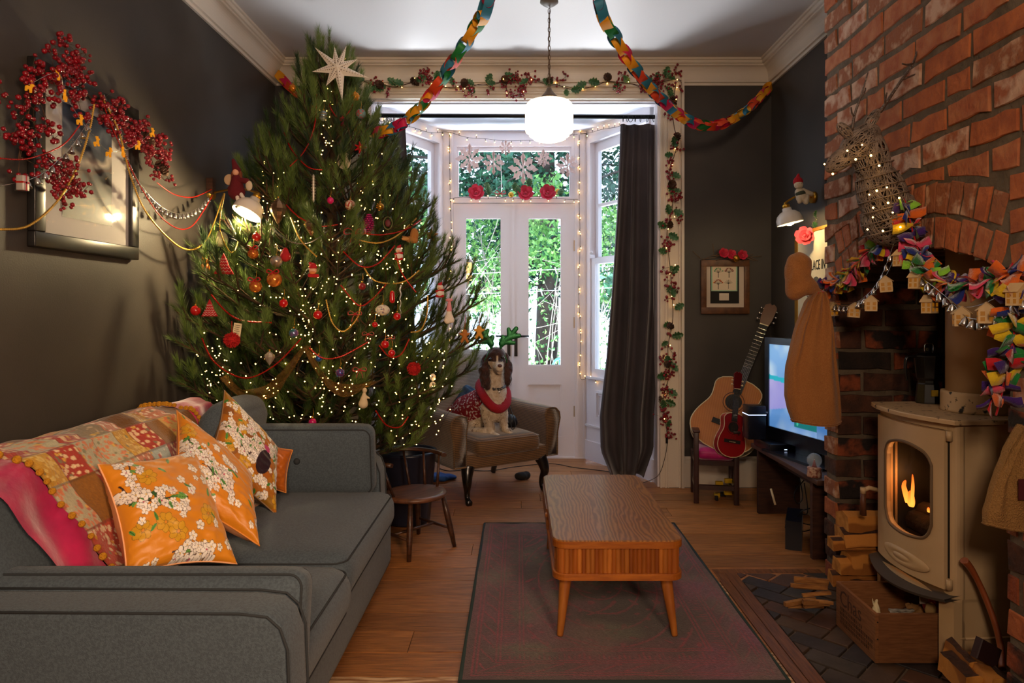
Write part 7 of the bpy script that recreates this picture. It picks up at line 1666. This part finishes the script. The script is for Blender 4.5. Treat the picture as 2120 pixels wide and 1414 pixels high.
# ================================================================ hessian sacks
hess = M('hessian', 'a8703c', .95, col2='985f30', ns=300, nd=2, bump=.5, bs=260, sheen=.15); hess2 = M('hessian_pale', 'a87c48', .95, col2='966e3a', ns=300, nd=2, bump=.9, bs=260)
def sack(name, label, prof, d, depth, m, folds, hood=None, tagp=None):
    """prof: (py, pxl, pxr)"""
    root = thing(name, label, 'sack', at((prof[0][1]+prof[0][2])/2, prof[-1][0], d)); ys = [p[0] for p in prof]
    def f(u, v):
        py = ys[0]+(ys[-1]-ys[0])*v; xl = np.interp(py, ys, [p[1] for p in prof]); xr = np.interp(py, ys, [p[2] for p in prof]); a = 2*PI*u; cx_, hw = (xl+xr)/2, (xr-xl)/2
        k = math.sin(PI*min(.5, v+.05)); fo = 1+.22*math.sin(a*folds+v*1.5+1.2*math.sin(a))*(1.15-v*.7); p = at(cx_+hw*sgn(math.cos(a), .8), py, d); p.y += sgn(math.sin(a), .8)*depth*fo*(.45+.55*k)+.012*math.sin(cx_*0+u*2*PI*9+2*math.sin(v*3))*(1.1-v)+.008*noise.noise(Vector((u*9, v*5, px_seed))); p.z += .006*math.sin(a*2+1)*v; return p
    px_seed = random.random()*9; b = MB(); b.grid(f, 72, 40, closed_u=True); b.build('sack_body', m, root)
    MB().tube([f(k/48, .985) for k in range(48)], .0032, 5, closed=True).build('hem', m, root)
    return root, f
s1, f_ = sack('hessian_sack', 'brown hessian sack hanging in front of the television', [(604, 1684, 1704), (625, 1668, 1714), (680, 1648, 1722), (760, 1628, 1730), (820, 1626, 1736), (850, 1632, 1738), (876, 1642, 1738)], 3.0, .06, hess, 4)
me = blob([(at(1650, 560, 3.0), (.055, .05, .06)), (at(1668, 590, 3.0), at(1696, 606, 3.0), .045, .016), (at(1655, 545, 3.0), at(1648, 600, 3.0), .05, .045)], .006, 'gathered_top', 8, .012, 22); me.materials.append(hess); link('gathered_top', me, s1)
MB().tube([at(1694, 606, 3.0)+Vector((.022*math.cos(a), .022*math.sin(a), .004*math.cos(a))) for a in [2*PI*k/14 for k in range(14)]], .005, 6, closed=True).build('tie', M('felt_scarlet'), s1)
MB().box(at(1710, 812, 2.952), at(1727, 790, 2.956)).build('sewn_label', M('burgundy_label', '4a1018', .8), s1)
s2, f_ = sack('hessian_sack', 'pale hessian sack hanging on the near brick pier at the right edge', [(880, 2112, 2150), (930, 2085, 2155), (1000, 2058, 2160), (1060, 2040, 2162), (1090, 2038, 2162)], 1.93, .035, hess2, 4)
MB().box(at(2110, 1035, 1.88), at(2140, 992, 1.884)).build('sewn_label', M('burgundy_label'), s2)
# ================================================================ television corner
bench = thing('tv_bench', 'narrow dark plank bench carrying the television in the alcove', 'bench', (1.62, 3.82, 0)); bw1 = M('bench_wood', '5c3a2a', .5, col2='3e2418', ns=6, stretch=(14, 1.5, 1)); bw2 = M('bench_leg', '4a2a1c', .55, col2='341c12', ns=6, stretch=(2, 2, 14))
MB().box((1.455, 3.32, .395), (1.74, 4.27, .42), bev=.003).build('top', bw1, bench)
for y in (3.42, 4.19): MB().box((1.475, y, 0), (1.73, y+.03, .395)).build('end_panel', bw2, bench)
MB().box((1.595, 3.45, .30), (1.615, 4.19, .36)).build('stretcher', bw2, bench)
tv = thing('television', 'flat television with a blue game menu on its screen, half hidden by the sack', 'television', (1.6, 3.95, .42)); navy = M('tv_bezel', '10131e', .3, coat=.3)
T0, T1 = at(1583, 800, 4.17), at(1770, 800, 3.42); T0.z = T1.z = 0; tu = (T1-T0).normalized(); TM = Matrix((tu, Vector((-tu.y, tu.x, 0)), Vector((0, 0, 1)))).transposed().to_4x4(); TM.translation = T0; TL_ = (T1-T0).length; z0, z1 = .475, 1.085
for a, c in (((0, 0, z0), (TL_, .05, z0+.075)), ((0, 0, z1-.04), (TL_, .05, z1)), ((0, 0, z0+.075), (.035, .05, z1-.04)), ((TL_-.035, 0, z0+.075), (TL_, .05, z1-.04))): MB().box(a, c, mat=TM).build('bezel', navy, tv)
MB().box((.03, .02, z0+.05), (TL_-.03, .06, z1-.03), mat=TM).build('back_case', navy, tv)
cv = Canvas(170, 100, '7aa8d8'); n3 = fnoise(170, 100, [(5, .6), (12, .4)], 12); cv.a = np.array(lin('86b8e8'))*(1-cv.y[..., None])+np.array(lin('5a90d0'))*cv.y[..., None]; mixc(cv, np.clip((n3-.45)*3, 0, 1)*.6, 'd8ecf8'); mixc(cv, ((cv.y > .42+.05*cv.x) & (cv.y < .70-.25*cv.x+.1)).astype(float)*.7, 'b09ae0'); mixc(cv, (abs(cv.y-.40-.10*cv.x) < .028).astype(float), '2cb4c8')
cv.rect(.34, .06, .62, .17, 'd8d82c'); cv.rect(.36, .09, .41, .13, '5aa83c')
for k, c in enumerate(['1c2c6a', '14486a', '2c5aa0', '3c7ab0', '2c5aa0', 'b85a4c', '2c6a9a', '1c7a7a']): cv.rect(.34, .19+k*.095, .62, .27+k*.095, c); cv.disc(.38, .23+k*.095, .02, ['e8a03c', '4ac8a0', 'd8e8f0'][k % 3])
cv.rect(.66, .55, 1, .62, '3c6ab0'); cv.rect(.66, .68, 1, .70, 'd8ecf8'); cv.rect(.70, .8, 1, .82, 'd8ecf8'); cv.rect(.62, .5, 1, 1, '2c64a8', .55)
cv.sheet('screen', lambda u, v: TM @ Vector((.035+u*(TL_-.07), .010, z1-.04-v*(z1-z0-.115))), M('screen_glow', rough=.3, attr='paint', emis=.55), tv)
text('1', 'screen_digit', M('digit_dark', '2a3a1c', .5), .05, TM @ Matrix(((1, 0, 0, .035+.47*(TL_-.07)), (0, 0, -1, .008), (0, 1, 0, z1-.04-.16*(z1-z0-.115)), (0, 0, 0, 1))), tv, .0003)
MB().box((.30, .0, z0-.05), (.46, .05, z0), mat=TM).build('neck', navy, tv); MB().prism([(.12, -.10), (.66, -.10), (.62, .14), (.16, .14)], .4205, .434, TM).build('foot', navy, tv)
sp = thing('speaker', 'small black box speaker with a thin lit line beside the television', 'speaker', at(1566, 905, 4.10)); b0 = at(1545, 905, 4.12); MB().box((b0.x, 4.08, .475), (b0.x+.105, 4.19, .475+.20), bev=.004).build('case', navy, sp); MB().box((b0.x-.001, 4.079, .475+.145), (b0.x+.106, 4.191, .475+.150)).build('light_strip', M('white_led', 'c8d8ff', .4, emis=1.5), sp)
gbx = thing('set_top_box', 'flat black set-top box at the left end of the bench', 'electronics', (1.53, 4.06, .42)); MB().box((1.395+.06, 3.95, .42), (1.61, 4.22, .472), bev=.004).build('case', navy, gbx); MB().box((1.54, 3.949, .44), (1.556, 3.951, .444)).build('led', M('white_led'), gbx)
sn_ = thing('snow_globe', 'small snow globe on a red base at the end of the bench', 'snow globe', (1.475, 3.40, .42)); c = Vector((1.475, 3.40, .42)); MB().lathe([(0, 0), (.034, 0), (.036, .01), (.032, .035), (.034, .045), (.028, .05), (0, .05)], c, 20).build('base', M('globe_base', '7a2c1c', .5, col2='c8a890', ns=90), sn_); MB().ball(c+Vector((0, 0, .082)), .036, 20).build('globe', M('globe_glass', 'b8c8d8', .05, alpha=.35), sn_); MB().lathe([(0, .05), (.012, .05), (.0, .09)], c, 8).build('figure', felt_r, sn_)
cbx = thing('games_console', 'black games console standing on the floor by the bench', 'games console', (1.38, 3.72, 0)); cm_ = Matrix.Translation((1.485, 3.67, 0)) @ Matrix.Rotation(-.42, 4, 'Z'); MB().box((-.04, -.13, 0), (.04, .13, .15), mat=cm_).build('case', navy, cbx); MB().box((-.043, -.13, .11), (-.04, .13, .113), mat=cm_).build('seam', irond, cbx)
b = MB(); b.tube([at(1605, 1045, 3.8), at(1596, 1012, 3.85)], .006, 6); b.build('white_stick', M('cream_cloth'), None, 'thin cream stick leaning behind the games console', 'stick')
b = MB()
for l in ([(1655, 990, 3.85), (1662, 1030, 3.8), (1650, 1042, 3.8), (1645, 1020, 3.8), (1668, 990, 3.85)], [(1665, 1000, 3.75), (1672, 1060, 3.7), (1655, 1065, 3.65), (1645, 1085, 3.6), (1640, 1098, 3.62)], [(1640, 1075, 3.8), (1668, 1085, 3.72), (1690, 1090, 3.66), (1665, 1100, 3.6), (1645, 1092, 3.65)], [(1690, 1050, 3.7), (1660, 1058, 3.7), (1650, 1075, 3.72)]): b.tube(spline([at(*p) for p in l], 6), .003, 6)
tag(b.build('cables', blackm, None, 'tangle of black cables under the television bench', 'cables'), kind='stuff')
# ---- chair with guitar
mah = M('mahogany', '3a1614', .35, col2='28100e', ns=8, coat=.2); gc_ = thing('low_chair', 'low dark mahogany chair with a magenta velvet seat holding the guitars', 'chair', (1.30, 4.53, 0), -.18)
for x, y, h in ((-.125, -.13, .46), (.125, -.13, .46), (-.125, .14, .30), (.125, .14, .30)): MB().box((x-.016, y-.016, 0), (x+.016, y+.016, h), bev=.003).build('leg', mah, gc_, local=True)
for z in (.09, .25):
    MB().box((-.11, -.142, z), (.11, -.118, z+.03)).build('rail', mah, gc_, local=True)
    for x in (-.125, .125): MB().box((x-.01, -.115, z), (x+.01, .125, z+.03)).build('rail', mah, gc_, local=True)
for x in (-.125, .125): MB().box((x-.022, -.16, .46), (x+.022, .12, .475), bev=.003).build('armrest', mah, gc_, local=True)
b = MB(); cushion(b, (0, .0, .315), (.235, .25, .07), .012); b.build('seat_pad', M('hot_velvet', 'a80c64', .5, col2='c8207c', ns=20, sheen=1), gc_, local=True)
toy = thing('toy_bricks', 'yellow and navy plastic toy pieces under the low chair', 'toy', (1.33, 4.55, 0)); yel = M('toy_yellow', 'c8a014', .4)
for k in range(9): p = Vector((1.26+random.uniform(0, .14), 4.50+random.uniform(-.05, .08), .0)); z = random.choice([0, 0, .035, .07, .1]); MB().box(p+Vector((0, 0, z)), p+Vector((random.uniform(.02, .05), .03, z+.03)), bev=.004).build('piece', yel if k % 3 else navy, toy)
def gshape(w1, w2, wa, L, n=48):
    pts = []
    for k in range(n):
        t = k/(n/2) if k <= n/2 else (n-k)/(n/2); s = 1 if k <= n/2 else -1; y = L*t
        w = np.interp(t, [0, .06, .18, .3, .45, .62, .75, .86, .95, 1], [0, w1*.62, w1*.93, w1, w1*.90, wa, wa*1.02, w2, w2*.72, 0]); pts.append((s*w, y))
    q = [Vector(p) for p in pts]; N = len(q)
    for _ in range(2): q = [(q[i-1]+q[i]*2+q[(i+1) % N])/4 for i in range(N)]
    return [(p.x, p.y) for p in q][::-1]
def guitar(name, label, base, top, nrm, sc, tm, sm, neckm, L=.49, w1=.195, w2=.145, wa=.13, th=.10, full=1.0):
    base, top = Vector(base), Vector(top); root = thing(name, label, 'guitar', base); m = frame(base, Vector((top-base)).cross(Vector(nrm)), y=(top-base)); m = m @ Matrix.Scale(sc, 4)
    pl = gshape(w1, w2, wa, L); MB().prism(pl, -th, -.003, m).build('sides', sm, root); MB().prism(pl, -.003, 0, m).build('soundboard', tm, root)
    bd = M('cream_binding', 'd8c8a0', .5)
    for z in (0, -th): MB().tube([m @ Vector((x, y, z)) for x, y in pl], .0035*sc, 5, closed=True).build('binding', bd, root)
    MB().prism([(.048*math.cos(a), L*.66+.048*math.sin(a)) for a in [2*PI*k/28 for k in range(28)]], .0005, .0015, m).build('soundhole', irond, root)
    MB().tube([m @ Vector((.06*math.cos(a), L*.66+.06*math.sin(a), .0005)) for a in [2*PI*k/28 for k in range(28)]], .0025*sc, 4, closed=True).build('rosette', neckm, root)
    MB().box((-.075, L*.33, 0), (.075, L*.33+.03, .009), mat=m).build('bridge', irond, root)
    for k in range(6): MB().ball(m @ Vector((-.025+.01*k, L*.33+.010, .011)), .0035*sc, 6).build('bridge_pin', bd, root)
    nt = L+.36*full; MB().box((-.025, L*.78, .0), (.025, nt, .012), mat=m).build('fretboard', irond, root); MB().prism([(-.022, -.0), (.022, 0), (.012, -.02), (-.012, -.02)], 0, 1, m @ Matrix(((1, 0, 0, 0), (0, 0, nt-L+.0, L), (0, 1, 0, 0), (0, 0, 0, 1)))).build('neck', neckm, root)
    for k in range(12): MB().box((-.025, nt-.03-.028*k*(1-.012*k), .012), (.025, nt-.0285-.028*k*(1-.012*k), .0135), mat=m).build('fret', silm, root)
    MB().box((-.026, nt, 0), (.026, nt+.006, .014), mat=m).build('nut', bd, root)
    MB().prism([(-.026, nt), (.026, nt), (.036, nt+.05), (.038, nt+.14), (.012, nt+.16), (0, nt+.15), (-.012, nt+.16), (-.038, nt+.14), (-.036, nt+.05)], -.016, 0, m, inset=.002).build('headstock', neckm, root)
    for sx in (-1, 1):
        for k in range(3 if full > .6 else 2): c = m @ Vector((sx*.05, nt+.04+.038*k, -.008)); MB().ball(c, .009*sc, 8, sc=(1, .6, 1)).tube([m @ Vector((sx*.03, nt+.04+.038*k, -.008)), c], .003*sc, 5).build('tuning_peg', silm if full > .6 else bd, root)
    b = MB(); [b.tube([m @ Vector((-.025+.01*k, L*.33+.01, .012)), m @ Vector((-.018+.0072*k, nt, .0145))], .0007*sc, 4) for k in range(6)]; tag(b.build('strings', silm, root), kind='stuff')
    return root
spruce = M('spruce_top', 'b87434', .3, col2='a8642a', wave=(30, 'X', 1, 1), coat=.5); rosew = M('rosewood', '3a1c14', .25, col2='562c1c', ns=8, coat=.5)
guitar('acoustic_guitar', 'honey-topped acoustic guitar leaning back on the low chair', at(1478, 935, 4.42), at(1583, 670, 4.70), (-.30, -1, .45), 1.12, spruce, rosew, M('neck_wood', '5a3420', .4))
guitar('ukulele', 'small glossy red ukulele standing in front of the acoustic guitar', at(1512, 950, 4.33), at(1528, 785, 4.42), (.15, -1, .12), .72, M('red_lacquer', '8e1014', .35, coat=.2), M('red_lacquer'), M('red_neck', '5a0c10', .3), L=.42, w1=.135, w2=.10, wa=.085, th=.08, full=.55)
# ---- bits on the floor by the armchair
b = MB(); b.tube(spline([at(x, y, fd(y, .004)) for x, y in [(905, 968), (930, 975), (965, 972), (1010, 975), (1070, 966), (1140, 960), (1190, 968), (1250, 975), (1300, 985)]], 6), .003, 5); b.build('floor_cable', blackm, None, 'thin dark cable trailing across the boards behind the armchair', 'cable')
me = blob([((-.60, 4.98, .03), (.10, .07, .03)), ((-.52, 5.03, .02), (.07, .05, .02))], .008, 'blue_cloth', 5, .01, 18); me.materials.append(M('blue_cloth', '1c4a8a', .7)); o = link('blue_cloth', me); tag(o, 'crumpled blue cloth on the floor behind the armchair', 'cloth')
me = blob([((.02, 5.02, .03), (.05, .04, .03)), ((.06, 5.04, .03), (.03, .03, .03))], .006, 'dark_shoe', 5, .004, 30); me.materials.append(blk); o = link('dark_shoe', me); tag(o, 'small dark slipper on the floor under the armchair', 'shoe')
# ================================================================ the dog
dog = thing('dog', 'brown and white spaniel sitting on the armchair in a red sweater and green antlers', 'dog', at(1005, 892, 4.72))
PX = lambda x, y, d: at(x, y, d)
fw_ = M('fur_white', 'd8c8b4', .9, col2='c0a88c', ns=40, bump=.6, bs=120, sheen=.4); fbn = M('fur_brown', '2c1610', .7, col2='45241a', ns=30, bump=.6, bs=120, sheen=.4); ftk = M('fur_ticked', 'cdb89c', .9, col2='5a3a26', ns=55, bump=.6, bs=120, contrast=(.56, .66)); nosem = M('dog_nose', '5a3a34', .3, coat=.3)
body = [(PX(1026, 768, 4.66), PX(1022, 812, 4.68), .058, .082), (PX(1022, 812, 4.68), PX(1024, 848, 4.66), .092, .088), (PX(1018, 835, 4.72), PX(968, 862, 4.88), .105, .125),
        (PX(966, 876, 4.84), (.085, .11, .075)), (PX(985, 872, 4.80), PX(982, 896, 4.68), .06, .032), (PX(982, 897, 4.70), PX(1002, 902, 4.60), .027, .024),
        (PX(1008, 846, 4.64), PX(1010, 876, 4.64), .052, .034), (PX(1010, 876, 4.64), PX(1018, 898, 4.58), .032, .024), (PX(1018, 900, 4.58), PX(1030, 905, 4.54), .024, .024), (PX(1030, 905, 4.54), PX(1036, 906, 4.52), .022, .016),
        (PX(1038, 840, 4.66), PX(1042, 868, 4.68), .048, .032), (PX(1042, 868, 4.68), PX(1046, 889, 4.64), .028, .023), (PX(1046, 891, 4.64), PX(1055, 896, 4.60), .023, .021), (PX(965, 893, 4.74), PX(985, 893, 4.66), .028, .03), (PX(985, 893, 4.66), PX(1004, 890, 4.60), .03, .014),
        (PX(1027, 747, 4.64), (.078, .090, .076)), (PX(1027, 735, 4.63), (.066, .075, .056)), (PX(1030, 756, 4.58), PX(1034, 762, 4.50), .040, .027), (PX(1031, 765, 4.58), PX(1034, 770, 4.52), .030, .020)]
me = blob(body, .0065, 'body', 5, .004, 45)
hc = PX(1027, 746, 4.62)
def dfn(c, n):
    if c.z > PX(0, 785, 4.65).z:                     # head and throat
        xm = hc.x+.010
        if hc.z+.035 > c.z > hc.z-.045 and abs(c.x-xm) < .007+.006*max(0, (hc.z-c.z)/.05) and c.y < 4.60: return 0
        if c.y < 4.575 and c.z < hc.z-.005: return 0
        if c.z < hc.z-.055: return 0 if c.y < 4.66 else 1
        return 1
    v = noise.noise(c*9)
    if c.x < PX(975, 0, 4.85).x and c.z > PX(0, 880, 4.85).z and v > -.1: return 1 if v > .25 else 2
    return 2 if (c.z < PX(0, 850, 4.6).z and v > .05) else 0
paint_mats(me, [fw_, fbn, ftk], dfn); link('body', me, dog)
for l, lab in (([(PX(1007, 738, 4.62), PX(1002, 765, 4.60), .024, .036), (PX(1002, 765, 4.60), PX(1005, 792, 4.59), .038, .034), (PX(1005, 790, 4.59), PX(1010, 802, 4.58), .028, .016)], 'l'), ([(PX(1046, 734, 4.64), PX(1052, 762, 4.62), .020, .030), (PX(1052, 762, 4.62), PX(1052, 786, 4.60), .030, .028), (PX(1052, 785, 4.60), PX(1050, 796, 4.60), .022, .014)], 'r')):
    me = blob(l, .0055, 'ear', 4, .009, 38); me.materials.append(fbn); link('ear', me, dog)
MB().ball(PX(1035, 757, 4.475), .0145, 14, sc=(1.1, .8, .8)).build('nose', nosem, dog)
eyem = M('dog_eye', '1a0d08', .05, coat=1)
for x, y, d in ((1016, 744, 4.552), (1041, 741, 4.553)): MB().ball(PX(x, y, d), .0125, 12).build('eye', eyem, dog)
MB().tube(spline([PX(1027, 766, 4.515), PX(1031, 770, 4.50), PX(1035, 768, 4.495), PX(1039, 769, 4.505), PX(1042, 765, 4.525)], 4), .0018, 5).build('mouth', M('mouth_dark', '2a1410', .6), dog)
# longer coat on chest, ears, legs and tail
def hairs(name, l, m, n, ln, r):
    V = []
    for a, b_, ra, rb in l:
        a, b_ = np.array(a), np.array(b_); t = np.random.rand(n, 1); d = np.random.normal(size=(n, 3)); d /= np.linalg.norm(d, axis=1)[:, None]; p = a+(b_-a)*t+d*(ra+(rb-ra)*t)*.92; q = p+d*ln*.35+np.array([0, -.1, -1])*ln*(.6+.5*np.random.rand(n, 1))+np.random.normal(size=(n, 3))*ln*.12; w = np.cross(d, [0, 0, 1.]); w /= np.linalg.norm(w, axis=1)[:, None]+1e-6; V.append(np.stack([p-w*.0016, p+w*.0016, q], 1).reshape(-1, 3))
    V = np.concatenate(V); np_obj(name, V, np.arange(len(V)).reshape(-1, 3), m, dog, kind='stuff')
hairs('coat_hair', [(PX(1026, 790, 4.66), PX(1026, 845, 4.63), .075, .085), (PX(1010, 860, 4.63), PX(1018, 892, 4.60), .04, .028), (PX(1040, 850, 4.66), PX(1044, 885, 4.66), .04, .026), (PX(960, 860, 4.84), PX(985, 885, 4.78), .10, .07), (PX(968, 892, 4.72), PX(1000, 890, 4.62), .03, .02)], fw_, 900, .022, 0)
hairs('ear_hair', [(PX(1004, 745, 4.61), PX(1008, 796, 4.59), .03, .03), (PX(1050, 745, 4.63), PX(1051, 792, 4.60), .024, .024)], fbn, 900, .026, 0)
# sweater
swt = M('sweater_knit', '8e0f1c', .9, col2='d8c0b8', ns=52, nd=1, bump=.6, bs=260, contrast=(.56, .6), stretch=(1, 1, 1.3)); swc = M('sweater_rib', '9c1020', .9, bump=.7, bs=200)
sw = thing('dog_sweater', 'red knitted sweater with a white pattern worn by the spaniel', 'sweater', PX(980, 880, 4.78))
me = blob([(PX(1016, 832, 4.735), PX(972, 856, 4.88), .118, .132), (PX(972, 856, 4.88), PX(950, 866, 4.93), .125, .105), (PX(1016, 815, 4.72), (.10, .09, .09))], .007, 'knitted_body', 4, .004, 30)
bm = bmesh.new(); bm.from_mesh(me); cutp = PX(1003, 835, 4.66); bmesh.ops.bisect_plane(bm, geom=bm.verts[:]+bm.edges[:]+bm.faces[:], plane_co=cutp+Vector((.045, 0, 0)), plane_no=(.75, -.55, .15), clear_outer=True)
bmesh.ops.bisect_plane(bm, geom=bm.verts[:]+bm.edges[:]+bm.faces[:], plane_co=PX(985, 868, 4.78), plane_no=(.35, -.2, -1), clear_outer=True); bm.to_mesh(me); bm.free(); me.materials.append(swt); o = link('knitted_body', me, sw); mo = o.modifiers.new('t', 'SOLIDIFY'); mo.thickness = .006; mo.offset = 1
cpth = spline([PX(1000, 785, 4.74), PX(992, 800, 4.66), PX(1002, 822, 4.58), PX(1020, 842, 4.545), PX(1036, 846, 4.57), PX(1050, 832, 4.64), PX(1048, 805, 4.74), PX(1025, 785, 4.79)], 5)
MB().tube(cpth, [.030]*(len(cpth)), 12, closed=True, flat=.75).build('roll_collar', swc, sw)
MB().tube([PX(1010, 800, 4.645)+Vector((0, 0, 0)), PX(1022, 806, 4.595), PX(1036, 806, 4.60), PX(1047, 799, 4.65)], .007, 6, flat=1.6).build('dog_collar', M('collar_web', '2a2c30', .5), None, 'dark webbing collar round the spaniel neck', 'collar'); MB().ball(PX(1033, 812, 4.59), .009, 10, sc=(1, .4, 1)).build('collar_tag', silm, None, 'round silver tag on the spaniel collar', 'tag')
# antler headband
grn = M('green_glitter', '0e5a2c', .35, col2='2c8a4c', ns=260, metal=.5, contrast=(.5, .7)); an = thing('antler_headband', 'green glitter reindeer antler headband on the spaniel', 'headband', PX(1027, 728, 4.6))
MB().tube([PX(1004, 770, 4.60), PX(1004, 745, 4.585), PX(1013, 728, 4.59), PX(1027, 723, 4.60), PX(1041, 727, 4.60), PX(1049, 745, 4.60), PX(1050, 765, 4.61)], .0035, 6).build('band', grn, an)
def z7(x, y): return (940+x/4.16, 440+y/4.16)
def antp(caps):
    cc = []
    for (x0, y0, x1, y1, r0, r1) in caps: a, b_ = z7(x0, y0), z7(x1, y1); cc.append((PX(*a, 4.6), PX(*b_, 4.6), r0/4.16*4.6/F, r1/4.16*4.6/F))
    me = blob(cc, .004, 'antler', 2)
    for v in me.vertices: v.co.y = 4.6+(v.co.y-4.6)*.28
    me.materials.append(grn); link('antler', me, an)
antp([(322, 1180, 318, 1130, 8, 22), (318, 1130, 300, 1110, 28, 26), (300, 1110, 225, 1115, 24, 20), (305, 1110, 270, 1070, 26, 26), (270, 1070, 200, 1060, 24, 18), (265, 1065, 245, 1000, 22, 17), (270, 1060, 290, 1015, 20, 17), (315, 1110, 330, 1072, 22, 20)])
antp([(398, 1180, 410, 1130, 8, 22), (410, 1130, 430, 1115, 28, 26), (430, 1115, 515, 1122, 24, 18), (425, 1110, 480, 1075, 26, 26), (480, 1075, 560, 1060, 24, 20), (480, 1070, 535, 1000, 22, 20), (475, 1070, 470, 1005, 20, 18), (415, 1110, 420, 1070, 22, 18)])
bagc = thing('dark_bag', 'dark bag with a looped strap on the seat behind the spaniel', 'bag', PX(1060, 880, 4.85)); me = blob([(PX(1057, 872, 4.82), (.05, .05, .05))], .006, 'bag_body', 4, .004, 30); me.materials.append(M('bag_black', '15151a', .5)); link('bag_body', me, bagc)
MB().tube(spline([PX(1053, 835, 4.72), PX(1062, 860, 4.72), PX(1068, 880, 4.70), PX(1060, 888, 4.70), PX(1056, 862, 4.72), PX(1050, 838, 4.72)], 5), .006, 6, flat=.5).build('strap', M('bag_black'), bagc)
cvx = MB(); cushion(cvx, PX(967, 822, 5.0), (.13, .04, .13), .015, mat=tilt(0, .6, .5)); cvx.build('navy_cushion', M('navy_check', '1c2c44', .8, col2='3c5a74', ns=20), None, 'navy cushion corner behind the spaniel on the armchair', 'cushion')
